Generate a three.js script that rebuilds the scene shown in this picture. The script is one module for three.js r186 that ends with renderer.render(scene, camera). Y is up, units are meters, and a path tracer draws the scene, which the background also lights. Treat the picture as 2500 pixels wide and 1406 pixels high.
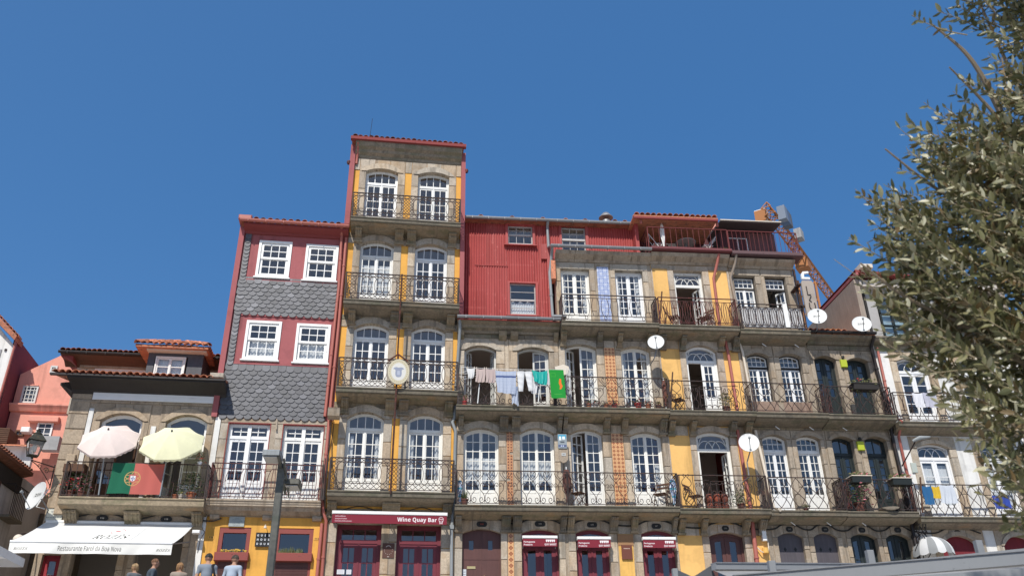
import * as THREE from 'three';
import { mergeGeometries, toCreasedNormals } from 'three/addons/utils/BufferGeometryUtils.js';
import { MarchingCubes } from 'three/addons/objects/MarchingCubes.js';

// ------------------------------------------------------------------ camera, sky, sun, exposure
const scene = new THREE.Scene();
const camera = new THREE.PerspectiveCamera(36.83, 1024 / 575, 0.1, 900);
const RAD = Math.PI / 180;
camera.rotation.order = 'YXZ';
camera.position.set(0, 1.6, 0);
camera.rotation.set(27.524 * RAD, -5.803 * RAD, -0.8715 * RAD);
camera.focus = 30; camera.userData.fStop = 3.2;            // the leaves close by are a little soft
scene.add(camera);
const renderer = new THREE.WebGLRenderer({ antialias: true });
renderer.setSize(1024, 575);
renderer.toneMapping = THREE.LinearToneMapping;
renderer.toneMappingExposure = 1.04;
renderer.shadowMap.enabled = true;
const SUN = new THREE.Vector3(-0.34, 1.18, 1).normalize();
{
  const W = 512, H = 256, d = new Float32Array(W * H * 4), v = new THREE.Vector3();
  for (let j = 0; j < H; j++) for (let i = 0; i < W; i++) {
    const th = ((i + .5) / W - .5) * 2 * Math.PI, e = ((j + .5) / H - .5) * Math.PI;
    v.set(Math.cos(e) * Math.cos(th), Math.sin(e), Math.cos(e) * Math.sin(th));
    const g = Math.acos(Math.min(1, v.dot(SUN))) / RAD, el = Math.max(0, e / RAD);
    const a = Math.exp(-el / 19), h = Math.exp(-el / 7), s = .5 * Math.exp(-g / 14) + .26 * Math.exp(-g / 40);
    const o = (j * W + i) * 4, w = e < 0 ? Math.max(0, 1 + e / .12) : 1;
    d[o] = .0145 + .108 * a + .27 * h + s * 1.0;
    d[o + 1] = .115 + .25 * a + .20 * h + s * .98;
    d[o + 2] = .338 + .45 * a + .06 * h + s * .9;
    if (e < 0) { d[o] = d[o] * w + .2 * (1 - w); d[o + 1] = d[o + 1] * w + .2 * (1 - w); d[o + 2] = d[o + 2] * w + .2 * (1 - w); }
    d[o + 3] = 1;
  }
  const t = new THREE.DataTexture(d, W, H, THREE.RGBAFormat, THREE.FloatType);
  t.mapping = THREE.EquirectangularReflectionMapping;
  t.magFilter = t.minFilter = THREE.LinearFilter; t.wrapS = THREE.RepeatWrapping; t.needsUpdate = true;
  scene.background = t; scene.environment = t;
}
const sun = new THREE.DirectionalLight(new THREE.Color(1, .955, .88), 4.4);
sun.position.copy(SUN).multiplyScalar(80).add(new THREE.Vector3(0, 8, -26));
sun.target.position.set(0, 8, -26);
sun.castShadow = true; sun.shadow.mapSize.set(4096, 4096);
Object.assign(sun.shadow.camera, { left: -34, right: 34, top: 30, bottom: -30, near: 1, far: 220 });
scene.add(sun, sun.target);

// ------------------------------------------------------------------ small tools
function rng(s) { return () => { s = (s + 0x6d2b79f5) | 0; let t = Math.imul(s ^ (s >>> 15), 1 | s); t = (t + Math.imul(t ^ (t >>> 7), 61 | t)) ^ t; return ((t ^ (t >>> 14)) >>> 0) / 4294967296; }; }
const R = rng(20250);
const rr = (a, b) => a + (b - a) * R();
const lerp = (a, b, t) => a + (b - a) * t, clamp = (x, a = 0, b = 1) => Math.min(b, Math.max(a, x));
const ss = (a, b, x) => { const t = clamp((x - a) / (b - a)); return t * t * (3 - 2 * t); };
function hash(x, y, s) { let h = Math.imul(x, 374761393) + Math.imul(y, 668265263) + Math.imul(s, 974634211); h = Math.imul(h ^ (h >>> 13), 1274126177); return ((h ^ (h >>> 16)) >>> 0) / 4294967296; }
function vn(x, y, px, py, s) {                       // periodic value noise
  const xi = Math.floor(x), yi = Math.floor(y), fx = x - xi, fy = y - yi, u = fx * fx * (3 - 2 * fx), w = fy * fy * (3 - 2 * fy);
  const X0 = ((xi % px) + px) % px, X1 = (X0 + 1) % px, Y0 = ((yi % py) + py) % py, Y1 = (Y0 + 1) % py;
  return lerp(lerp(hash(X0, Y0, s), hash(X1, Y0, s), u), lerp(hash(X0, Y1, s), hash(X1, Y1, s), u), w);
}
function fbm(u, v, fx, fy, s, oct = 4) { let a = 0, k = .5, n = 0; for (let i = 0; i < oct; i++) { a += k * vn(u * fx, v * fy, fx, fy, s + i * 7); n += k; k *= .5; fx *= 2; fy *= 2; } return a / n; }
const s8 = (x) => { x = clamp(x); return Math.round(255 * (x <= .0031308 ? x * 12.92 : 1.055 * Math.pow(x, 1 / 2.4) - .055)); };
function noiseTex(size, span, fn) {                    // colours in linear values, span in metres
  const d = new Uint8Array(size * size * 4);
  for (let j = 0; j < size; j++) for (let i = 0; i < size; i++) {
    const c = fn(i / size, j / size), o = (j * size + i) * 4;
    d[o] = s8(c[0]); d[o + 1] = s8(c[1]); d[o + 2] = s8(c[2]); d[o + 3] = 255;
  }
  const t = new THREE.DataTexture(d, size, size); t.colorSpace = THREE.SRGBColorSpace;
  t.wrapS = t.wrapT = THREE.RepeatWrapping; t.magFilter = THREE.LinearFilter; t.minFilter = THREE.LinearMipmapLinearFilter; t.generateMipmaps = true;
  t.repeat.set(1 / span, 1 / span); t.needsUpdate = true; return t;
}
const mul = (c, k) => [c[0] * k, c[1] * k, c[2] * k], mix3 = (a, b, t) => [lerp(a[0], b[0], t), lerp(a[1], b[1], t), lerp(a[2], b[2], t)];
function canvasTex(w, h, draw) {
  const c = document.createElement('canvas'); c.width = w; c.height = h; draw(c.getContext('2d'), w, h);
  const t = new THREE.CanvasTexture(c); t.colorSpace = THREE.SRGBColorSpace; t.wrapS = t.wrapT = THREE.ClampToEdgeWrapping; return t;
}
const std = (o) => new THREE.MeshStandardMaterial({ roughness: .85, metalness: 0, side: THREE.DoubleSide, ...o });
const lin = (r, g, b) => new THREE.Color().setRGB(r, g, b);

// ------------------------------------------------------------------ materials
const T = {};
T.stone = noiseTex(512, 3.1, (u, v) => {
  const big = fbm(u, v, 4, 4, 3), streak = fbm(u, v, 22, 3, 17), gr = fbm(u, v, 90, 90, 5, 3), m = fbm(u, v, 10, 10, 8);
  let c = mix3([.42, .35, .27], [.52, .45, .36], big); c = mul(c, .72 + .5 * gr);
  c = mix3(c, [.19, .16, .125], ss(.54, .78, streak) * .6); return mix3(c, [.36, .26, .16], ss(.55, .75, m) * .4);
});
T.stoneDark = noiseTex(512, 3.7, (u, v) => {
  const big = fbm(u, v, 3, 5, 31), streak = fbm(u, v, 30, 3, 41), gr = fbm(u, v, 80, 80, 35, 3), m = fbm(u, v, 8, 14, 38);
  let c = mix3([.20, .165, .12], [.31, .255, .185], big); c = mul(c, .65 + .62 * gr);
  c = mix3(c, [.085, .075, .06], ss(.52, .8, streak) * .5 * ss(.35, .6, fbm(u, v, 5, 5, 77))); c = mix3(c, [.12, .125, .07], ss(.58, .75, m) * .5); return mix3(c, [.3, .19, .10], ss(.6, .8, fbm(u, v, 6, 9, 71)) * .5);
});
T.plaster = noiseTex(512, 4.3, (u, v) => {
  const big = fbm(u, v, 3, 3, 51), streak = fbm(u, v, 24, 2, 57), gr = fbm(u, v, 70, 70, 55, 3);
  const k = .80 + .17 * big + .10 * gr - .24 * ss(.55, .82, streak) - .10 * ss(.6, .75, fbm(u, v, 9, 9, 59)); return [k, k * (.985 + .015 * big), k * (.96 + .04 * big)];
});
T.faded = noiseTex(512, 5.1, (u, v) => { const st = fbm(u, v, 46, 2, 151), b = fbm(u, v, 4, 3, 153), sp = fbm(u, v, 60, 30, 155, 3); let c = mix3([.8, .78, .75], [1.04, 1.08, 1.06], b); c = mix3(c, [1.12, 1.9, 1.8], ss(.58, .78, st) * .32); c = mix3(c, [.62, .5, .45], ss(.56, .74, fbm(u, v, 30, 3, 157)) * .5); return mul(mix3(c, [1.5, 3.2, 3.0], ss(.74, .8, sp) * .5), .5); });
T.paint = noiseTex(512, 1.9, (u, v) => {
  const w = fbm(u, v, 60, 4, 61), b = fbm(u, v, 5, 5, 65), k = .90 + .08 * b + .05 * w - .35 * ss(.70, .80, fbm(u, v, 26, 40, 68)) * ss(.5, .65, b); return [k, k * .99, k * .965];
});
T.wood = noiseTex(256, 1.3, (u, v) => { const w = fbm(u, v, 40, 3, 81), b = fbm(u, v, 4, 4, 83), k = .7 + .3 * w + .25 * (b - .5); return [k, k * .97, k * .93]; });
T.tile = noiseTex(256, .9, (u, v) => { const b = fbm(u, v, 5, 5, 91), g = fbm(u, v, 40, 40, 93, 3); let c = mix3([.46, .16, .085], [.60, .26, .15], b); c = mul(c, .7 + .55 * g); return mix3(c, [.16, .10, .07], ss(.58, .72, fbm(u, v, 9, 9, 97)) * .6); });
T.ground = noiseTex(512, 6, (u, v) => { const b = fbm(u, v, 6, 6, 101), g = fbm(u, v, 120, 120, 103, 3); const k = .33 + .12 * b + .12 * (g - .5); return [k, k * .96, k * .89]; });
T.rust = noiseTex(256, .8, (u, v) => { const b = fbm(u, v, 8, 8, 111), g = fbm(u, v, 40, 40, 113, 3); let c = mix3([.032, .02, .018], [.075, .034, .024], ss(.45, .75, b)); return mul(c, .7 + .6 * g); });
T.slate = noiseTex(256, 1.7, (u, v) => { const b = fbm(u, v, 6, 6, 121), g = fbm(u, v, 50, 18, 123, 3); const k = .75 + .35 * b + .4 * (g - .5); return [k, k, k * 1.02]; });
T.cloth = noiseTex(256, .5, (u, v) => { const g = fbm(u, v, 64, 64, 133, 2), b = fbm(u, v, 4, 4, 135); const k = .86 + .1 * b + .08 * g; return [k, k, k]; });
const mat = (map, r, g, b, o = {}) => std({ map, color: lin(r, g, b), bumpMap: map, bumpScale: .006, ...o });
const M = {
  stone: [mat(T.stone, 1, 1, 1), mat(T.stone, .80, .77, .74), mat(T.stone, 1.12, 1.08, 1.02), mat(T.stone, .90, .92, .94), mat(T.stone, .97, .88, .78)],
  fascia: mat(T.stoneDark, .56, .58, .58, { bumpScale: .012 }),
  stoneDark: [mat(T.stoneDark, 1, 1, 1, { bumpScale: .012 }), mat(T.stoneDark, .82, .83, .84, { bumpScale: .012 }), mat(T.stoneDark, 1.15, 1.1, 1.0, { bumpScale: .012 })],
  yellow: mat(T.plaster, .78, .40, .075, { bumpScale: .003 }), yellowPale: mat(T.plaster, .83, .49, .13, { bumpScale: .003 }),
  red: mat(T.plaster, .37, .108, .112), yellowE: mat(T.plaster, .84, .50, .165, { bumpScale: .003 }), maroon: mat(T.paint, .24, .045, .042), corrug: mat(T.faded, .80, .125, .115, { roughness: .65, bumpScale: .002 }),
  salmon: mat(T.plaster, .78, .34, .255), whitewall: mat(T.plaster, .78, .77, .74), greywall: mat(T.plaster, .36, .36, .36), greywood: mat(T.wood, .36, .30, .25),
  white: mat(T.paint, .85, .85, .84, { roughness: .45, bumpScale: .001 }), whites: [mat(T.paint, .86, .86, .85, { roughness: .45 }), mat(T.paint, .78, .78, .76, { roughness: .55 }), mat(T.paint, .84, .83, .79, { roughness: .5 }), mat(T.paint, .80, .81, .83, { roughness: .5 })], oldwhite: mat(T.paint, .62, .62, .60, { roughness: .6 }), cream: mat(T.paint, .7, .62, .52, { roughness: .6 }),
  doorRed: mat(T.wood, .20, .028, .045, { roughness: .5 }), doorBrown: mat(T.wood, .115, .045, .04, { roughness: .55 }), doorGreen: mat(T.wood, .018, .026, .026, { roughness: .5 }), doorGrey: mat(T.wood, .095, .085, .10, { roughness: .6 }),
  frameRed: mat(T.paint, .26, .055, .043, { roughness: .6 }), darkwood: mat(T.wood, .035, .03, .028, { roughness: .8 }), brownwood: mat(T.wood, .12, .06, .035), orangewood: mat(T.wood, .38, .17, .07),
  iron: mat(T.rust, 1, 1, 1, { roughness: .7, bumpScale: .002 }), ironRed: mat(T.rust, 2.1, .9, .9, { roughness: .7 }), ironBlack: mat(T.rust, .45, .55, .6, { roughness: .6 }),
  tile: [mat(T.tile, 1, 1, 1), mat(T.tile, .8, .78, .78), mat(T.tile, 1.25, 1.2, 1.15)], tileDark: [mat(T.tile, .6, .52, .5), mat(T.tile, .42, .42, .42), mat(T.tile, .8, .7, .66)],
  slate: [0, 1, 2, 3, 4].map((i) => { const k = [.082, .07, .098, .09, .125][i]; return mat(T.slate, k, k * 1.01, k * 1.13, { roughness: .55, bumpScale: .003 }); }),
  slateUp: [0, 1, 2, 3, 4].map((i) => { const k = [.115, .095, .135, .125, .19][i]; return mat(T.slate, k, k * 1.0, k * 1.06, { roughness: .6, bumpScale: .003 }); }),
  zinc: mat(T.wood, .30, .31, .33, { roughness: .5, metalness: .35 }), pipeGrey: mat(T.wood, .30, .33, .35, { roughness: .55 }), pipeRed: mat(T.paint, .42, .13, .10, { roughness: .55 }),
  plastic: std({ color: lin(.8, .8, .78), roughness: .5 }), dish: std({ color: lin(.66, .66, .64), roughness: .5 }), dark: std({ color: lin(.03, .03, .03) }), black: std({ color: lin(.012, .012, .012), roughness: .6 }),
  interior: std({ color: lin(.50, .45, .40), roughness: 1 }), interiorLight: std({ color: lin(.3, .28, .25), roughness: 1 }),
  glass: new THREE.MeshPhysicalMaterial({ color: lin(.93, .95, .96), roughness: .03, metalness: 0, transmission: 1, thickness: 0, ior: 2.2, side: THREE.DoubleSide }),
  curtain: new THREE.MeshPhysicalMaterial({ color: lin(.85, .85, .84), roughness: 1, transmission: .25, thickness: 0, side: THREE.DoubleSide }),
  ground: mat(T.ground, 1, 1, 1, { roughness: .95 }), terracotta: std({ color: lin(.36, .12, .06), roughness: .9 }),
  leafA: std({ color: lin(.075, .105, .04), roughness: .6 }), leafB: std({ color: lin(.13, .13, .045), roughness: .6 }), leafC: std({ color: lin(.05, .075, .03), roughness: .6 }),
  flowerRed: std({ color: lin(.55, .03, .025) }), flowerPink: std({ color: lin(.65, .2, .25) }), flowerYellow: std({ color: lin(.65, .42, .06) }),
};
const clothMat = (r, g, b, tr = .25) => new THREE.MeshPhysicalMaterial({ map: T.cloth, color: lin(r, g, b), roughness: 1, transmission: tr, thickness: 0, side: THREE.DoubleSide });

// ------------------------------------------------------------------ geometry builder
const OFF = new WeakMap();
const offOf = (p) => OFF.get(p) || [0, 0, 0];
class G {
  constructor() { this.p = []; this.list = []; }
  tri(a, b, c) { this.p.push(...a, ...b, ...c); return this; }
  quad(a, b, c, d) { return this.tri(a, b, c).tri(a, c, d); }
  box(x0, x1, y0, y1, z0, z1) {
    const q = (a, b, c, d) => this.quad(a, b, c, d);
    q([x0, y0, z1], [x1, y0, z1], [x1, y1, z1], [x0, y1, z1]); q([x1, y0, z0], [x0, y0, z0], [x0, y1, z0], [x1, y1, z0]);
    q([x1, y0, z1], [x1, y0, z0], [x1, y1, z0], [x1, y1, z1]); q([x0, y0, z0], [x0, y0, z1], [x0, y1, z1], [x0, y1, z0]);
    q([x0, y1, z1], [x1, y1, z1], [x1, y1, z0], [x0, y1, z0]); q([x0, y0, z0], [x1, y0, z0], [x1, y0, z1], [x0, y0, z1]); return this;
  }
  // a box with its four front edges chamfered
  bbox(x0, x1, y0, y1, z0, z1, c = .008) {
    const q = (a, b, d, e) => this.quad(a, b, d, e), zf = z1 - c, a0 = x0 + c, a1 = x1 - c, b0 = y0 + c, b1 = y1 - c;
    q([a0, b0, z1], [a1, b0, z1], [a1, b1, z1], [a0, b1, z1]);
    q([x0, y0, zf], [x1, y0, zf], [a1, b0, z1], [a0, b0, z1]); q([x1, y0, zf], [x1, y1, zf], [a1, b1, z1], [a1, b0, z1]);
    q([x1, y1, zf], [x0, y1, zf], [a0, b1, z1], [a1, b1, z1]); q([x0, y1, zf], [x0, y0, zf], [a0, b0, z1], [a0, b1, z1]);
    q([x0, y0, z0], [x1, y0, z0], [x1, y0, zf], [x0, y0, zf]); q([x1, y0, z0], [x1, y1, z0], [x1, y1, zf], [x1, y0, zf]);
    q([x1, y1, z0], [x0, y1, z0], [x0, y1, zf], [x1, y1, zf]); q([x0, y1, z0], [x0, y0, z0], [x0, y0, zf], [x0, y1, zf]); return this;
  }
  ext(pts, z0, z1, holes = []) {                      // a flat outline in x, y given thickness in z
    const V = (a) => a.map(([x, y]) => new THREE.Vector2(x, y)), o = V(pts), hs = holes.map(V);
    if (THREE.ShapeUtils.isClockWise(o)) o.reverse();
    for (const h of hs) if (!THREE.ShapeUtils.isClockWise(h)) h.reverse();
    const f = THREE.ShapeUtils.triangulateShape(o, hs), all = [...o, ...hs.flat()];
    for (const [a, b, c] of f) { const A = all[a], B = all[b], C = all[c]; this.tri([A.x, A.y, z1], [B.x, B.y, z1], [C.x, C.y, z1]); this.tri([A.x, A.y, z0], [C.x, C.y, z0], [B.x, B.y, z0]); }
    for (const r of [o, ...hs]) for (let i = 0; i < r.length; i++) { const a = r[i], b = r[(i + 1) % r.length]; this.quad([a.x, a.y, z0], [b.x, b.y, z0], [b.x, b.y, z1], [a.x, a.y, z1]); }
    return this;
  }
  prof(pts, x0, x1) {                                  // a profile of [z, y] drawn along x
    const o = pts.map(([z, y]) => new THREE.Vector2(z, y)); if (THREE.ShapeUtils.isClockWise(o)) o.reverse();
    for (const [a, b, c] of THREE.ShapeUtils.triangulateShape(o, [])) { this.tri([x0, o[a].y, o[a].x], [x0, o[b].y, o[b].x], [x0, o[c].y, o[c].x]); this.tri([x1, o[a].y, o[a].x], [x1, o[c].y, o[c].x], [x1, o[b].y, o[b].x]); }
    for (let i = 0; i < o.length; i++) { const a = o[i], b = o[(i + 1) % o.length]; this.quad([x0, a.y, a.x], [x1, a.y, a.x], [x1, b.y, b.x], [x0, b.y, b.x]); }
    return this;
  }
  tube(path, r, n = 4, closed = false) {
    const P = path.map((a) => new THREE.Vector3(...a)), m = P.length, rings = [];
    const up = new THREE.Vector3(), t = new THREE.Vector3(), s = new THREE.Vector3(), w = new THREE.Vector3();
    let prev = null;
    for (let i = 0; i < m; i++) {
      const a = P[closed ? (i - 1 + m) % m : Math.max(0, i - 1)], b = P[closed ? (i + 1) % m : Math.min(m - 1, i + 1)];
      t.subVectors(b, a).normalize();
      if (!prev) { up.set(0, 0, 1); if (Math.abs(t.z) > .8) up.set(0, 1, 0); } else up.copy(prev);
      s.crossVectors(t, up).normalize(); w.crossVectors(s, t).normalize(); prev = w.clone();
      const rad = Array.isArray(r) ? r[i] : r, ring = [];
      for (let k = 0; k < n; k++) { const q = (k + .5) / n * 2 * Math.PI, c = Math.cos(q) * rad, d = Math.sin(q) * rad; ring.push([P[i].x + s.x * c + w.x * d, P[i].y + s.y * c + w.y * d, P[i].z + s.z * c + w.z * d]); }
      rings.push(ring);
    }
    const L = closed ? m : m - 1;
    for (let i = 0; i < L; i++) { const A = rings[i], B = rings[(i + 1) % m]; for (let k = 0; k < n; k++) { const l = (k + 1) % n; this.quad(A[k], A[l], B[l], B[k]); } }
    if (!closed) { const A = rings[0], B = rings[m - 1]; for (let k = 1; k < n - 1; k++) { this.tri(A[0], A[k + 1], A[k]); this.tri(B[0], B[k], B[k + 1]); } }
    return this;
  }
  bar(a, b, r, n = 4) { return this.tube([a, b], r, n); }
  lathe(c, pr, n = 20) { for (let i = 0; i < pr.length - 1; i++) for (let k = 0; k < n; k++) { const q0 = k / n * 2 * Math.PI, q1 = (k + 1) / n * 2 * Math.PI, f = ([r, y], q) => [c[0] + r * Math.cos(q), c[1] + y, c[2] - r * Math.sin(q)]; this.quad(f(pr[i], q0), f(pr[i], q1), f(pr[i + 1], q1), f(pr[i + 1], q0)); } return this; }
  surf(fn, nu, nv) { for (let i = 0; i < nu; i++) for (let j = 0; j < nv; j++) this.quad(fn(i / nu, j / nv), fn((i + 1) / nu, j / nv), fn((i + 1) / nu, (j + 1) / nv), fn(i / nu, (j + 1) / nv)); return this; }
  geo(o = {}) {
    const g = new THREE.BufferGeometry(), p = new Float32Array(this.p), n = p.length / 3, uv = new Float32Array(n * 2);
    const du = o.du ?? R() * 7, dv = o.dv ?? R() * 7, turn = o.grain === 'x';
    for (let i = 0; i < n; i += 3) {
      const b = i * 3, ux = p[b + 3] - p[b], uy = p[b + 4] - p[b + 1], uz = p[b + 5] - p[b + 2], vx = p[b + 6] - p[b], vy = p[b + 7] - p[b + 1], vz = p[b + 8] - p[b + 2];
      const nx = Math.abs(uy * vz - uz * vy), ny = Math.abs(uz * vx - ux * vz), nz = Math.abs(ux * vy - uy * vx);
      for (let k = 0; k < 3; k++) { const x = p[b + k * 3], y = p[b + k * 3 + 1], z = p[b + k * 3 + 2]; let u, v; if (nz >= nx && nz >= ny) { u = x; v = y; } else if (nx >= ny) { u = z; v = y; } else { u = x; v = z; } if (turn) [u, v] = [v, u]; uv[(i + k) * 2] = u + du; uv[(i + k) * 2 + 1] = v + dv; }
    }
    if (o.off) for (let i = 0; i < n; i++) { p[i * 3] -= o.off[0]; p[i * 3 + 1] -= o.off[1]; p[i * 3 + 2] -= o.off[2]; }
    g.setAttribute('position', new THREE.BufferAttribute(p, 3)); g.setAttribute('uv', new THREE.BufferAttribute(uv, 2));
    g.computeVertexNormals();
    return o.smooth ? toCreasedNormals(g, o.smooth === true ? .9 : o.smooth) : g;
  }
  build(name, material, parent, o = {}) {
    const off = offOf(parent), m = new THREE.Mesh(this.geo({ ...o, off }), material);
    m.name = name; m.castShadow = m.receiveShadow = true; OFF.set(m, off); parent.add(m); return m;
  }
}
function inst(name, geometry, material, parent, x, y, z, rot) {
  const off = offOf(parent), m = new THREE.Mesh(geometry, material);
  m.name = name; m.position.set(x - off[0], y - off[1], z - off[2]); if (rot) m.rotation.set(...rot);
  m.castShadow = m.receiveShadow = true; OFF.set(m, off); parent.add(m); return m;
}
const used = new Map();
function numbered(n) { const k = used.get(n) || 0; used.set(n, k + 1); return k ? `${n}_${String(k).padStart(3, '0')}` : n; }
// facade planes: west part (stone, slate and tower houses) turned a little against the east part
const FW = { o: [.85, 0, -28], a: 2.831 * RAD }, FE = { o: [0, 0, -28], a: 0 }, F0 = { o: [0, 0, 0], a: 0 };
const pt = (f, x, y, z = 0) => new THREE.Vector3(f.o[0] + x * Math.cos(f.a) + z * Math.sin(f.a), f.o[1] + y, f.o[2] - x * Math.sin(f.a) + z * Math.cos(f.a));
function thing(name, label, category, f, [x, y, z] = [0, 0, 0], turn = 0, group) {
  const o = new THREE.Group(); o.name = numbered(name); o.position.copy(pt(f, x, y, z)); o.rotation.y = f.a + turn;
  o.userData = { label, category }; if (group) o.userData.group = group; scene.add(o); return o;
}
// a thing whose parts are written in the coordinates of the facade plane
function onFacade(name, label, category, f, base, group) { const o = thing(name, label, category, f, base, 0, group); OFF.set(o, base); return o; }
function structure(name, g, m) { const o = g.build(name, m, scene, { du: 0, dv: 0 }); o.userData = { kind: 'structure', label: name.replace(/_/g, ' ') }; return o; }
function panel(name, tex, parent, x0, x1, y0, y1, z, o = {}) {     // a flat printed board or cloth
  const off = offOf(parent), g = new THREE.BoxGeometry(x1 - x0, y1 - y0, o.d ?? .02);
  const m = new THREE.Mesh(g, std({ map: tex, roughness: o.rough ?? .7, ...(o.mat || {}) })); m.name = name; m.castShadow = m.receiveShadow = true;
  m.position.set((x0 + x1) / 2 - off[0], (y0 + y1) / 2 - off[1], z - off[2]); OFF.set(m, off); parent.add(m); return m;
}
// ------------------------------------------------------------------ parts that houses share
// the top edge of an opening: a flat lintel or a segmental arch
function arch(x0, x1, ys, yc) {
  const c = (x1 - x0) / 2, h = yc - ys, xm = (x0 + x1) / 2;
  if (h < .005) return () => ys;
  const r = (c * c + h * h) / (2 * h), cy = yc - r;
  return (x) => cy + Math.sqrt(Math.max(0, r * r - (x - xm) * (x - xm)));
}
const along = (a, b, n) => Array.from({ length: n + 1 }, (_, i) => a + (b - a) * i / n);
const topped = (x0, x1, y0, top, n = 10) => [[x0, y0], [x1, y0], ...along(x1, x0, n).map((x) => [x, top(x)])];   // outline under a top edge
const clipped = (x0, x1, y0, y1, top) => (Math.min(top(x0), top(x1), top((x0 + x1) / 2)) >= y1 ? [[x0, y0], [x1, y0], [x1, y1], [x0, y1]] : topped(x0, x1, y0, (x) => Math.min(y1, top(x)), 4));
const PANE = new THREE.PlaneGeometry(1, 1);

function wall(h, x0, x1, y0, y1, openings, material, name = 'wall', e = .05) {
  const g = new G();
  const holes = openings.map((o) => { const k = o.bare ? 0 : e; return topped(o.x0 - k, o.x1 + k, o.y0, arch(o.x0 - k, o.x1 + k, o.ys + k, (o.yc ?? o.ys) + k), o.yc ? 10 : 1); });
  g.ext([[x0, y0], [x1, y0], [x1, y1], [x0, y1]], -.34, 0, holes);
  return g.build(name, material, h);
}
// stone jambs, voussoirs and the band above them, each block a piece of its own
function surround(h, o, p = {}) {
  const { x0, x1, y0, ys } = o, yc = o.yc ?? ys, wl = p.wl ?? .2, wr = p.wr ?? .2, z1 = p.z ?? .03, zb = -.335, S = p.mat ?? M.stone, top = arch(x0, x1, ys, yc), g = .008;
  const pick = () => S[Math.floor(R() * S.length)];
  for (const [a, b] of [[x0 - wl, x0], [x1, x1 + wr]]) {
    let y = y0; const cuts = [y0];
    while (ys - y > .5) { y += rr(.55, 1.15); if (ys - y < .3) y = ys; cuts.push(Math.min(y, ys)); }
    if (cuts[cuts.length - 1] < ys) cuts.push(ys);
    for (let i = 0; i < cuts.length - 1; i++) new G().bbox(a, b, cuts[i] + g, cuts[i + 1] - g, zb, z1 + rr(-.004, .006), .012).build('stone_block', pick(), h);
  }
  const yt = p.yt ?? yc + .3;
  if (yc - ys > .02) {
    const n = p.vous ?? 3, L = x0 - wl, W = x1 + wr;
    for (let i = 0; i < n; i++) {
      const a = lerp(L, W, i / n) + g, b = lerp(L, W, (i + 1) / n) - g, ca = clamp(a, x0, x1), cb = clamp(b, x0, x1);
      const pts = [];
      if (a < x0) pts.push([a, ys], [x0, ys]);
      for (const x of along(ca, cb, 5)) if (x > x0 - 1e-6 && x < x1 + 1e-6) pts.push([x, top(x)]);
      if (b > x1) pts.push([x1, ys], [b, ys]);
      pts.push([b, yt - g], [a, yt - g]);
      const cl = pts.filter((q, k) => k === 0 || Math.hypot(q[0] - pts[k - 1][0], q[1] - pts[k - 1][1]) > 1e-4);
      new G().ext(cl, zb, z1 + rr(-.004, .005)).build('stone_block', pick(), h);
    }
    if (p.ring !== 0) {                                 // raised archivolt
      const e = p.ring ?? .24, c = (x1 - x0) / 2 + e * .75, o2 = arch((x0 + x1) / 2 - c, (x0 + x1) / 2 + c, ys + .04, yc + e), xs = along((x0 + x1) / 2 - c, (x0 + x1) / 2 + c, 14);
      const ring = [...xs.map((x) => [x, o2(x)]), ...xs.slice().reverse().map((x) => [x, Math.max(ys + .005, (x > x0 && x < x1) ? top(x) + .001 : ys + .006)])];
      new G().ext(ring, zb, z1 + .035).build('arch_moulding', pick(), h);
    }
  } else new G().bbox(x0 - wl, x1 + wr, ys + g, yt - g, zb, z1, .012).build('stone_block', pick(), h);
}
function band(h, x0, x1, y0, y1, n, z = .025, S = M.stone) { for (let i = 0; i < n; i++) new G().bbox(lerp(x0, x1, i / n) + .004, lerp(x0, x1, (i + 1) / n) - .004, y0 + .004, y1 - .004, -.1, z + rr(-.004, .004), .01).build('stone_block', S[Math.floor(R() * S.length)], h); }

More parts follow.
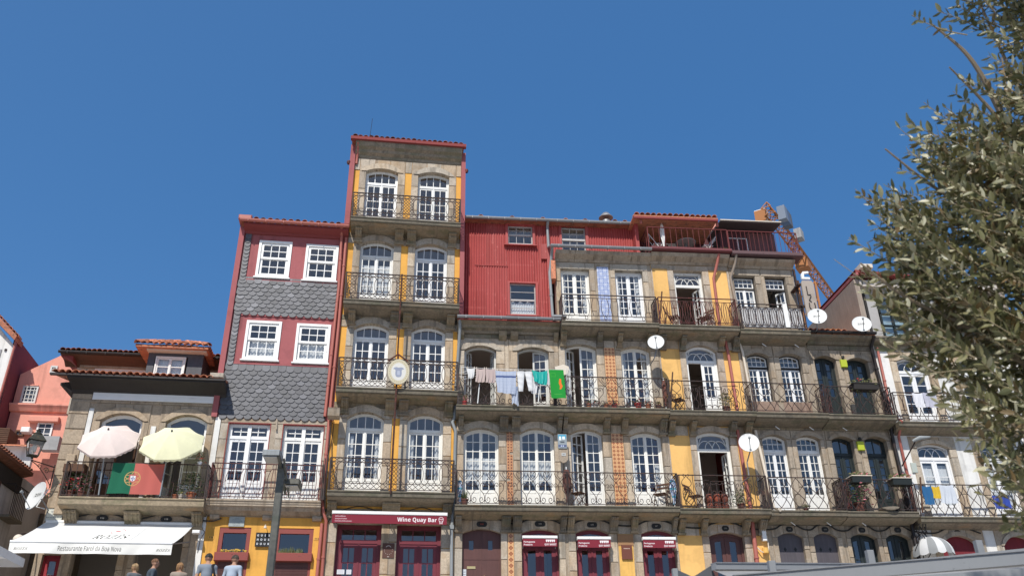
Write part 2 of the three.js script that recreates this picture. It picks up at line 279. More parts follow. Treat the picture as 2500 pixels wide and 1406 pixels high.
// glazed doors and windows; leaves may stand open (angles in degrees, inwards)
function glazed(h, s) {
  const { x0, x1, y0, ys } = s, yc = s.yc ?? ys, z = s.z ?? -.17, fw = s.fw ?? .055, paint = s.paint ?? M.whites[Math.floor(R() * 4)], top = arch(x0, x1, ys, yc), g = new G(), in_ = (x) => top(x) - fw;
  const flat = yc - ys < .01, leafTop = s.bar ? s.bar - .05 : null, a = x0 + fw, b = x1 - fw;
  const holes = [];
  if (s.bar) { holes.push([[a, y0 + .02], [b, y0 + .02], [b, leafTop], [a, leafTop]]); holes.push(flat ? [[a, s.bar + .03], [b, s.bar + .03], [b, ys - fw], [a, ys - fw]] : topped(a, b, s.bar + .03, in_)); }
  else holes.push(flat ? [[a, y0 + .02], [b, y0 + .02], [b, ys - fw], [a, ys - fw]] : topped(a, b, y0 + .02, in_));
  g.ext(flat ? [[x0, y0], [x1, y0], [x1, ys], [x0, ys]] : topped(x0, x1, y0, top), z - .09, z, holes);
  const w = g.build(s.name ?? 'french_door', s.framePaint ?? paint, h);
  const gl = s.glass ?? M.glass, m = s.munt ?? .026;
  const rectPane = (X0, X1, Y0, Y1, zz) => { const q = inst('pane', PANE, gl, w, (X0 + X1) / 2, (Y0 + Y1) / 2, zz); q.scale.set(X1 - X0, Y1 - Y0, 1); return q; };
  const shapePane = (pts, zz) => { const sh = new THREE.Shape(pts.map(([x, y]) => new THREE.Vector2(x, y))), gg = new THREE.ShapeGeometry(sh), off = offOf(w); gg.translate(-off[0], -off[1], 0); return inst('pane', gg, gl, w, off[0], off[1], zz); };
  if (s.bar) {                                          // transom light
    const yb = s.bar + .032, tt = flat ? () => ys - fw - .002 : (x) => in_(x) - .002, hs = [], n = s.lights ?? 4;
    if (n === 'fan') {
      const fg = new G(), xm = (a + b) / 2, W = (b - a) / 2, Hh = tt(xm) - yb, zc = z - .03;
      shapePane(topped(a + .01, b - .01, yb + .01, (x) => tt(x) - .01, 8), z - .045);
      const line = (fn) => { let seg = []; const out = []; for (let i = 0; i <= 20; i++) { const [x, y] = fn(i / 20); if (y < tt(x) + .005 && y >= yb - .001) seg.push([x, y, zc]); else if (seg.length) { out.push(seg); seg = []; } } out.push(seg); for (const q of out) if (q.length > 1) fg.tube(q, .014, 4); };
      for (const [cx, r] of [[xm, W * .52], [xm - W * .5, W * .5], [xm + W * .5, W * .5], [xm, W * 1.0]]) line((t) => [cx + r * Math.cos(Math.PI * t), yb + Math.min(Hh / .62 / W, 1.25) * r * Math.sin(Math.PI * t)]);
      fg.box(a, b, yb, yb + .03, z - .06, z - .012);
      fg.build('fanlight', paint, w);
    } else {
      for (let i = 0; i < n; i++) { const X0 = lerp(a + .03, b - .03, i / n) + m / 2, X1 = lerp(a + .03, b - .03, (i + 1) / n) - m / 2, rows = s.lightRows ?? 1; for (let j = 0; j < rows; j++) { const hTop = rows === 1 ? 99 : lerp(yb + .03, tt((a + b) / 2) - .03, (j + 1) / rows) - m / 2, hBot = rows === 1 ? yb + .03 : lerp(yb + .03, tt((a + b) / 2) - .03, j / rows) + m / 2; hs.push(clipped(X0, X1, hBot, hTop, (x) => tt(x) - .03)); } }
      new G().ext(flat ? [[a, yb], [b, yb], [b, ys - fw - .002], [a, ys - fw - .002]] : topped(a + .002, b - .002, yb, tt), z - .065, z - .02, hs).build('transom', paint, w);
      for (const q of hs) shapePane(q, z - .043);
    }
  }
  const n = s.leaves ?? 2, lt = s.bar ? () => leafTop - .003 : flat ? () => ys - fw - .003 : (x) => in_(x) - .003, st = s.stile ?? .06, la = a + .003, lb = b - .003, yb = y0 + .024;
  for (let k = 0; k < n; k++) {
    const X0 = lerp(la, lb, k / n) + (k ? .002 : 0), X1 = lerp(la, lb, (k + 1) / n) - (k < n - 1 ? .002 : 0), ang = (s.open?.[k] ?? 0) * RAD, hx = k === 0 ? X0 : X1, hz = z - .025;
    if (s.open?.[k] === null) continue;
    const loc = (pts) => pts.map(([x, y]) => [x - hx, y]);
    const ys0 = yb + (s.panel ?? .1), hs = [], tMax = Math.max(lt(X0), lt(X1)) - st, c = s.cols ?? 2, rws = s.rows ?? 4;
    for (let i = 0; i < c; i++) for (let j = 0; j < rws; j++) { const A = lerp(X0 + st, X1 - st, i / c) + (i ? m / 2 : 0), B = lerp(X0 + st, X1 - st, (i + 1) / c) - (i < c - 1 ? m / 2 : 0), C = lerp(ys0, tMax, j / rws) + (j ? m / 2 : 0), D = lerp(ys0, tMax, (j + 1) / rws) - (j < rws - 1 ? m / 2 : 0); if (s.split && j === s.split) continue; hs.push(clipped(A, B, C, D, (x) => lt(x) - st)); }
    const lg = new G().ext(loc(flat || s.bar ? [[X0, yb], [X1, yb], [X1, lt(X1)], [X0, lt(X0)]] : topped(X0, X1, yb, lt)), -.045, 0, hs.map(loc));
    if ((s.panel ?? .1) > .25) { const P0 = X0 + st - hx, P1 = X1 - st - hx, h0 = yb + .09, h1 = ys0 - .08; for (const [q, t, u, v] of [[P0, P1, h1 - .02, h1], [P0, P1, h0, h0 + .02], [P0, P0 + .02, h0, h1], [P1 - .02, P1, h0, h1]]) lg.box(q, t, u, v, 0, .012); lg.box(P0 + .05, P1 - .05, h0 + .06, h1 - .06, 0, .01); }
    if (k === 1 && n === 2 && !ang) lg.box(-(X1 - X0) - .02, -(X1 - X0) + .03, yb, (s.bar ? leafTop : lt((a + b) / 2)) - .01, 0, .02);
    const lm = lg.build('leaf', s.leafPaint ?? paint, w, {}), off = offOf(w);
    lm.geometry.translate(off[0], off[1], off[2]);       // written about its own hinge
    lm.geometry.translate(0, -off[1], 0);
    lm.position.set(hx - off[0], 0, hz - off[2]); lm.rotation.y = k === 0 ? ang : -ang;
    for (const q of hs) {
      const sh = loc(q), gg = new THREE.ShapeGeometry(new THREE.Shape(sh.map(([x, y]) => new THREE.Vector2(x, y))));
      gg.translate(0, -off[1], -.022); const pm = new THREE.Mesh(gg, gl); pm.name = 'pane'; pm.castShadow = pm.receiveShadow = true; OFF.set(pm, off);
      pm.position.copy(lm.position); pm.rotation.y = lm.rotation.y; w.add(pm);
    }
  }
  if (s.curtain) {
    const [c0, c1, style] = s.curtain, ph = rr(0, 6), zc = z - .16, fk = style === 'full' ? .25 : 1, fold = (x) => .018 * fk * Math.sin(x * 46 + ph) + .012 * fk * Math.sin(x * 71 + ph * 2);
    for (let k = 0; k < 2; k++) {
      const A = k ? (a + b) / 2 + .03 : a + .02, B = k ? b - .02 : (a + b) / 2 - .03, Wd = B - A;
      new G().surf((u, v) => { const yB = style === 'vee' ? c0 + (c1 - c0) * .42 * (1 - Math.abs(2 * u - 1)) : c0; const x = A + Wd * (style === 'side' ? (k ? 1 - .35 * (1 - u) : .35 * u) : u); return [x, lerp(yB, c1, v), zc + fold(x)]; }, 16, 4).build('curtain', M.curtain, w);
    }
  }
  return w;
}
// what stands behind the openings: floors, back wall and side walls, all solid
function shell(h, x0, x1, y0, y1, floors, p = {}) {
  const D = p.depth ?? 9, g = new G(), zb = -3.4;
  g.box(x0 + .22, x1 - .22, y0, y1, zb - .1, zb);
  for (const f of floors) g.box(x0 + .22, x1 - .22, f - .28, f - .02, zb, -.345);
  g.build('interior', M.interior, h);
  const s = new G();
  s.box(x0 + .002, x0 + .2, y0, y1, -D, -.342).box(x1 - .2, x1 - .002, y0, y1, -D, -.342).box(x0 + .2, x1 - .2, y0, y1, -D, -D + .2);
  s.build('side_wall', p.side ?? M.greywall, h);
}
function balcony(h, x0, x1, y, p = {}) {
  const d = p.d ?? .75, t = p.t ?? .17, S = p.mat ?? M.stoneDark, pr = [[-.05, y], [d, y], [d + .012, y - .02], [d + .012, y - .045], [d - .02, y - .07], [d - .02, y - t], [d - .07, y - t - .03], [d - .12, y - t - .035], [d - .2, y - t - .075], [d * .45, y - t - .11], [.06, y - t - .15], [-.05, y - t - .15]];
  const n = p.n ?? Math.max(2, Math.round((x1 - x0) / 1.4)), slab = new G();
  slab.prof([[-.05, y - .005], ...pr.slice(1, 7), [-.05, y - t - .03]].slice(0, 7).concat([[-.05, y - t - .03]]), x0, x1);
  const sl = slab.build('balcony_slab', p.fascia ?? M.fascia, h), mo = new G();
  mo.prof([[-.05, y - t - .032], [d - .07, y - t - .032], ...pr.slice(7)], x0 + .01, x1 - .01); mo.build('slab_moulding', S[0], sl);
  for (const [a, b] of p.corbels ?? []) {
    const yy = y - t - .13, g = new G(), c = [[-.05, yy + .02], [d * .62, yy + .02], [d * .62, yy - .03], [d * .5, yy - .05], [d * .46, yy - .12], [d * .34, yy - .2], [d * .2, yy - .25], [.12, yy - .33], [.1, yy - .36], [-.05, yy - .36]];
    g.prof(c, a, b); for (const q of [.22, .5, .78]) g.prof(c.map(([z, v]) => [z + .022, v - .01]), lerp(a, b, q) - .022, lerp(a, b, q) + .022);
    g.prof([[-.05, yy - .36], [.15, yy - .36], [.13, yy - .42], [-.05, yy - .42]], a - .03, b + .03);
    g.build('corbel', S[Math.floor(R() * S.length)], sl);
  }
  if (p.edge) new G().box(x0, x1, y, y + .03, d - .06, d + .02).build('edge_strip', p.edge, sl);
  return sl;
}
// ironwork drawn as bent rods
const spline = (pts, n) => new THREE.CatmullRomCurve3(pts.map(([x, y]) => new THREE.Vector3(x, y, 0)), false, 'centripetal').getPoints(n).map((v) => [v.x, v.y]);
const ell = (cx, cy, rx, ry, n = 18, a0 = 0, a1 = 2 * Math.PI) => along(a0, a1, n).map((t) => [cx + rx * Math.cos(t), cy + ry * Math.sin(t)]);
function railing(h, kind, x0, x1, yb, yt, z, p = {}) {
  const g = new G(), r = p.r ?? .0125, H = yt - yb, W = x1 - x0;
  const L = (pts, q = r) => g.tube(pts.map(([x, y]) => [x, y, z]), q, 4);
  g.box(x0, x1, yt - .012, yt + .014, z - .022, z + .022); g.box(x0, x1, yb + .03, yb + .048, z - .014, z + .014);
  const posts = p.posts ?? [x0, x1]; for (const x of posts) g.box(x - .016, x + .016, yb - .02, yt, z - .016, z + .016);
  const zig = (a, b, c, d, step) => { const n = Math.max(2, Math.round((b - a) / step)); for (let i = 0; i < n; i++) { L([[lerp(a, b, i / n), c], [lerp(a, b, (i + 1) / n), d]], r * .85); L([[lerp(a, b, i / n), d], [lerp(a, b, (i + 1) / n), c]], r * .85); } };
  if (kind === 'ellipse') {
    const y1 = yt - .13, y2 = yb + .22, lat = p.lattice ?? [];
    g.box(x0, x1, y1 - .008, y1 + .008, z - .012, z + .012); g.box(x0, x1, y2 - .008, y2 + .008, z - .012, z + .012);
    for (const ph of [0, Math.PI]) L(along(x0, x1, Math.round(W / .04)).map((x) => [x, (yt + y1) / 2 + .055 * Math.sin(x * 2 * Math.PI / .42 + ph)]), r * .85);
    zig(x0, x1, yb + .05, y2, .19);
    for (const [a, b] of lat) { for (const x of [a, b]) L([[x, y1], [x, y2]]); const n = Math.max(1, Math.round((b - a) / .13)), k = 5; for (let i = 0; i < n; i++) for (let j = 0; j < k; j++) { const A = lerp(a, b, i / n), B = lerp(a, b, (i + 1) / n), C = lerp(y1, y2, j / k), D = lerp(y1, y2, (j + 1) / k); L([[A, C], [B, D]], r * .8); L([[A, D], [B, C]], r * .8); } }
    for (const [a, b] of p.zones) { const n = Math.max(1, Math.round((b - a) / .215)); for (let i = 0; i < n; i++) { const c = lerp(a, b, (i + .5) / n), w = (b - a) / n; L(ell(c, (y1 + y2) / 2, w * .78, (y1 - y2) / 2, 20), r); } }
  } else if (kind === 'scroll') {
    const n = Math.round(W / (p.unit ?? .47)), w = W / n, k = w / .47, v = H / 1.03;
    const A = spline([[-.2, .985], [-.17, .9], [-.07, .79], [.05, .66], [.075, .56], [.07, .47], [.12, .4], [.195, .31], [.225, .2], [.2, .1], [.13, .055], [.065, .1], [.07, .185], [.135, .21], [.165, .155], [.13, .125]], 46);
    const B = spline([[.005, .8], [.075, .88], [.1, .95], [.07, 1.0], [.03, .985], [.04, .945]], 14), C = spline([[.07, .52], [.105, .62], [.17, .66], [.215, .61], [.195, .55], [.155, .56], [.165, .6]], 16), D = spline([[.235, .055], [.225, .14]], 2);
    for (let i = 0; i < n; i++) { const c = x0 + (i + .5) * w; for (const s of [1, -1]) for (const q of [A, B, C, D]) L(q.map(([x, y]) => [c + s * x * k, yb + y * v]), r * .95); }
  } else if (kind === 'oval') {
    const y1 = yt - (p.top ?? .12), y2 = yb + (p.bot ?? .16), u = p.unit ?? .34, n = Math.round(W / u), w = W / n;
    g.box(x0, x1, y1 - .008, y1 + .008, z - .012, z + .012); g.box(x0, x1, y2 - .008, y2 + .008, z - .012, z + .012);
    for (let i = 0; i < n; i++) {
      const c = x0 + (i + .5) * w;
      for (const s of [1, -1]) { L(along(0, 1, 9).map((t) => [c + s * (w * .22 + (p.bow ?? .07) * Math.sin(Math.PI * t)), lerp(y2, y1, t)])); if (p.inner) L(along(0, 1, 9).map((t) => [c + s * (w * .05 + .035 * Math.sin(Math.PI * t)), lerp(y2, y1, t)])); }
      if (i % (p.ringEvery ?? 1) === 0) { L(ell(c, (yb + .05 + y2) / 2, .05, (y2 - yb - .05) / 2, 12), r * .9); if (p.topRings) L(ell(c, (y1 + yt) / 2, .055, (yt - y1) / 2, 12), r * .9); }
      g.box(c - w * .22 - .08, c - w * .22 - .055, (y1 + y2) / 2 - .012, (y1 + y2) / 2 + .012, z - .012, z + .012);
    }
  } else if (kind === 'ogee') {
    const n = Math.max(2, Math.round(W / (p.unit ?? .5))), w = W / n;
    for (let i = 0; i < n; i++) for (const s of [1, -1]) { const c = x0 + (i + .5) * w; L(along(0, 1, 14).map((t) => [c + s * w * .5 * Math.cos(Math.PI * t), lerp(yb + .05, yt - .02, t)])); L(along(0, 1, 12).map((t) => [c + s * w * .42 * Math.sin(Math.PI * t), lerp(yb + .05, yt - .02, t)])); }
  } else if (kind === 'panel') {
    const y1 = yt - .2; for (const [a, b, k] of p.zones) {
      const w = b - a, c = (a + b) / 2;
      if (k === 's') { for (const s of [1, -1]) { L(spline([[-.02, .99], [.1, .93], [.2, .97], [.2, 1.02], [.13, 1.02]].map(([x, y]) => [c + s * x * w, yb + y * H]), 12)); L(spline([[-.1, .92], [-.32, .82], [-.36, .72], [-.1, .6], [.22, .46], [.34, .32], [.1, .2], [-.2, .08], [-.3, .02]].map(([x, y]) => [c + s * x * w, yb + y * H]), 24)); L(spline([[.34, .4], [.3, .52], [.16, .52], [.14, .42], [.24, .4]].map(([x, y]) => [c + s * x * w, yb + y * H]), 14)); } L([[a, yb], [a, yt]]); L([[b, yb], [b, yt]]); }
      else if (k === 'door') { const n = 4; for (let i = 0; i <= n; i++) L([[lerp(a, b, i / n), yb + .06], [lerp(a, b, i / n), y1]]); g.box(a, b, y1 - .008, y1 + .008, z - .01, z + .01); for (let i = 0; i < n; i++) { L(ell(lerp(a, b, (i + .5) / n), yb + H * .46, w / n * .3, w / n * .3, 12)); L(ell(lerp(a, b, (i + .5) / n), y1, w / n * .5, .1, 10, Math.PI, 2 * Math.PI)); L(ell(lerp(a, b, (i + .5) / n), yb + .06, w / n * .5, .12, 10, 0, Math.PI)); } }
      else { const n = Math.max(1, Math.round(w / .3)); for (let i = 0; i < n; i++) { const q = lerp(a, b, (i + .5) / n), ww = w / n; for (const s of [1, -1]) L(spline([[0, .02], [.3, .12], [.42, .3], [.1, .45], [.34, .62], [.46, .8], [.2, .9], [.16, .8], [.3, .76]].map(([x, y]) => [q + s * x * ww, yb + y * H * .84]), 24)); } g.box(a, b, yb + H * .84, yb + H * .84 + .014, z - .01, z + .01); }
    }
  } else { const n = Math.round(W / (p.unit ?? .12)); for (let i = 1; i < n; i++) g.bar([lerp(x0, x1, i / n), yb, z], [lerp(x0, x1, i / n), yt, z], p.br ?? .01); }
  const zi = p.back ?? .03;
  for (const x of p.ends ?? [x0, x1]) { g.box(x - .014, x + .014, yt - .012, yt + .012, zi, z); g.box(x - .01, x + .01, yb + .03, yb + .048, zi, z); const n = 6; for (let i = 0; i < n; i++) g.bar([x, yb, lerp(zi, z, i / n)], [x, yt, lerp(zi, z, i / n)], r); }
  return g.build(p.name ?? 'railing', p.mat ?? M.iron, h);
}
function pipe(h, pts, r, material, name = 'downpipe') { const g = new G(); g.tube(pts, r, 10); for (let i = 0; i < pts.length - 1; i++) { const n = Math.floor(Math.abs(pts[i + 1][1] - pts[i][1]) / 1.6); for (let k = 1; k <= n; k++) { const q = pts[i].map((v, j) => lerp(v, pts[i + 1][j], k / (n + 1))); g.tube([[q[0], q[1] - .025, q[2]], [q[0], q[1] + .025, q[2]]], r * 1.28, 10); } } return g.build(name, material, h, { smooth: true }); }
function gutter(h, x0, x1, y, z, r, material) { const g = new G(); g.prof([...along(Math.PI, 2 * Math.PI, 8).map((t) => [z + r * Math.cos(t), y + r * 1.1 * Math.sin(t)]), [z + r, y + .015], [z - r, y + .015]], x0, x1); for (let x = x0 + .3; x < x1; x += .62) g.box(x - .012, x + .012, y - r * 1.15, y + .02, z - r - .005, z + r + .008); return g.build('gutter', material, h, { grain: 'x' }); }
// rounded roof tiles, one by one
const TILE = new G().surf((u, v) => { const a = Math.PI * u, r = lerp(.1, .082, v); return [r * Math.cos(a), r * Math.sin(a) * .85, -.42 * v]; }, 7, 1).surf((u, v) => { const a = Math.PI * u, r = lerp(.086, .068, v); return [r * Math.cos(a), r * Math.sin(a) * .85, -.42 * v]; }, 7, 1).geo({ du: 0, dv: 0 });
{ const g = new G(), A = []; for (let i = 0; i <= 7; i++) { const a = Math.PI * i / 7; A.push([.1 * Math.cos(a), .085 * Math.sin(a), 0, .086 * Math.cos(a), .073 * Math.sin(a)]); } for (let i = 0; i < 7; i++) g.quad([A[i][3], A[i][4], 0], [A[i][0], A[i][1], 0], [A[i + 1][0], A[i + 1][1], 0], [A[i + 1][3], A[i + 1][4], 0]); const m = mergeGeometries([TILE, g.geo({ du: 0, dv: 0 })]); TILE.copy(m); }
function tileRow(parent, x0, x1, y, z, rows, pitch, S, step = .205, run = .34, keep = () => true) {
  const n = Math.round((x1 - x0) / step);
  for (let j = 0; j < rows; j++) for (let i = 0; i < n; i++) { const x = lerp(x0, x1, (i + .5) / n); if (!keep(x, j)) continue; const t = inst('roof_tile', TILE, S[Math.floor(R() * S.length)], parent, x + rr(-.008, .008), y + j * run * Math.sin(pitch) + rr(-.006, .008) + .012 * (j % 2), z - j * run * Math.cos(pitch) + rr(-.02, .02), [pitch, rr(-.03, .03), 0]); }
}
// ------------------------------------------------------------------ ground
const ST = 4.4;                                          // level of the raised street in front of the houses
structure('quay_ground', new G().quad([-450, 0, 450], [450, 0, 450], [450, 0, -450], [-450, 0, -450]), M.ground);
structure('raised_street', new G().box(-60, 60, .004, ST, -60, -22.9), M.ground);
{
  const w = thing('quay_wall', 'long granite wall carrying the raised street in front of the houses', 'wall', F0, [0, 0, -22.6]), g = new G();
  OFF.set(w, [0, 0, -22.6]);
  new G().box(-60, 60, 0, 5.0, -22.9, -22.42).build('wall_face', M.stone[1], w);
  for (let i = 0; i < 100; i++) new G().bbox(-60 + i * 1.2 + .004, -58.8 + i * 1.2 - .004, 5.0, 5.1, -22.96, -22.36, .01).build('coping_stone', M.stone[i % 4], w);
}
// ------------------------------------------------------------------ tower house (narrow, five storeys)
{
  const h = onFacade('tower_house', 'tall narrow stone and yellow house with four storeys of arched white french doors', 'house', FW, [-2, ST, 0]);
  const FL = [8.55, 11.97, 15.2, 18.56], SP = [11.1, 14.39, 17.77, 21.03], CR = [11.33, 14.59, 17.95, 21.18], BAR = [10.78, 14.09, 17.38, 20.6], XS = [[-3.6, -2.38], [-1.6, -.4]];
  const ops = [];
  FL.forEach((y, i) => XS.forEach(([a, b]) => ops.push({ x0: a, x1: b, y0: y, ys: SP[i], yc: CR[i] })));
  const gd = [{ x0: -3.65, x1: -2.26, y0: ST + .02, ys: 7.66 }, { x0: -1.78, x1: -.38, y0: ST + .02, ys: 7.66 }];
  wall(h, -4.06, .06, ST, 21.95, [...ops, ...gd], M.yellow);
  shell(h, -4.06, .06, ST, 21.95, [...FL, 21.9], { side: M.red });
  ops.forEach((o, i) => { const f = i >> 1, k = i & 1; surround(h, o, { wl: k ? .26 : .25, wr: .27, yt: f < 3 ? FL[f + 1] - .5 : 21.62, mat: M.stone }); });
  gd.forEach((o, k) => surround(h, o, { wl: k ? .24 : .36, wr: k ? .36 : .24, yt: 8.0, mat: M.stone, ring: 0 }));
  FL.forEach((y, f) => { const t = f < 3 ? FL[f + 1] - .5 : 21.62; band(h, -2.11, -1.86, SP[f] + .04, t, 1, .03); band(h, -4.06, -3.85, SP[f] + .04, t, 1, .03); band(h, -.13, .06, SP[f] + .04, t, 1, .03); if (f < 3) band(h, -4.06, .06, t, t + .2, 6, .03, M.stoneDark); });
  band(h, -2.02, -2.02 + .0001 + .24, 7.66, 8.0, 1, .03); band(h, -4.06, .06, 8.0, 8.12, 5, .03, M.stoneDark);
  const curt = [null, [9.1, 10.7, 'side'], null, null, [15.7, 17.1, 'full'], null, null, null];
  ops.forEach((o, i) => glazed(h, { ...o, bar: BAR[i >> 1], lights: 4, rows: 4, cols: 2, panel: .58, curtain: i === 0 ? [9.15, 10.6, 'side'] : curt[i] }));
  gd.forEach((o) => { const w = glazed(h, { ...o, z: -.22, bar: 7.14, lights: 3, fw: .11, rows: 4, cols: 2, panel: .7, stile: .12, munt: .03, paint: M.doorRed }); });
  FL.forEach((y, f) => {
    balcony(h, -4.0, f ? .02 : -.04, y - .03, { mat: f === 0 || f === 2 ? M.stoneDark : [M.stoneDark[2], M.stoneDark[0], M.stoneDark[2]], corbels: f ? [[-3.82, -3.58], [-2.36, -2.06], [-1.92, -1.6], [-.38, -.1]] : [[-3.98, -3.7], [-2.28, -1.72], [-.36, -.08]] });
    const q = f === 2 ? [[-3.9, -3.62], [-2.22, -1.72], [-.2, 0]] : [[-3.98, -3.74], [-2.2, -1.74], [-.26, -.02]];
    railing(h, 'ellipse', -3.98, f ? 0 : -.07, y - .02, y + 1.0, .72, { lattice: q, zones: [[q[0][1] + .02, q[1][0] - .02], [q[1][1] + .02, q[2][0] - .02]], posts: f === 2 ? [-3.98, 0] : [-3.98, f ? 0 : -.07] });
  });
  // cornice, gutter and roof
  new G().prof([[-.05, 21.62], [.05, 21.62], [.08, 21.72], [.2, 21.8], [.24, 21.9], [.36, 21.98], [.42, 22.1], [.42, 22.16], [-.05, 22.16]], -4.06, .06).build('cornice', M.stoneDark[0], h);
  new G().prof([[.36, 22.16], [.52, 22.17], [.52, 22.3], [.36, 22.3]], -4.26, .2).build('gutter', M.maroon, h);
  const rf = new G().prof([[.4, 22.3], [-3.5, 23.3], [-8, 22.2], [-8, 22.0], [.36, 22.17]], -4.22, .12).build('roof', M.tileDark[0], h);
  tileRow(rf, -4.2, .1, 22.3, .5, 2, .25, M.tileDark);
  for (const [a, b] of [[-4.25, -4.06], [.06, .22]]) new G().box(a, b, a < 0 ? 18.2 : 14.6, 22.15, -8, .14).build('party_wall', M.red, h);
  new G().box(-4.14, -4.06, 8.5, 18.2, -.3, .02).build('pilaster', M.yellow, h);
  for (const [x, s] of [[-4.26, -1], [.23, 1]]) { new G().lathe([x + s * .03, 21.32, .1], [[0, .09], [.06, .07], [.08, 0], [.05, -.08], [0, -.09]], 10).build('lamp_cap', M.ironRed, h, { smooth: true }); }
  pipe(h, [[-3.98, 22.1, .4], [-3.98, 21.75, .1], [-4.0, 21.3, .08]], .05, M.pipeRed);
  const an = onFacade('aerial', 'thin dark rod aerial standing on the roof of the tower house', 'aerial', FW, [-3.58, 22.4, -.2]);
  new G().bar([-3.58, 22.35, -.2], [-3.57, 22.95, -.2], .022, 6).bar([-3.57, 22.95, -.2], [-3.53, 23.75, -.2], .009, 5).build('rod', M.ironBlack, an);
  // plaque beside the bar doors
  panel('plaque', canvasTex(128, 160, (c, w, H) => { c.fillStyle = '#57382e'; c.fillRect(0, 0, w, H); c.strokeStyle = '#d8d0c8'; c.lineWidth = 5; c.beginPath(); c.arc(w / 2, H * .36, 30, Math.PI * 1.15, Math.PI * 1.85); c.stroke(); c.setLineDash([6, 16]); c.lineWidth = 4; c.beginPath(); c.arc(w / 2, H * .5, 44, -.3, Math.PI + .3); c.stroke(); c.setLineDash([]); c.fillStyle = '#d8d0c8'; c.fillRect(w / 2 - 10, H - 14, 20, 5); }), h, -2.2, -1.84, 6.62, 7.06, .05);
  for (const [x0, x1, y0, y1] of [[-3.56, -3.33, 6.16, 6.3], [-3.27, -3.12, 6.16, 6.3], [-3.55, -3.3, 5.92, 6.08], [-3.26, -3.08, 5.92, 6.08]]) panel('notice', canvasTex(48, 32, (c, w, H) => { c.fillStyle = '#d9dbe0'; c.fillRect(0, 0, w, H); c.strokeStyle = '#8a8890'; for (let i = 0; i < 5; i++) { c.beginPath(); c.moveTo(6, 6 + i * 5); c.lineTo(w - 6, 6 + i * 5); c.stroke(); } }), h, x0, x1, y0, y1, -.215, { d: .004 });
}
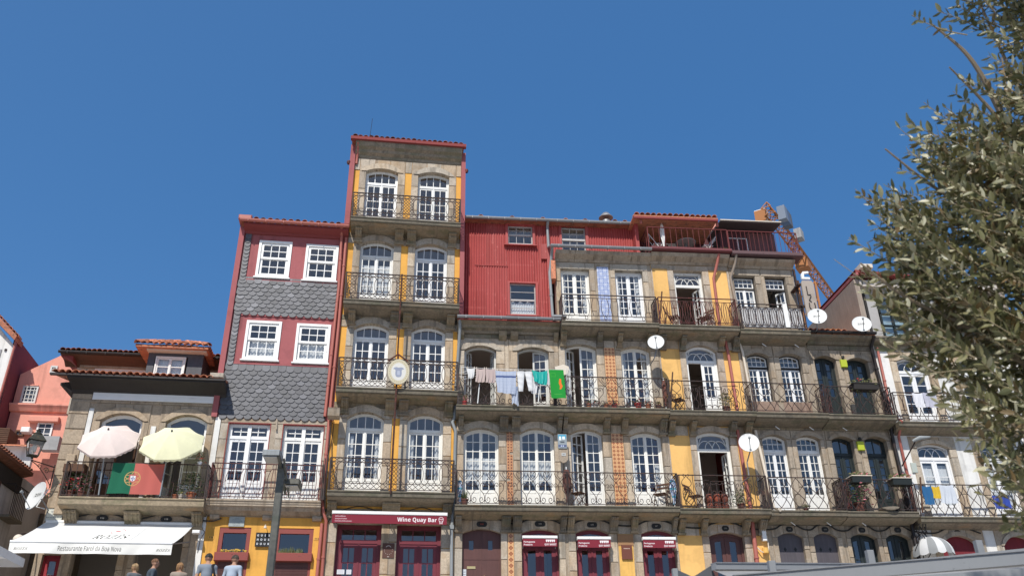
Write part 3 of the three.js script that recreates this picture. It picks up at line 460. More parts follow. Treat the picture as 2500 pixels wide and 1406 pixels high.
// ------------------------------------------------------------------ slate house
{
  const h = onFacade('slate_house', 'red house hung with grey fish-scale slates above a granite storey and yellow ground floor', 'house', FW, [-5.9, ST, 0]);
  const up = [[-7.19, -6.03, 16.19, 17.68], [-5.53, -4.37, 16.16, 17.64], [-7.24, -6.06, 13.03, 14.49], [-5.55, -4.39, 13.0, 14.46]].map(([a, b, c, d]) => ({ x0: a, x1: b, y0: c, ys: d }));
  const dr = [[-7.34, -6.04], [-5.61, -4.32]].map(([a, b]) => ({ x0: a, x1: b, y0: 8.27, ys: 10.8 }));
  const gr = [[-7.18, -6.24], [-5.48, -4.35]].map(([a, b]) => ({ x0: a, x1: b, y0: ST + .02, ys: 7.48 }));
  wall(h, -7.75, -4.06, 10.98, 18.12, up, M.red, 'wall', 0); wall(h, -7.6, -4.06, 7.8, 10.978, dr, M.stone[1], 'stone_wall'); wall(h, -7.6, -4.06, ST, 7.798, gr, M.yellow, 'ground_floor_wall', 0);
  shell(h, -7.75, -4.062, ST, 18.1, [8.25, 11.6, 15.0, 18.05], { side: M.red });
  dr.forEach((o, k) => surround(h, o, { wl: .26, wr: k ? .24 : .215, yt: 10.97, mat: M.stone, z: .025 }));
  // sash windows, white
  up.forEach((o, i) => {
    const { x0, x1, y0, ys: y1 } = o, mid = (y0 + y1) / 2 + .05, w = new G().ext([[x0, y0], [x1, y0], [x1, y1], [x0, y1]], -.1, .045, [[[x0 + .09, y0 + .1], [x1 - .09, y0 + .1], [x1 - .09, y1 - .09], [x0 + .09, y1 - .09]]]).build('sash_window', M.white, h);
    for (const [a, b, z] of [[mid - .04, y1 - .1, .005], [y0 + .11, mid + .02, -.035]]) {
      const X0 = x0 + .1, X1 = x1 - .1, s = .065, hs = []; for (let q = 0; q < 3; q++) for (let r = 0; r < 2; r++) hs.push([lerp(X0 + s, X1 - s, q / 3) + .013, lerp(X0 + s, X1 - s, (q + 1) / 3) - .013, lerp(a + s, b - s, r / 2) + .013, lerp(a + s, b - s, (r + 1) / 2) - .013]);
      new G().ext([[X0, a], [X1, a], [X1, b], [X0, b]], z - .04, z, hs.map(([p, q, r, t]) => [[p, r], [q, r], [q, t], [p, t]])).build('sash', M.white, w);
      for (const [p, q, r, t] of hs) { const pn = inst('pane', PANE, M.glass, w, (p + q) / 2, (r + t) / 2, z - .02); pn.scale.set(q - p, t - r, 1); }
    }
    new G().bbox(x0 - .05, x1 + .05, y0 - .05, y0 + .004, -.02, .1).build('sill', M.white, w);
    if (i > 1) new G().surf((u, v) => [lerp(x0 + .12, x1 - .12, u), lerp(y0 + .15, mid - .04, v), -.16 + .02 * Math.sin(u * 50 + i)], 30, 1).build('curtain', M.curtain, w);
  });
  dr.forEach((o, k) => {
    // two leaves, each a small casement over a tall glazed leaf
    const w = glazed(h, { ...o, z: -.1, bar: 10.36, lights: 2, fw: .06, rows: 4, cols: 2, panel: .68, stile: .085, name: 'french_door' });
    const g = new G(); for (const q of [0, 1]) { const a = lerp(o.x0 + .1, o.x1 - .1, q / 2) + .06, b = lerp(o.x0 + .1, o.x1 - .1, (q + 1) / 2) - .06; g.box(a, b, 10.545, 10.57, -.165, -.115).box((a + b) / 2 - .013, (a + b) / 2 + .013, 10.4, 10.74, -.165, -.115); } g.box((o.x0 + o.x1) / 2 - .06, (o.x0 + o.x1) / 2 + .06, 8.3, 10.75, -.1, -.075); g.build('mullion', M.white, w);
    new G().box(o.x0 - .03, o.x0 - .001, 8.3, 10.8, -.2, .032).box(o.x1 + .001, o.x1 + .03, 8.3, 10.8, -.2, .032).box(o.x0 - .03, o.x1 + .03, 10.801, 10.83, -.2, .032).build('reveal', M.maroon, w);
  });
  // slates, laid in overlapping courses; the small windows' red fields stay bare
  {
    const W = .262, EX = .153, pts = [[-W / 2 + .004, .24], [W / 2 - .004, .24], [W / 2 - .004, .05], ...along(0, Math.PI, 8).map((t) => [(W / 2 - .004) * Math.cos(t), .02 - .105 * Math.sin(t) + .03]), [-W / 2 + .004, .05]];
    const sg = [0, 1, 2].map((k) => new G().ext(pts, -.012, .014).geo({ du: k * .37, dv: k * .53 }));
    const fields = [[-7.71, -4.3, 10.98, 12.86], [-7.71, -4.3, 14.72, 16.06], [-7.71, -7.5, 12.86, 14.72], [-7.71, -7.5, 16.06, 17.95]];
    let left = 300; const rest = [];
    for (const [x0, x1, y0, y1] of fields) {
      const narrow = x1 - x0 < .4, rows = Math.round((y1 - y0) / EX);
      for (let j = rows - 1; j >= 0; j--) { const y = y0 + j * EX; const shift = (Math.round(y / EX) & 1) * W / 2; for (let x = x0 + W / 2 - (narrow ? .02 : shift); x < x1 + (narrow ? 0 : W * .3); x += W) {
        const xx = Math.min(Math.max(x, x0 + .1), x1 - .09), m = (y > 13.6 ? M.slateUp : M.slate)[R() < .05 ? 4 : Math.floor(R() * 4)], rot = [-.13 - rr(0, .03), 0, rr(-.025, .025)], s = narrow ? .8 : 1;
        if (left-- > 0) { const t = inst('slate', sg[Math.floor(R() * 3)], m, h, xx, y + rr(-.006, .006), .042 + rr(0, .006), rot); if (s < 1) t.scale.x = s; }
        else rest.push([xx, y, rot, s]);
      } }
      new G().box(x0, x1, y0 + .02, y1 + .06, .001, .008).build('slate_backing', M.slate[1], h);
    }
    if (rest.length) { const b = mergeGeometries(rest.map(([x, y, r, s]) => { const q = sg[0].clone(), o = offOf(h); q.applyMatrix4(new THREE.Matrix4().compose(new THREE.Vector3(x - o[0], y - o[1], .044 - o[2]), new THREE.Quaternion().setFromEuler(new THREE.Euler(...r)), new THREE.Vector3(s, 1, 1))); return q; })); const m = new THREE.Mesh(b, M.slate[0]); m.name = 'slate_courses'; m.userData.kind = 'stuff'; m.castShadow = m.receiveShadow = true; h.add(m); }
  }
  new G().box(-4.3, -4.06, 10.98, 18.1, .001, .03).box(-7.48, -4.3, 15.98, 16.1, .01, .042).box(-7.48, -4.3, 12.86, 12.93, .01, .04).box(-7.48, -4.3, 14.66, 14.76, .01, .03).build('trim', M.red, h);
  new G().box(-7.93, -7.752, 10.98, 18.3, -8, .1).build('party_wall', M.red, h);
  // eaves
  new G().prof([[-.05, 17.92], [.06, 17.92], [.1, 18.0], [.42, 18.1], [.42, 18.17], [-.05, 18.2]], -7.76, -4.06).build('soffit', M.maroon, h);
  gutter(h, -7.9, -4.05, 18.24, .5, .075, M.pipeRed);
  const rf = new G().prof([[.4, 18.2], [-4, 19.4], [-8, 18.3], [-8, 18.1], [-.1, 18.12]], -7.86, -4.07).build('roof', M.tileDark[0], h);
  tileRow(rf, -7.45, -4.3, 18.27, .52, 2, .27, M.tileDark, .235);
  new G().bbox(-7.96, -7.5, 18.26, 18.44, -.6, .52, .03).build('parapet_block', M.pipeRed, h); new G().bbox(-4.4, -4.06, 18.27, 18.36, -.4, .5, .03).build('parapet_block', M.maroon, h);
  pipe(h, [[-4.31, 18.2, .44], [-4.3, 18.0, .14], [-4.24, 16, .1], [-4.27, 14.4, .1], [-4.32, 11.1, .1]], .052, M.pipeRed);
  pipe(h, [[-4.13, 17.95, .12], [-4.13, 14.4, .12], [-4.17, 11.3, .12], [-4.17, 8.35, .12], [-4.1, 7.95, .2], [-3.99, 7.7, .12], [-3.98, ST, .12]], .052, M.pipeRed);
  pipe(h, [[-4.11, 7.62, .1], [-4.14, ST, .1]], .055, M.pipeRed);
  // balcony with a deep moulded slab
  const bs = new G().prof([[-.05, 8.25], [.45, 8.25], [.47, 8.23], [.47, 8.19], [.44, 8.17], [.44, 8.12], [.42, 8.1], [.42, 8.05], [.37, 8.02], [.3, 7.93], [.12, 7.83], [-.05, 7.82]], -7.62, -4.18).build('balcony_slab', M.stone[1], h);
  for (const x of [-7.36, -5.79, -4.28]) new G().prof([[-.05, 7.83], [.16, 7.83], [.16, 7.76], [.1, 7.7], [-.05, 7.68]], x - .14, x + .14).build('corbel', M.stone[1], bs);
  railing(h, 'oval', -7.6, -4.22, 8.28, 9.36, .42, { unit: .42, top: .17, bot: .15, bow: .09, topRings: true, inner: true, mat: M.ironRed });
  // ground floor
  gr.forEach((o, k) => {
    const { x0, x1 } = o, w = new G().ext([[x0, ST + .02], [x1, ST + .02], [x1, 7.48], [x0, 7.48]], -.16, -.02, [[[x0 + .12, 6.7], [x1 - .12, 6.7], [x1 - .12, 7.32], [x0 + .12, 7.32]]]).build('shop_window', M.frameRed, h);
    const p = inst('pane', PANE, M.glass, w, (x0 + x1) / 2, 7.01, -.09); p.scale.set(x1 - x0 - .24, .62, 1);
    new G().bbox(x0 - .03, x1 + .03, 6.46, 6.71, -.02, .18, .015).build('window_box', M.frameRed, w);
    const sh = new G(); for (let i = 0; i < 20; i++) { const y = ST + .1 + i * .1; sh.quad([x0 + .08, y, -.015], [x1 - .08, y, -.015], [x1 - .08, y + .09, -.002], [x0 + .08, y + .09, -.002]); } sh.build('shutter', M.doorBrown, w);
  });
  for (const [x0, x1, n, mats, hgt] of [[-7.1, -6.3, 34, [M.leafB, M.flowerYellow], .1], [-5.35, -4.62, 60, [M.leafA, M.leafB], .22]]) {
    const t = thing('window_box_plant', k3(x0) ? 'low yellow flowers in the red window box beside house number 114' : 'tuft of green grass-like leaves in the red window box nearer the number 113', 'plant', FW, [(x0 + x1) / 2, 6.71, .09]);
    mats.forEach((m, q) => { const g = new G(); for (let i = 0; i < n; i++) { const x = rr(-(x1 - x0) / 2, (x1 - x0) / 2), z = rr(-.06, .06), l = rr(.5, 1) * hgt * (1 - .5 * Math.abs(x) / (x1 - x0)), a = rr(-.5, .5); g.tri([x - .012, 0, z], [x + .012, 0, z], [x + l * a, l, z + l * rr(-.3, .4)]); if (q && hgt < .2) g.box(x, x + .03, l - .02, l + .01, z, z + .03); } g.build(q && hgt < .2 ? 'flowers' : 'leaves', m, t); });
  }
  function k3(x) { return x < -6; }
  panel('address_plaque', canvasTex(192, 128, (c, w, H) => { c.fillStyle = '#9fa6a4'; c.fillRect(0, 0, w, H); c.fillStyle = '#6d7577'; const q = rng(7); for (let i = 0; i < 6; i++) { const l = 60 + q() * 80; for (let x = w / 2 - l / 2; x < w / 2 + l / 2; x += 9) c.fillRect(x, 18 + i * 18, 3 + q() * 4, 8); } }), h, -6.93, -6.47, 7.5, 7.8, .03);
  const gs = onFacade('guest_house_sign', 'black square sign of white letters on the yellow wall between two red windows', 'sign', FW, [-5.78, 6.9, .04]);
  panel('sign_board', canvasTex(256, 192, (c, w, H) => { c.fillStyle = '#15171a'; c.fillRect(0, 0, w, H); c.fillStyle = '#dcdfe2'; c.font = 'bold 40px sans-serif'; c.textAlign = 'center'; ['GUEST', 'HOUSE', 'DOURO'].forEach((t, j) => [...t].forEach((ch, i) => c.fillText(ch, 30 + i * 49, 52 + j * 58))); }), gs, -6.07, -5.5, 6.9, 7.32, .06, { d: .03 });
  new G().bar([-5.8, 7.52, .02], [-5.8, 7.52, .26], .012).lathe([-5.8, 7.42, .24], [[.0, .09], [.03, .08], [.05, 0], [.0, 0]], 8).build('sign_lamp', M.cream, gs);
  for (const [x, n] of [[-7.4, '114'], [-4.24, '113']]) panel('number_plate', canvasTex(64, 32, (c) => { c.fillStyle = '#dba24a'; c.fillRect(0, 0, 64, 32); c.fillStyle = '#1c1713'; c.font = 'bold 28px sans-serif'; c.textAlign = 'center'; c.fillText(n, 32, 27); }), h, x - .09, x + .09, 7.125, 7.215, .006, { d: .008 });
  new G().bar([-5.85, 11.0, .02], [-5.83, 10.6, .1], .03, 6).build('bracket', M.stone[1], h);
  // white painted strip against the stone house
  new G().box(-7.79, -7.62, 7.6, 11.0, -.3, .02).box(-7.77, -7.602, ST, 7.598, -.3, .05).build('white_strip', M.whitewall, h);
}
// ------------------------------------------------------------------ stone house with the restaurant
{
  const h = onFacade('stone_house', 'low dark stone house with wide eaves and a tiled dormer above the restaurant', 'house', FW, [-10, ST, 0]);
  const up = [{ x0: -11.3, x1: -10.02, y0: 8.16, ys: 10.75, yc: 11.0 }, { x0: -9.3, x1: -8.02, y0: 8.16, ys: 10.76, yc: 11.02 }];
  const gr = [{ x0: -12.12, x1: -11.6, y0: ST + .02, ys: 6.6, bare: true }, { x0: -11.3, x1: -10.0, y0: ST + .02, ys: 7.3, yc: 7.5 }, { x0: -9.5, x1: -8.2, y0: ST + .02, ys: 7.3, yc: 7.5 }];
  const MB = [mat(T.stone, .78, .72, .66), mat(T.stone, .7, .66, .62), mat(T.stone, .85, .78, .70)];
  wall(h, -12.32, -7.78, ST, 11.75, [...up, ...gr], MB[0]);
  shell(h, -12.32, -7.78, ST, 11.7, [8.1, 11.7], { side: MB[0], depth: 10 });
  up.forEach((o, k) => { surround(h, o, { wl: .2, wr: .2, yt: 11.32, mat: MB, ring: .2 }); glazed(h, { ...o, bar: 10.2, lights: 1, fw: .06, rows: 3, cols: 1, panel: .6, open: k ? [70, 0] : [0, 65], curtain: null, leafPaint: k ? M.white : M.brownwood }); });
  gr.slice(1).forEach((o) => surround(h, o, { wl: .2, wr: .2, yt: 7.62, mat: MB, ring: .1 }));
  for (let i = 0; i < 7; i++) band(h, -12.32, -11.72, 7.95 + i * .5, 8.43 + i * .5, 1, .03, MB);
  band(h, -12.32, -7.8, 11.33, 11.42, 5, .03, MB); band(h, -12.32, -11.7, 11.45, 11.7, 1, .02, MB);
  glazed(h, { ...gr[0], rows: 1, cols: 1, panel: 1.6, leaves: 1, stile: .1, paint: mat(T.wood, .33, .03, .045), name: 'side_door' });
  panel('white_board', T.paint.clone(), h, -11.68, -7.87, 11.43, 11.67, .045, { d: .05, mat: { color: lin(.8, .8, .82) } });
  for (const [a, b, c, d] of [[-11.7, -11.56, 8.2, 11.13], [-9.73, -9.58, 8.2, 10.6]]) new G().box(a, b, c, d, .0, .045).build('white_pilaster', M.whitewall, h);
  // lower eaves: boarded cove, tiles, and the same along the west side
  const cove = [[-.02, 11.6], [.04, 11.62], [.12, 11.72], [.5, 11.86], [.74, 11.9], [.74, 11.98], [-.02, 12.05]];
  new G().prof(cove, -12.35, -7.55).build('eaves_cove', M.darkwood, h);
  const sidePts = cove.map(([z, y]) => [-12.32 - z * .62, y]); new G().ext(sidePts, -6, -.02).build('side_cove', M.darkwood, h);
  new G().box(-12.86, -7.52, 11.95, 12.01, .68, .8).build('fascia', M.ironBlack, h);
  const r1 = new G().prof([[.78, 12.02], [-2.0, 12.75], [-2.0, 12.6], [.7, 11.985]], -12.8, -7.56).build('lower_roof', M.tile[0], h);
  tileRow(r1, -12.8, -7.9, 12.03, .84, 3, .26, M.tile);
  new G().bbox(-8.02, -7.58, 12.05, 12.22, .3, .8, .03).build('end_stone', M.stone[3], h);
  // set-back upper storey
  new G().box(-13.1, -7.8, 11.6, 13.75, -6, -2.0).build('upper_wall', M.stone[0], h);
  new G().box(-12.5, -7.9, 12.4, 13.33, -2.0, -1.96).build('upper_white_band', M.whitewall, h);
  new G().box(-13.0, -7.9, 13.28, 13.6, -2.0, -1.9).build('upper_cornice', M.stone[1], h);
  new G().ext([[-13.1, 13.3], [-13.3, 13.42], [-13.5, 13.46], [-13.5, 13.56], [-13.1, 13.6]], -6, -1.4).build('upper_side_eaves', M.maroon, h);
  new G().prof([[-2, 13.3], [-1.75, 13.44], [-1.3, 13.5], [-1.3, 13.56], [-2, 13.64]], -13.5, -7.85).build('upper_eaves', M.brownwood, h);
  gutter(h, -13.55, -7.8, 13.58, -1.24, .06, M.ironBlack);
  const r2 = new G().prof([[-1.22, 13.6], [-4, 14.35], [-7, 13.6], [-7, 13.5], [-1.3, 13.57]], -13.5, -7.85).build('upper_roof', M.tileDark[0], h);
  tileRow(r2, -13.5, -7.86, 13.62, -1.2, 2, .26, M.tileDark, .17);
  // dormer
  new G().box(-10.42, -10.2, 12.2, 13.4, -4, -.62).box(-9.12, -8.62, 12.2, 13.4, -4, -.62).box(-10.2, -9.12, 12.2, 12.58, -4, -.62).box(-10.2, -9.12, 13.28, 13.4, -4, -.62).box(-10.2, -9.12, 12.58, 13.28, -4, -1.6).build('dormer_wall', M.slate[1], h);
  glazed(h, { x0: -10.16, x1: -9.18, y0: 12.58, ys: 13.27, z: -.58, fw: .05, rows: 2, cols: 1, panel: .03, stile: .045, name: 'dormer_window', curtain: [12.62, 13.2, 'full'] });
  new G().box(-10.45, -8.5, 13.4, 13.5, -.7, -.36).build('dormer_fascia', M.cream, h);
  const dr = new G(); { const a = -10.78, b = -8.42, y = 13.5, zf = -.2, zb = -4.2, m = (a + b) / 2; dr.quad([a, y, zf], [b, y, zf], [m + .2, y + .62, -1.5], [m - .2, y + .62, -1.5]).tri([b, y, zf], [b, y, zb], [m + .2, y + .62, -1.5]).tri([a, y, zb], [a, y, zf], [m - .2, y + .62, -1.5]).tri([b, y, zb], [m, y + .7, zb], [m + .2, y + .62, -1.5]).tri([a, y, zb], [m - .2, y + .62, -1.5], [m, y + .7, zb]).quad([m - .2, y + .62, -1.5], [m + .2, y + .62, -1.5], [m, y + .7, zb], [m, y + .7, zb]).quad([a, y - .06, zb], [b, y - .06, zb], [b, y - .06, zf], [a, y - .06, zf]).box(a, b, y - .06, y, zf - .01, zf).box(b - .01, b, y - .06, y, zb, zf).box(a, a + .01, y - .06, y, zb, zf); }
  const dm = dr.build('dormer_roof', M.tile[0], h), hip = (x, j) => x > -10.78 + j * .33 && x < -8.42 - j * .33;
  tileRow(dm, -10.8, -8.4, 13.53, -.14, 4, .46, M.tile, .2, .33, hip);
  for (let j = 0; j < 11; j++) for (const s of [1, -1]) inst('roof_tile', TILE, M.tile[j % 3], dm, s > 0 ? -8.38 : -10.82, 13.53, -.4 - j * .2, [0, 0, 0]).rotation.set(0, s * Math.PI / 2, 0, 'YXZ');
  for (const s of [1, -1]) for (let j = 0; j < 5; j++) { const t = j / 5, q = inst('ridge_tile', TILE, M.tile[(j + 1) % 3], dm, lerp(s > 0 ? -8.42 : -10.78, -9.6 + s * .2, t), 13.58 + .6 * t, lerp(-.2, -1.5, t), [0, 0, 0]); q.rotation.set(.42, s * .72, 0, 'YXZ'); q.scale.set(1.15, 1.2, 1.1); }
  // balcony
  balcony(h, -11.78, -7.62, 8.15, { mat: [M.stoneDark[2], M.stoneDark[2], M.stoneDark[0]], fascia: M.stoneDark[2], corbels: [[-11.68, -11.32], [-9.96, -9.5], [-8.0, -7.7]], t: .22 });
  railing(h, 'bars', -11.76, -7.64, 8.16, 9.2, .72, { unit: .16, posts: [-11.76, -10.66, -8.92, -7.64] });
  new G().bbox(-12.05, -11.78, 7.75, 9.6, .0, .12, .02).build('stone_block', MB[2], h);
  for (const [x, n] of [[-10.65, '116'], [-8.79, '115']]) new G().ext(ell(x, 7.68, .17, .1, 20), .02, .045).build('number_plate', M.black, h), panel('house_number', canvasTex(64, 32, (c) => { c.fillStyle = '#161412'; c.fillRect(0, 0, 64, 32); c.fillStyle = '#cfc9c0'; c.font = 'bold 26px sans-serif'; c.textAlign = 'center'; c.fillText(n, 32, 26); }), h, x - .09, x + .09, 7.64, 7.72, .05, { d: .006 });
  panel('street_sign', canvasTex(192, 128, (c, w, H) => { c.fillStyle = '#cfd0c4'; c.fillRect(0, 0, w, H); c.strokeStyle = '#7a7f86'; c.lineWidth = 4; c.strokeRect(6, 6, w - 12, H - 12); c.fillStyle = '#5a6069'; c.font = 'bold 27px serif'; c.textAlign = 'center'; c.fillText('MURO', w / 2, 42); c.fillText('DOS', w / 2, 70); c.font = 'bold 21px serif'; c.fillText('BACALHOEIROS', w / 2, 102); }), h, -12.27, -11.8, 7.58, 7.93, .03);
  pipe(h, [[-12.35, 8.5, .1], [-12.55, 7.95, .15], [-12.3, 7.9, .15]], .02, M.plastic, 'conduit');
}
// ------------------------------------------------------------------ shared pieces of the eastern row
// ribbed metal cladding, cut round the windows
const CZ = -.45;                                        // the clad storeys stand back from the stone front
function atticShell(h, x0, x1, y0, y1) { new G().box(x0, x1, y0, y1, -4.1, -4).box(x0, x0 + .1, y0, y1, -4, CZ - .12).box(x1 - .1, x1, y0, y1, -4, CZ - .12).box(x0, x1, y1, y1 + .1, -4, CZ - .12).box(x0, x1, y0 - .1, y0, -4, CZ - .12).build('interior', M.interior, h); new G().box(x0, x0 + .09, y0, y1, -9, -4.11).box(x1 - .09, x1, y0, y1, -9, -4.11).build('side_wall', M.maroon, h); }
function cladding(h, x0, x1, y0, y1, z, openings, material, widths) {
  const P = .095, A = .021, xs = [...new Set([x0, x1, ...openings.flatMap((o) => [o[0], o[1]]), ...(widths || [])])].filter((x) => x >= x0 && x <= x1).sort((a, b) => a - b);
  for (let i = 0; i < xs.length - 1; i++) {
    const a = xs[i], b = xs[i + 1], cuts = openings.filter((o) => o[0] < b - .01 && o[1] > a + .01).sort((p, q) => p[2] - q[2]); let y = y0; const runs = [];
    for (const o of cuts) { if (o[2] > y + .02) runs.push([y, o[2]]); y = o[3]; } if (y < y1 - .02) runs.push([y, y1]);
    for (const [c, d] of runs) { const g = new G(), n = Math.max(2, Math.round((b - a) / (P / 8))), f = (x) => z + A * Math.sin(x / P * 2 * Math.PI) + (i & 1 ? .004 : 0); const q = along(a, b, n); for (let k = 0; k < n; k++) g.quad([q[k], c, f(q[k])], [q[k + 1], c, f(q[k + 1])], [q[k + 1], d, f(q[k + 1])], [q[k], d, f(q[k])]); g.build('ribbed_sheet', material, h, { smooth: .8 }); }
  }
}
const TW = mat(T.paint, .10, .035, .04), RB = mat(T.paint, .16, .035, .035);
const azulejo = canvasTex(64, 64, (c) => { c.fillStyle = '#d9a878'; c.fillRect(0, 0, 64, 64); c.translate(32, 32); c.rotate(Math.PI / 4); c.fillStyle = '#8a4a2c'; c.fillRect(-19, -19, 38, 38); c.fillStyle = '#c88c60'; c.fillRect(-11, -11, 22, 22); c.fillStyle = '#6d4330'; c.fillRect(-6, -6, 12, 12); });
const azulejoB = canvasTex(64, 64, (c) => { c.fillStyle = '#c79066'; c.fillRect(0, 0, 64, 64); c.translate(32, 32); c.rotate(Math.PI / 4); c.fillStyle = '#74402b'; c.fillRect(-17, -17, 34, 34); c.fillStyle = '#3b2b26'; c.fillRect(-6, -6, 12, 12); });
const azulejoBlue = canvasTex(64, 64, (c) => { c.fillStyle = '#c8cede'; c.fillRect(0, 0, 64, 64); c.strokeStyle = '#4a66a8'; c.lineWidth = 5; for (const [x, y] of [[0, 0], [64, 64]]) for (const r of [14, 28, 40]) { c.beginPath(); c.arc(x, y, r, 0, 7); c.stroke(); } c.fillStyle = '#3f5aa0'; c.fillRect(26, 26, 12, 12); });
const TM = { a: std({ map: azulejo, roughness: .3 }), b: std({ map: azulejoB, roughness: .35 }), c: std({ map: azulejoBlue, roughness: .3 }) };
const TBOX = new THREE.BoxGeometry(1, 1, 1);
function tiles(h, x0, x1, y0, y1, cols, material, miss = 0) { const s = (x1 - x0) / cols, rows = Math.round((y1 - y0) / s), sy = (y1 - y0) / rows; for (let j = 0; j < rows; j++) for (let i = 0; i < cols; i++) { if (R() < miss) continue; const t = inst('wall_tile', TBOX, material, h, x0 + (i + .5) * s, y0 + (j + .5) * sy, .012 + rr(0, .003), [0, 0, (i + j) % 2 && material === TM.c ? Math.PI / 2 : 0]); t.scale.set(s - .004, sy - .004, .022); } }
function plate(h, x, y, n, w = .34, col = '#b04a3a') {
  new G().ext([...ell(x - w / 2 + .085, y, .085, .085, 8, Math.PI / 2, 1.5 * Math.PI), ...ell(x + w / 2 - .085, y, .085, .085, 8, -Math.PI / 2, Math.PI / 2)], .02, .045).build('number_plate', M.black, h);
  panel('house_number', canvasTex(64, 32, (c) => { c.fillStyle = '#121110'; c.fillRect(0, 0, 64, 32); c.fillStyle = col; c.font = 'bold 25px serif'; c.textAlign = 'center'; c.fillText(n, 32, 25); }), h, x - .085, x + .085, y - .042, y + .042, .05, { d: .006 });
}
const rope = (pts, n = 40) => new THREE.CatmullRomCurve3(pts.map((p) => new THREE.Vector3(...p)), false, 'centripetal').getPoints(n).map((v) => [v.x, v.y, v.z]);

// ------------------------------------------------------------------ red-clad house
{
  const h = onFacade('red_clad_house', 'stone house whose upper storeys are clad in ribbed red metal sheets', 'house', FE, [2.7, ST, 0]);
  const f3 = [{ x0: 1.13, x1: 2.25, y0: 11.5, ys: 13.74, yc: 13.91 }, { x0: 3.0, x1: 4.12, y0: 11.5, ys: 13.74, yc: 13.9 }];
  const f2 = [{ x0: 1.14, x1: 2.32, y0: 8.17, ys: 10.7, yc: 10.9 }, { x0: 3.03, x1: 4.2, y0: 8.17, ys: 10.72, yc: 10.92 }];
  const gr = [{ x0: 1.14, x1: 2.37, y0: ST + .02, ys: 7.41, yc: 7.55 }, { x0: 3.03, x1: 4.23, y0: ST + .02, ys: 7.43, yc: 7.56 }];
  wall(h, .87, 4.48, ST, 14.6, [...f3, ...f2, ...gr], M.stone[1]);
  const wn = [[2.76, 3.72, 18.38, 19.22], [2.8, 3.78, 15.39, 16.7]];
  shell(h, .87, 4.48, ST, 14.6, [8.1, 11.45, 14.6], { side: M.maroon }); atticShell(h, 1.1, 4.3, 14.8, 19.25);
  f3.forEach((o, k) => surround(h, o, { wl: k ? .3 : .22, wr: k ? .34 : .3, yt: 14.2 })); f2.forEach((o, k) => surround(h, o, { wl: k ? .22 : .24, wr: k ? .26 : .24, yt: 11.05 })); gr.forEach((o, k) => surround(h, o, { wl: k ? .24 : .24, wr: .2, yt: 7.82, ring: .0 }));
  band(h, 2.56, 2.7, 11.5, 14.2, 1, .02); band(h, 2.6, 2.79, 10.78, 11.05, 1, .03); band(h, .88, 4.46, 11.05, 11.14, 4, .03, M.stoneDark); band(h, .88, 4.46, 7.83, 7.95, 4, .03, M.stoneDark); band(h, .88, 4.46, 14.2, 14.36, 3, .04, M.stoneDark);
  tiles(h, 2.585, 2.785, 8.2, 10.78, 2, TM.b, .08); tiles(h, 2.59, 2.775, 4.5, 7.42, 1, TM.a);
  glazed(h, { ...f3[0], rows: 6, cols: 2, panel: .45, paint: M.oldwhite, open: [62, 78], name: 'french_door', munt: .022 }); glazed(h, { ...f3[1], rows: 6, cols: 2, panel: .45, paint: M.oldwhite, open: [86, 14], name: 'french_door', munt: .022 });
  f2.forEach((o, k) => glazed(h, { ...o, rows: 6, cols: 2, panel: .66, stile: .05, munt: .024, curtain: k ? [8.9, 9.9, 'vee'] : [8.9, 9.95, 'vee'], open: k ? [0, 0] : [0, 4] }));
  { const o = gr[0], w = new G().ext(topped(o.x0, o.x1, o.y0, arch(o.x0, o.x1, o.ys, o.yc)), -.2, -.14, [[[1.36, 6.92], [1.5, 6.92], [1.5, 7.22], [1.36, 7.22]], [[1.97, 6.92], [2.11, 6.92], [2.11, 7.22], [1.97, 7.22]]]).build('front_door', M.doorBrown, h);
    for (const x of [1.43, 2.04]) { const p = inst('pane', PANE, M.glass, w, x, 7.07, -.17); p.scale.set(.14, .3, 1); }
    new G().box(1.752, 1.766, ST, 7.5, -.14, -.13).box(1.2, 1.74, 6.62, 6.65, -.14, -.13).box(1.78, 2.32, 6.62, 6.65, -.14, -.13).build('door_rail', M.doorBrown, w);
    new G().bbox(1.3, 1.57, 6.34, 6.42, -.14, -.12, .004).build('letter_plate', std({ color: lin(.62, .5, .25), metalness: .6, roughness: .35 }), w); new G().lathe([1.85, 6.1, -.1], [[0, .04], [.035, .02], [.035, -.02], [0, -.04]], 10).build('door_knob', std({ color: lin(.6, .45, .15), metalness: .8, roughness: .3 }), w, { smooth: true }); panel('notice', canvasTex(32, 48, (c) => { c.fillStyle = '#c9cdd2'; c.fillRect(0, 0, 32, 48); c.fillStyle = '#9aa0a8'; for (let i = 0; i < 6; i++) c.fillRect(5, 6 + i * 7, 22, 3); }), w, 1.17, 1.28, 5.8, 6.33, -.13, { d: .006 }); }
  glazed(h, { ...gr[1], z: -.2, bar: 7.12, lights: 1, fw: .08, rows: 1, cols: 1, panel: .5, stile: .13, paint: M.doorRed });
  const C3 = [[.95, 1.12], [2.34, 2.62], [2.75, 3.03], [4.3, 4.46]], C2 = [[.9, 1.1], [2.38, 2.66], [2.74, 3.02], [4.28, 4.47]];
  balcony(h, .85, 4.48, 11.46, { mat: M.stoneDark, corbels: C3 }); balcony(h, .86, 4.48, 8.15, { mat: [M.stoneDark[2], M.stoneDark[0], M.stoneDark[1]], corbels: C2 });
  railing(h, 'scroll', .9, 4.16, 11.48, 12.52, .72, { ends: [.9] }); railing(h, 'scroll', .92, 4.46, 8.16, 9.24, .72, { ends: [.92] });
  // cornice with its corbels under the cladding
  new G().prof([[-.05, 14.36], [.1, 14.36], [.14, 14.44], [.3, 14.5], [.34, 14.58], [.52, 14.64], [.52, 14.7], [-.05, 14.72]], .86, 4.5).build('cornice', M.stoneDark[0], h);
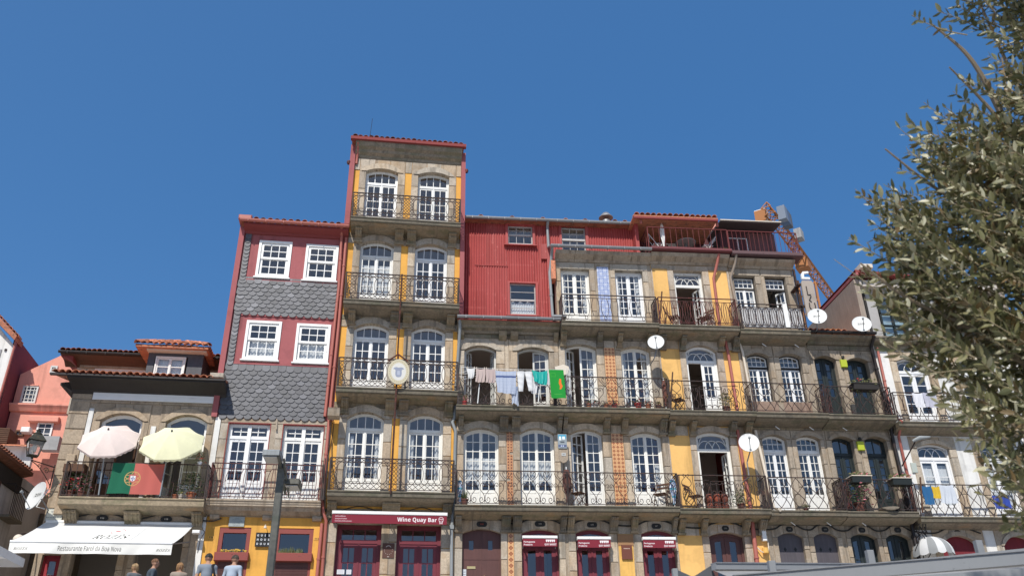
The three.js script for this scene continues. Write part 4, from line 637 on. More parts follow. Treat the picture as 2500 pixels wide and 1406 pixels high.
  for (const [a, b] of [[2.34, 2.61], [2.75, 3.02], [.92, 1.1], [4.3, 4.46]]) new G().prof([[-.04, 14.4], [.28, 14.4], [.22, 14.25], [.1, 14.15], [-.04, 14.1]], a, b).build('corbel', M.stoneDark[2], h);
  new G().prof([[.5, 14.68], [.62, 14.66], [.05, 14.86], [-.02, 14.84]], .86, 4.5).build('flashing', M.corrug, h); gutter(h, .84, 4.52, 14.78, .6, .075, M.zinc);
  cladding(h, 1.08, 4.32, 14.8, 19.34, CZ, wn, M.corrug, [1.93, 2.76, 3.77]);
  new G().box(1.5, 2.74, 17.41, 17.425, CZ, CZ + .035).build('seam', M.corrug, h);
  new G().box(4.24, 4.38, 14.8, 19.3, -.7, CZ + .06).build('corner_sheet', M.corrug, h); new G().box(4.02, 4.24, 17.75, 18.4, CZ, CZ + .09).build('patch_sheet', M.corrug, h);
  wn.forEach(([a, b, c, d], i) => { new G().ext([[a - .09, c - .02], [b + .09, c - .02], [b + .09, d + .06], [a - .09, d + .06]], CZ - .12, CZ + .06, [[[a, c], [b, c], [b, d], [a, d]]]).build('window_flashing', M.corrug, h);
    new G().prof([[CZ - .1, c - .06], [CZ + .15, c - .09], [CZ + .15, c - .06], [CZ - .1, c - .015]], a - .15, b + .15).build('sill', M.corrug, h);
    const w = new G().ext([[a, c], [b, c], [b, d], [a, d]], CZ - .1, CZ - .05, [[[a + .05, c + .05], [b - .05, c + .05], [b - .05, d - .04], [a + .05, d - .04]]]).build('sash_window', mat(T.paint, .42, .39, .38), h), mid = i ? (c + d) / 2 - .02 : c + .42 * (d - c) + .1;
    const PN = mat(T.paint, .5, .48, .47); new G().box(a + .05, b - .05, mid - .03, mid + .03, CZ - .09, CZ - .04).build('meeting_rail', PN, w); new G().box(a + .05, b - .05, c + .05, c + .09, CZ - .085, CZ - .04).build('bottom_rail', PN, w);
    const rows = i ? [[c + .09, (c + mid) / 2], [(c + mid) / 2, mid - .03], [mid + .03, (mid + d) / 2], [(mid + d) / 2, d - .04]] : [[c + .09, mid - .03], [mid + .03, (mid + d) / 2], [(mid + d) / 2, d - .04]], cols = i ? 1 : 3;
    for (const [p, q] of rows) { new G().box(a + .05, b - .05, q - .009, q + .009, CZ - .08, CZ - .055).build('glazing_bar', PN, w); for (let k = 0; k < cols; k++) { const A = lerp(a + .05, b - .05, k / cols), B = lerp(a + .05, b - .05, (k + 1) / cols); if (k) new G().box(A - .009, A + .009, p, q, CZ - .08, CZ - .055).build('glazing_bar', PN, w); const pn = inst('pane', PANE, M.glass, w, (A + B) / 2, (p + q) / 2, CZ - .07); pn.scale.set(B - A, q - p, 1); } }
    if (i) new G().surf((u, v) => [lerp(a + .06, b - .06, u), lerp(c + .08, mid - .05 + .05 * Math.sin(u * 19), v), CZ - .14 + .015 * Math.sin(u * 60)], 40, 1).build('curtain', M.curtain, w);
  });
  gutter(h, 1.07, 4.35, 19.34, -.1, .07, M.zinc); const rf = new G().prof([[-.07, 19.32], [-3.5, 20.2], [-9, 19.2], [-9, 19.1], [-.4, 19.28]], 1.08, 4.42).build('roof', M.tileDark[0], h); tileRow(rf, 1.1, 4.3, 19.36, -.08, 1, .22, M.tile, .4, .34, () => R() < .5);
  new G().bbox(4.3, 4.47, 16.6, 17.4, -.2, .2, .02).build('brick_pier', M.tile[2], h);
  pipe(h, [[4.29, 19.27, -.12], [4.29, 19.12, -.33], [4.31, 18.25, -.33], [4.33, 17.85, .5], [4.34, 17.6, .14], [4.25, 16.9, .1], [4.3, 15.02, .1], [4.4, 14.9, .4]], .055, M.pipeGrey); new G().box(4.2, 4.72, 14.86, 14.93, .3, .62).build('hopper', M.zinc, h);
  pipe(h, [[.93, 14.7, .5], [.95, 14.45, .35], [.93, 13.9, .14], [.86, 12.7, .1], [.82, 11.2, .12], [.75, 11.05, .14], [.86, 10.75, .1], [.84, 8.2, .1], [.79, 7.6, .16], [.83, ST, .14]], .055, M.pipeGrey);
  new G().box(.72, .86, 7.5, 7.62, .1, .24).build('pipe_bracket', M.pipeGrey, h);
  plate(h, 1.755, 7.695, '110'); plate(h, 3.635, 7.715, '109', .35, '#a9a49b');
}
// ------------------------------------------------------------------ house of the tiled panels
{
  const h = onFacade('tiled_house', 'stone house with orange and blue tile panels between tall white french doors', 'house', FE, [6.3, ST, 0]);
  const f4 = [{ x0: 4.67, x1: 5.76, y0: 14.7, ys: 17.14 }, { x0: 6.73, x1: 7.79, y0: 14.7, ys: 17.14 }];
  const f3 = [{ x0: 4.7, x1: 5.84, y0: 11.5, ys: 13.92, yc: 14.06 }, { x0: 6.72, x1: 7.8, y0: 11.5, ys: 13.88, yc: 14.03 }];
  const f2 = [{ x0: 4.76, x1: 5.86, y0: 8.17, ys: 10.74, yc: 10.91 }, { x0: 6.82, x1: 7.92, y0: 8.17, ys: 10.7, yc: 10.85 }];
  const gr = [{ x0: 4.78, x1: 5.87, y0: ST + .02, ys: 7.44, yc: 7.57 }, { x0: 6.93, x1: 8.04, y0: ST + .02, ys: 7.42, yc: 7.56 }];
  wall(h, 4.482, 8.12, ST, 17.5, [...f4, ...f3, ...f2, ...gr], M.stone[1]);
  shell(h, 4.482, 8.12, ST, 17.6, [8.1, 11.45, 14.62, 17.6], { side: M.maroon }); atticShell(h, 4.4, 7.72, 17.85, 19.25);
  f4.forEach((o) => surround(h, o, { wl: .17, wr: .2, yt: 17.42 })); f3.forEach((o, k) => surround(h, o, { wl: k ? .2 : .22, wr: k ? .3 : .26, yt: 14.24, ring: .2 })); f2.forEach((o, k) => surround(h, o, { wl: k ? .24 : .26, wr: k ? .2 : .28, yt: 11.08, ring: .2 })); gr.forEach((o, k) => surround(h, o, { wl: .24, wr: k ? .08 : .25, yt: 7.85, ring: 0 }));
  for (const [a, b, y0, y1] of [[5.98, 6.52, 17.28, 17.42], [6.12, 6.5, 13.96, 14.24], [6.16, 6.58, 10.78, 11.08], [6.14, 6.66, 7.42, 7.85]]) band(h, a, b, y0, y1, 1, .03);
  band(h, 4.49, 8.1, 11.08, 11.14, 4, .03, M.stoneDark); band(h, 4.49, 8.1, 7.86, 7.95, 4, .03, M.stoneDark); band(h, 4.49, 8.1, 14.25, 14.42, 4, .03, M.stoneDark);
  tiles(h, 6.12, 6.5, 11.5, 13.96, 3, TM.a); tiles(h, 6.16, 6.57, 8.2, 10.78, 3, TM.a); tiles(h, 6.05, 6.49, 14.72, 17.27, 3, TM.c);
  new G().box(6.16, 6.64, ST + .02, 7.41, .001, .012).build('yellow_panel', M.yellowPale, h); new G().box(6.145, 6.655, 7.05, 7.4, .012, .024).build('brown_panel', mat(T.plaster, .36, .2, .1), h);
  f4.forEach((o) => glazed(h, { ...o, rows: 6, cols: 2, panel: .68, stile: .07, munt: .024, curtain: [15.4, 17.05, 'side'] }));
  glazed(h, { ...f3[0], rows: 6, cols: 2, panel: .2, stile: .055, munt: .024, open: [46, 0], curtain: [11.8, 13.6, 'side'] }); glazed(h, { ...f3[1], rows: 6, cols: 2, panel: .3, stile: .055, munt: .024, curtain: [11.7, 13.9, 'side'] });
  glazed(h, { ...f2[0], rows: 6, cols: 2, panel: .66, stile: .055, munt: .024, open: [30, 0] }); glazed(h, { ...f2[1], rows: 6, cols: 2, panel: .66, stile: .055, munt: .024, curtain: [8.9, 9.8, 'side'] });
  gr.forEach((o, k) => glazed(h, { ...o, z: -.2, bar: 7.12, lights: 1, fw: .08, rows: 1, cols: 1, panel: .5, stile: .13, paint: M.doorRed }));
  balcony(h, 4.52, 8.02, 14.66, { mat: M.stoneDark, corbels: [[4.55, 4.75], [5.86, 6.05], [6.6, 6.78], [7.7, 7.95]] }); balcony(h, 4.482, 8.1, 11.46, { mat: [M.stoneDark[2], M.stoneDark[0], M.stoneDark[2]], corbels: [[4.5, 4.64], [5.9, 6.1], [6.52, 6.72], [7.85, 8.08]] }); balcony(h, 4.482, 8.1, 8.15, { mat: [M.stoneDark[2], M.stoneDark[0], M.stoneDark[1]], corbels: [[4.5, 4.72], [5.9, 6.14], [6.6, 6.8], [7.96, 8.1]] });
  railing(h, 'oval', 4.56, 8.0, 14.68, 15.7, .72, { unit: .345, top: .12, bot: .2, bow: .06, ringEvery: 2, ends: [4.56, 8.0] }); railing(h, 'scroll', 4.22, 8.1, 11.48, 12.54, .72, { ends: [4.22, 8.1] }); railing(h, 'scroll', 4.48, 8.1, 8.16, 9.22, .72, { ends: [8.1] });
  new G().prof([[-.05, 17.42], [.06, 17.42], [.12, 17.5], [.34, 17.62], [.4, 17.74], [-.05, 17.8]], 4.48, 8.1).build('cornice', M.stone[1], h);
  for (let i = 1; i < 5; i++) new G().prof([[.07, 17.425], [.125, 17.495], [.345, 17.615], [.405, 17.735], [.4, 17.7], [.3, 17.6], [.1, 17.46]], 4.48 + i * .72, 4.49 + i * .72).build('stone_joint', M.stoneDark[1], h);
  gutter(h, 4.26, 8.1, 17.86, .5, .075, M.zinc);
  const wn = [[4.85, 5.79, 18.2, 19.24]]; cladding(h, 4.38, 7.74, 17.8, 19.34, CZ, wn, M.corrug, [5.45, 6.7]);
  wn.forEach(([a, b, c, d]) => { for (const q of [a - .1, b]) new G().box(q, q + .1, c, d + .05, CZ - .12, CZ + .05).build('window_flashing', M.corrug, h); const PN = mat(T.paint, .52, .5, .49), w = new G().ext([[a, c], [b, c], [b, d], [a, d]], CZ - .1, CZ - .05, [[[a + .05, c + .05], [b - .05, c + .05], [b - .05, d - .05], [a + .05, d - .05]]]).build('sash_window', mat(T.paint, .4, .38, .37), h); new G().box(a + .03, b - .03, 18.66, 18.74, CZ - .09, CZ - .02).build('sash', PN, w); for (const [p, q] of [[18.25, 18.45], [18.45, 18.66], [18.74, 18.96], [18.96, 19.19]]) { new G().box(a + .05, b - .05, q - .009, q + .009, CZ - .08, CZ - .055).build('glazing_bar', PN, w); for (let k = 0; k < 3; k++) { const A = lerp(a + .05, b - .05, k / 3), B = lerp(a + .05, b - .05, (k + 1) / 3); if (k) new G().box(A - .009, A + .009, p, q, CZ - .08, CZ - .055).build('glazing_bar', PN, w); const pn = inst('pane', PANE, M.glass, w, (A + B) / 2, (p + q) / 2, CZ - .07); pn.scale.set(B - A, q - p, 1); } } });
  gutter(h, 4.35, 7.6, 19.34, -.1, .07, M.zinc); const rf = new G().prof([[-.07, 19.32], [-3.5, 20.2], [-9, 19.2], [-9, 19.1], [-.4, 19.28]], 4.42, 7.9).build('roof', M.tileDark[0], h); tileRow(rf, 4.4, 7.5, 19.36, -.08, 1, .22, M.tile, .4, .34, () => R() < .4);
  plate(h, 5.33, 7.7, '108', .34, '#a9a49b'); plate(h, 7.45, 7.67, '107', .32, '#a9a49b');
  const v = onFacade('roof_vent', 'short metal chimney vent with a domed cap on the roof above the red attic', 'vent', FE, [7.02, 20.0, -2]);
  new G().lathe([7.02, 19.6, -2], [[.19, 0], [.19, .95], [.17, 1.0]], 20).build('flue', M.zinc, v, { smooth: true }); new G().lathe([7.02, 20.62, -2], [[.02, .36], [.14, .32], [.25, .18], [.3, .12], [.3, .1], [0, .1]], 20).build('cap', M.zinc, v, { smooth: true });
}
// ------------------------------------------------------------------ yellow house
{
  const h = onFacade('yellow_house', 'yellow house with gothic fanlights over its doors and a roof terrace on top', 'house', FE, [9.6, ST, 0]);
  const f4 = { x0: 8.98, x1: 10.1, y0: 14.65, ys: 17.22 }, f3 = { x0: 9.1, x1: 10.25, y0: 11.45, ys: 13.9, yc: 14.14 }, f2 = { x0: 9.12, x1: 10.31, y0: 8.13, ys: 10.74, yc: 10.9 }, g0 = { x0: 9.18, x1: 10.36, y0: ST + .02, ys: 7.36, yc: 7.49 };
  wall(h, 8.122, 11.14, ST, 17.5, [f4, f3, f2, g0], M.yellowE); shell(h, 8.122, 11.14, ST, 17.8, [8.05, 11.4, 14.6, 17.6], { side: M.maroon });
  const MG = [mat(T.stone, .95, .93, .93), mat(T.stone, .9, .86, .86), mat(T.stone, 1.02, .98, .95)];
  surround(h, f4, { wl: .23, wr: .25, yt: 17.45, mat: MG }); surround(h, f3, { wl: .22, wr: .24, yt: 14.4, mat: MG, ring: .2 }); surround(h, f2, { wl: .22, wr: .25, yt: 11.06, mat: MG, ring: .2 }); surround(h, g0, { wl: .24, wr: .24, yt: 7.75, mat: MG, ring: 0 });
  for (const [y0, y1, yl] of [[17.27, 17.47], [13.98, 14.42], [10.75, 11.1], [7.38, 7.78]]) { band(h, 8.13, 8.87, y0, y1, 1, .03); band(h, 10.35, 11.13, y0, y1, 1, .03); }
  for (const y of [11.1, 7.79, 14.42]) band(h, 8.13, 11.13, y, y + .11, 4, .03, M.stoneDark);
  for (const [a, b] of [[14.6, 17.26], [11.42, 13.97], [8.1, 10.74]]) { new G().box(8.123, 8.17, a, b, .0, .03).build('quoin', MG[1], h); new G().box(11.06, 11.138, a, b, 0, .03).build('quoin', MG[0], h); }
  glazed(h, { ...f4, bar: 16.65, lights: 'fan', fw: .1, rows: 4, cols: 2, panel: .5, open: [null, 68] }); glazed(h, { ...f3, z: -.12, bar: 13.55, lights: 'fan', fw: .09, rows: 4, cols: 2, panel: .75, stile: .1, open: [null, 0] }); glazed(h, { ...f2, z: -.12, bar: 10.27, lights: 'fan', fw: .1, rows: 4, cols: 2, panel: .6, open: [null, 84] });
  glazed(h, { ...g0, z: -.18, fw: .09, rows: 1, cols: 1, panel: .5, stile: .14, paint: M.doorBrown });
  const co = (a) => [[8.16, 8.36], [8.92, 9.1], [10.32, 10.52], [10.85, 11.08]];
  balcony(h, 8.022, 10.98, 14.62, { mat: M.stoneDark, corbels: co() }); balcony(h, 8.102, 11.12, 11.42, { mat: [M.stoneDark[0], M.stoneDark[2], M.stoneDark[0]], corbels: co() }); balcony(h, 8.102, 11.12, 8.1, { mat: [M.stoneDark[2], M.stoneDark[0], M.stoneDark[1]], corbels: co() });
  railing(h, 'oval', 8.08, 10.95, 14.64, 15.7, .72, { unit: .3, top: .14, bot: .1, bow: .075, mat: M.ironRed, inner: true }); const Z = [[8.18, 8.62, 's'], [8.66, 9.16, 'x'], [9.2, 10.0, 'door'], [10.04, 10.6, 'x'], [10.66, 11.06, 's']];
  railing(h, 'panel', 8.14, 11.1, 11.44, 12.48, .72, { zones: Z, ends: [8.14, 11.1] }); railing(h, 'panel', 8.14, 11.1, 8.12, 9.18, .72, { zones: Z, ends: [8.14, 11.1], mat: M.iron });
  new G().prof([[-.05, 17.46], [.06, 17.46], [.12, 17.54], [.34, 17.66], [.42, 17.78], [-.05, 17.82]], 8.11, 11.13).build('cornice', M.stone[1], h);
  new G().prof([[-.1, 17.83], [.52, 17.83], [.56, 17.86], [.56, 17.95], [-.1, 17.97]], 8.08, 11.2).build('terrace_edge', mat(T.paint, .17, .05, .055), h);
  // roof terrace with a maroon back wall, doors and a tiled roof
  new G().box(7.66, 11.16, 17.8, 19.5, -1.5, -1.3).build('terrace_wall', TW, h); new G().box(7.64, 7.78, 17.8, 19.4, -1.3, .05).build('terrace_side_wall', M.corrug, h);
  glazed(h, { x0: 8.9, x1: 9.75, y0: 17.95, ys: 19.15, z: -1.22, rows: 3, cols: 2, panel: .1, glass: std({ color: lin(.08, .11, .14), roughness: .08 }), open: [50, 0] });
  railing(h, 'bars', 8.03, 11.15, 17.96, 18.87, .4, { unit: .22, mat: RB, br: .011, back: -1.2, ends: [8.03] });
  const rf = new G(); { const a = 7.5, b = 10.8, y = 19.28, zf = .6, zb = -5, m = 8.95; rf.quad([a, y, zf], [b, y, zf], [m + .3, y + .75, -2.2], [m - .3, y + .75, -2.2]).tri([b, y, zf], [b, y, zb], [m + .3, y + .75, -2.2]).tri([a, y, zb], [a, y, zf], [m - .3, y + .75, -2.2]).quad([b, y, zb], [a, y, zb], [m - .3, y + .75, -2.2], [m + .3, y + .75, -2.2]).box(a, b, y - .06, y - .002, zb, zf); }
  const r = rf.build('terrace_roof', M.tile[0], h); tileRow(r, 7.52, 10.78, 19.3, .62, 7, .27, M.tile, .215, .34, (x, j) => x > 7.52 + j * .2 && x < 10.78 - j * .26);
  new G().box(7.5, 10.8, 19.13, 19.22, .54, .62).build('fascia', M.maroon, h);
  for (const x of [7.8, 10.8]) new G().bar([x, 19.18, .45], [x, 18.98, .45], .05, 8).build('roof_spout', M.pipeRed, h);
  new G().bbox(11.0, 11.4, 19.6, 20.3, -1.4, -1, .03).build('chimney', M.salmon, h);
  pipe(h, [[10.72, 17.8, .4], [10.66, 17.5, .3], [10.5, 16.9, .1], [10.48, 14.7, .1]], .055, M.pipeRed); pipe(h, [[10.62, 14.3, .1], [10.66, 13.7, .1], [10.7, 11.5, .1]], .055, M.pipeRed); pipe(h, [[10.6, 10.95, .1], [10.62, 10.3, .1], [10.68, 8.15, .1]], .06, M.pipeRed); pipe(h, [[10.66, 7.8, .12], [10.6, ST, .1]], .07, M.pipeRed);
  new G().bbox(10.93, 11.07, 7.2, 7.6, .02, .16, .01).build('meter_box', M.plastic, h); new G().lathe([10.98, 6.9, .1], [[0, .1], [.1, .08], [.1, -.08], [0, -.1]], 12).build('meter_dial', M.yellowPale, h); new G().tube(rope([[10.72, 7.0, .1], [10.85, 6.85, .14], [11.05, 6.85, .1], [11.12, 7.1, .06], [11.1, 7.5, .06]]), .018, 5).build('cable_loop', M.cream, h);
  plate(h, 9.755, 7.615, '106', .24, '#8d8a84');
}
// ------------------------------------------------------------------ narrow granite house (F)
function smallPaned(h, o, bar, p = {}) { return glazed(h, { ...o, bar, lights: 4, lightRows: 2, rows: p.rows ?? 5, cols: 2, panel: p.panel ?? .05, stile: .055, munt: .02, fw: .04, framePaint: p.frame ?? M.darkwood, open: p.open, curtain: p.curtain, name: p.name }); }
{
  const h = onFacade('granite_house', 'narrow grey granite house with small-paned white windows beside the yellow house', 'house', FE, [12.4, ST, 0]);
  const f4 = [{ x0: 11.3, x1: 12.15, y0: 15.0, ys: 17.1 }, { x0: 12.53, x1: 13.36, y0: 15.0, ys: 17.1 }], f3 = [{ x0: 11.36, x1: 12.18, y0: 12.06, ys: 13.76, yc: 13.9 }, { x0: 12.57, x1: 13.39, y0: 12.06, ys: 13.77, yc: 13.9 }], f2 = [{ x0: 11.46, x1: 12.33, y0: 8.17, ys: 10.67, yc: 10.83 }, { x0: 12.68, x1: 13.54, y0: 8.17, ys: 10.68, yc: 10.82 }], gr = [{ x0: 11.48, x1: 12.35, y0: ST + .02, ys: 7.34, yc: 7.49 }, { x0: 12.71, x1: 13.52, y0: ST + .02, ys: 7.34, yc: 7.49 }];
  const MG = [mat(T.stone, .8, .78, .76), mat(T.stone, .72, .7, .68), mat(T.stone, .88, .85, .82)];
  wall(h, 11.142, 13.69, ST, 17.45, [...f4, ...f3, ...f2, ...gr], MG[1]); shell(h, 11.142, 13.69, ST, 18, [8.0, 11.4, 14.5, 17.5], { side: M.greywall });
  f4.forEach((o, k) => surround(h, o, { wl: .13, wr: k ? .24 : .2, yt: 17.4, mat: MG })); f3.forEach((o, k) => surround(h, o, { wl: k ? .2 : .16, wr: k ? .22 : .16, yt: 14.2, mat: MG, ring: .18 })); f2.forEach((o, k) => surround(h, o, { wl: .17, wr: k ? .13 : .17, yt: 11.0, mat: MG, ring: .16 })); gr.forEach((o, k) => surround(h, o, { wl: .17, wr: .17, yt: 7.72, mat: MG, ring: 0 }));
  for (const y of [14.21, 11.01, 7.73]) band(h, 11.15, 13.68, y, y + .14, 4, .03, M.stoneDark);
  smallPaned(h, f4[0], 16.62, { rows: 4, frame: M.darkwood, curtain: [15.2, 16.5, 'side'] }); smallPaned(h, f4[1], 16.62, { rows: 4, frame: M.darkwood, open: [null, 42] });
  f3.forEach((o) => { smallPaned(h, o, 13.4, { rows: 5 }); new G().bbox(o.x0 - .1, o.x1 + .1, 11.42, 12.05, -.2, .01, .01).build('apron', mat(T.stone, .62, .5, .48), h); }); f2.forEach((o) => smallPaned(h, o, 10.28, { rows: 5, panel: .62, frame: M.white, name: 'french_door' }));
  gr.forEach((o) => { const w = new G().ext(topped(o.x0, o.x1, o.y0, arch(o.x0, o.x1, o.ys, o.yc)), -.2, -.12).build('plank_door', M.doorGrey, h); for (const s of [.3, .7]) new G().ext(ell(lerp(o.x0, o.x1, s), 6.98, .05, .08, 4), -.121, -.115).build('door_vent', M.black, w); });
  balcony(h, 11.0, 13.6, 14.53, { mat: M.stoneDark, corbels: [] , d: .75 }); balcony(h, 11.122, 13.69, 11.4, { mat: [M.stoneDark[1], M.stoneDark[0], M.stoneDark[1]], corbels: [] }); balcony(h, 11.122, 13.69, 8.06, { mat: [M.stoneDark[0], M.stoneDark[0], M.stoneDark[1]], corbels: [] });
  railing(h, 'oval', 11.12, 13.5, 14.56, 15.54, .72, { unit: .26, top: .12, bot: .14, bow: .1, inner: true }); railing(h, 'ogee', 11.16, 13.68, 11.42, 12.46, .72, { unit: .62, ends: [13.68] }); railing(h, 'ogee', 11.18, 13.68, 8.09, 9.14, .72, { unit: .62, ends: [13.68] });
  new G().surf((u, v) => [lerp(11.2, 13.42, u), lerp(14.64, 15.42, v), .68 + .012 * Math.sin(u * 50) - .01 * Math.sin(v * 5)], 60, 3).build('white_screen', clothMat(.62, .62, .63, .2), h); new G().box(12.7, 12.86, 14.62, 15.56, .73, .78).build('white_board', M.white, h);
  new G().prof([[-.05, 17.4], [.06, 17.4], [.12, 17.48], [.32, 17.58], [.4, 17.66], [-.05, 17.72]], 11.14, 13.7).build('cornice', M.stone[1], h); new G().prof([[-.1, 17.75], [.5, 17.75], [.54, 17.78], [.54, 17.9], [-.1, 17.92]], 11.21, 13.98).build('terrace_edge', mat(T.paint, .13, .075, .08), h);
  new G().box(11.16, 12.3, 17.9, 19.35, -.6, -.42).build('terrace_wall', TW, h); for (let i = 0; i < 9; i++) new G().box(12.302 + i * .125, 12.42 + i * .125, 17.9, 19.3, -.6, -.44 + (i % 2) * .01).build('plank', mat(T.wood, .22, .1, .1), h);
  glazed(h, { x0: 11.46, x1: 12.26, y0: 17.98, ys: 19.02, z: -.4, fw: .03, rows: 5, cols: 2, panel: .04, stile: .04, munt: .018 });
  railing(h, 'bars', 11.17, 13.9, 17.9, 18.83, .42, { unit: .17, br: .009, mat: RB, back: -.4, ends: [13.9] });
  new G().prof([[.28, 19.27], [.40, 19.27], [.40, 19.31], [-4, 20.0], [-4, 19.8]], 10.97, 13.4).build('terrace_roof', mat(T.paint, .07, .05, .05), h); new G().box(10.97, 13.41, 19.311, 19.35, .33, .42).build('roof_edge', M.cream, h); new G().box(13.2, 13.4, 17.9, 19.3, -2, -.6).build('end_wall', M.greywall, h);
  pipe(h, [[11.38, 17.78, .46], [11.36, 17.5, .3], [11.16, 16.95, .1], [11.3, 14.8, .12], [11.34, 14.55, .6]], .05, M.greywood); pipe(h, [[11.12, 14.3, .1], [11.2, 13.9, .1], [11.28, 11.5, .12]], .045, M.cream); pipe(h, [[11.24, 10.95, .1], [11.3, 10.3, .1], [11.36, 8.2, .4], [11.4, 8.05, .8]], .05, M.cream);
  for (let i = 0; i < 2; i++) for (const y of [14.1, 10.98, 7.72]) new G().bar([11.9 + i * 1.22, y + .06, .3], [12.02 + i * 1.22, y - .06, .34], .014, 6).build('light_tube', M.plastic, h);
  plate(h, 11.925, 7.6, '105', .24, '#8d8a84'); plate(h, 13.15, 7.6, '104', .24, '#8d8a84');
}
// ------------------------------------------------------------------ house of the dark green doors (G)
{
  const h = onFacade('green_door_house', 'granite house with tall dark green doors and two satellite dishes on its roof edge', 'house', FE, [14.9, ST, 0]);
  const f3 = [{ x0: 13.88, x1: 14.71, y0: 11.45, ys: 13.7, yc: 13.85 }, { x0: 15.1, x1: 15.92, y0: 11.45, ys: 13.67, yc: 13.8 }], f2 = [{ x0: 13.96, x1: 14.74, y0: 8.12, ys: 10.67, yc: 10.8 }, { x0: 15.16, x1: 15.97, y0: 8.12, ys: 10.68, yc: 10.82 }], gr = [{ x0: 13.98, x1: 14.9, y0: ST + .02, ys: 7.33, yc: 7.48 }, { x0: 15.2, x1: 16.06, y0: ST + .02, ys: 7.32, yc: 7.48 }];
  const MG = [mat(T.stone, .74, .71, .67), mat(T.stone, .66, .63, .6), mat(T.stone, .82, .78, .73)];
  wall(h, 13.692, 16.15, ST, 14.3, [...f3, ...f2, ...gr], MG[0]); shell(h, 13.692, 16.15, ST, 14.4, [8.0, 11.35, 14.4], { side: M.greywall });
  f3.forEach((o, k) => surround(h, o, { wl: .15, wr: k ? .16 : .19, yt: 14.08, mat: MG, ring: .14 })); f2.forEach((o, k) => surround(h, o, { wl: k ? .19 : .2, wr: k ? .12 : .18, yt: 11.0, mat: MG, ring: .14 })); gr.forEach((o, k) => surround(h, o, { wl: .14, wr: k ? .06 : .14, yt: 7.72, mat: MG, ring: 0 }));
  for (const y of [11.01, 7.73]) band(h, 13.7, 16.14, y, y + .14, 4, .03, M.stoneDark); band(h, 13.7, 16.14, 14.09, 14.28, 3, .03, M.stoneDark);
  f3.forEach((o) => glazed(h, { ...o, z: -.2, rows: 4, cols: 1, panel: .9, stile: .1, paint: M.doorGreen, fw: .05 })); f2.forEach((o) => glazed(h, { ...o, z: -.2, bar: 10.22, lights: 2, rows: 5, cols: 1, panel: .55, stile: .09, paint: M.doorGreen, fw: .05 })); gr.forEach((o, k) => glazed(h, { ...o, z: -.2, rows: 2, cols: 1, panel: 1.6, stile: .12, paint: M.doorGreen, fw: .05 }));
  balcony(h, 13.692, 16.14, 11.38, { mat: [M.stoneDark[1], M.stoneDark[0], M.stoneDark[1]] }); balcony(h, 13.692, 16.14, 8.05, { mat: [M.stoneDark[0], M.stoneDark[0], M.stoneDark[1]] });
  railing(h, 'ogee', 13.7, 16.1, 11.4, 12.4, .72, { unit: .62, ends: [16.1] }); railing(h, 'ogee', 13.7, 16.1, 8.08, 9.1, .72, { unit: .62, ends: [13.7, 16.1] });
  for (const [x, y, z] of [[13.86, 11.42, 1], [13.9, 8.1, 1]]) { const g = new G(); for (let i = 0; i < 5; i++) g.bar([x, y, .05 + i * .16], [x, y + .98, .05 + i * .16], .012); for (let j = 0; j < 5; j++) for (let i = 0; i < 3; i++) g.tube(ell(0, 0, .07, .08, 8).map(([a, b]) => [x, y + .15 + j * .18 + b, .15 + i * .24 + a]), .009, 4); g.build('side_grille', M.ironRed, h); }
  new G().prof([[-.05, 14.28], [.12, 14.28], [.2, 14.36], [.42, 14.44], [.48, 14.52], [-.05, 14.56]], 13.69, 16.15).build('eaves', M.stoneDark[1], h); gutter(h, 13.62, 16.2, 14.62, .52, .07, M.ironBlack);
  const rf = new G().prof([[.5, 14.6], [-3, 15.5], [-3, 15.35], [.4, 14.55]], 13.6, 16.2).build('roof', M.tile[2], h); tileRow(rf, 13.62, 15.1, 14.64, .54, 2, .3, [mat(T.tile, 1.35, 1.15, .7), M.tile[2]], .21);
  for (let i = 0; i < 2; i++) new G().bar([14.32 + i * .01, [11.04, 7.78][i], .3], [14.44, [10.92, 7.66][i], .34], .014, 6).build('light_tube', M.plastic, h);
  for (const [y0, y1] of [[13.4, 13.7], [10.3, 10.62]]) new G().bbox(14.84, 15.08, y0, y1, .03, .12, .015).build('alarm_box', std({ color: lin(.42, .48, .03), roughness: .5 }), h);
  for (const y of [13.78, 10.7]) new G().lathe([14.95, y, .12], [[0, .07], [.05, .05], [.06, -.03], [0, -.06]], 10).build('wall_lamp', M.black, h);
  pipe(h, [[16.12, 14.5, .5], [16.1, 14.2, .15], [16.18, 12.5, .12], [16.18, 11.45, .3], [16.16, 10.9, .12], [16.2, 8.1, .12], [16.1, 7.6, .2], [16.12, ST, .15]], .06, M.ironBlack); pipe(h, [[16.2, 10.9, .1], [16.24, 8.0, .14]], .05, M.pipeGrey);
  plate(h, 14.42, 7.59, '103', .24, '#6f6c67'); plate(h, 15.67, 7.6, '102', .24, '#6f6c67');
}
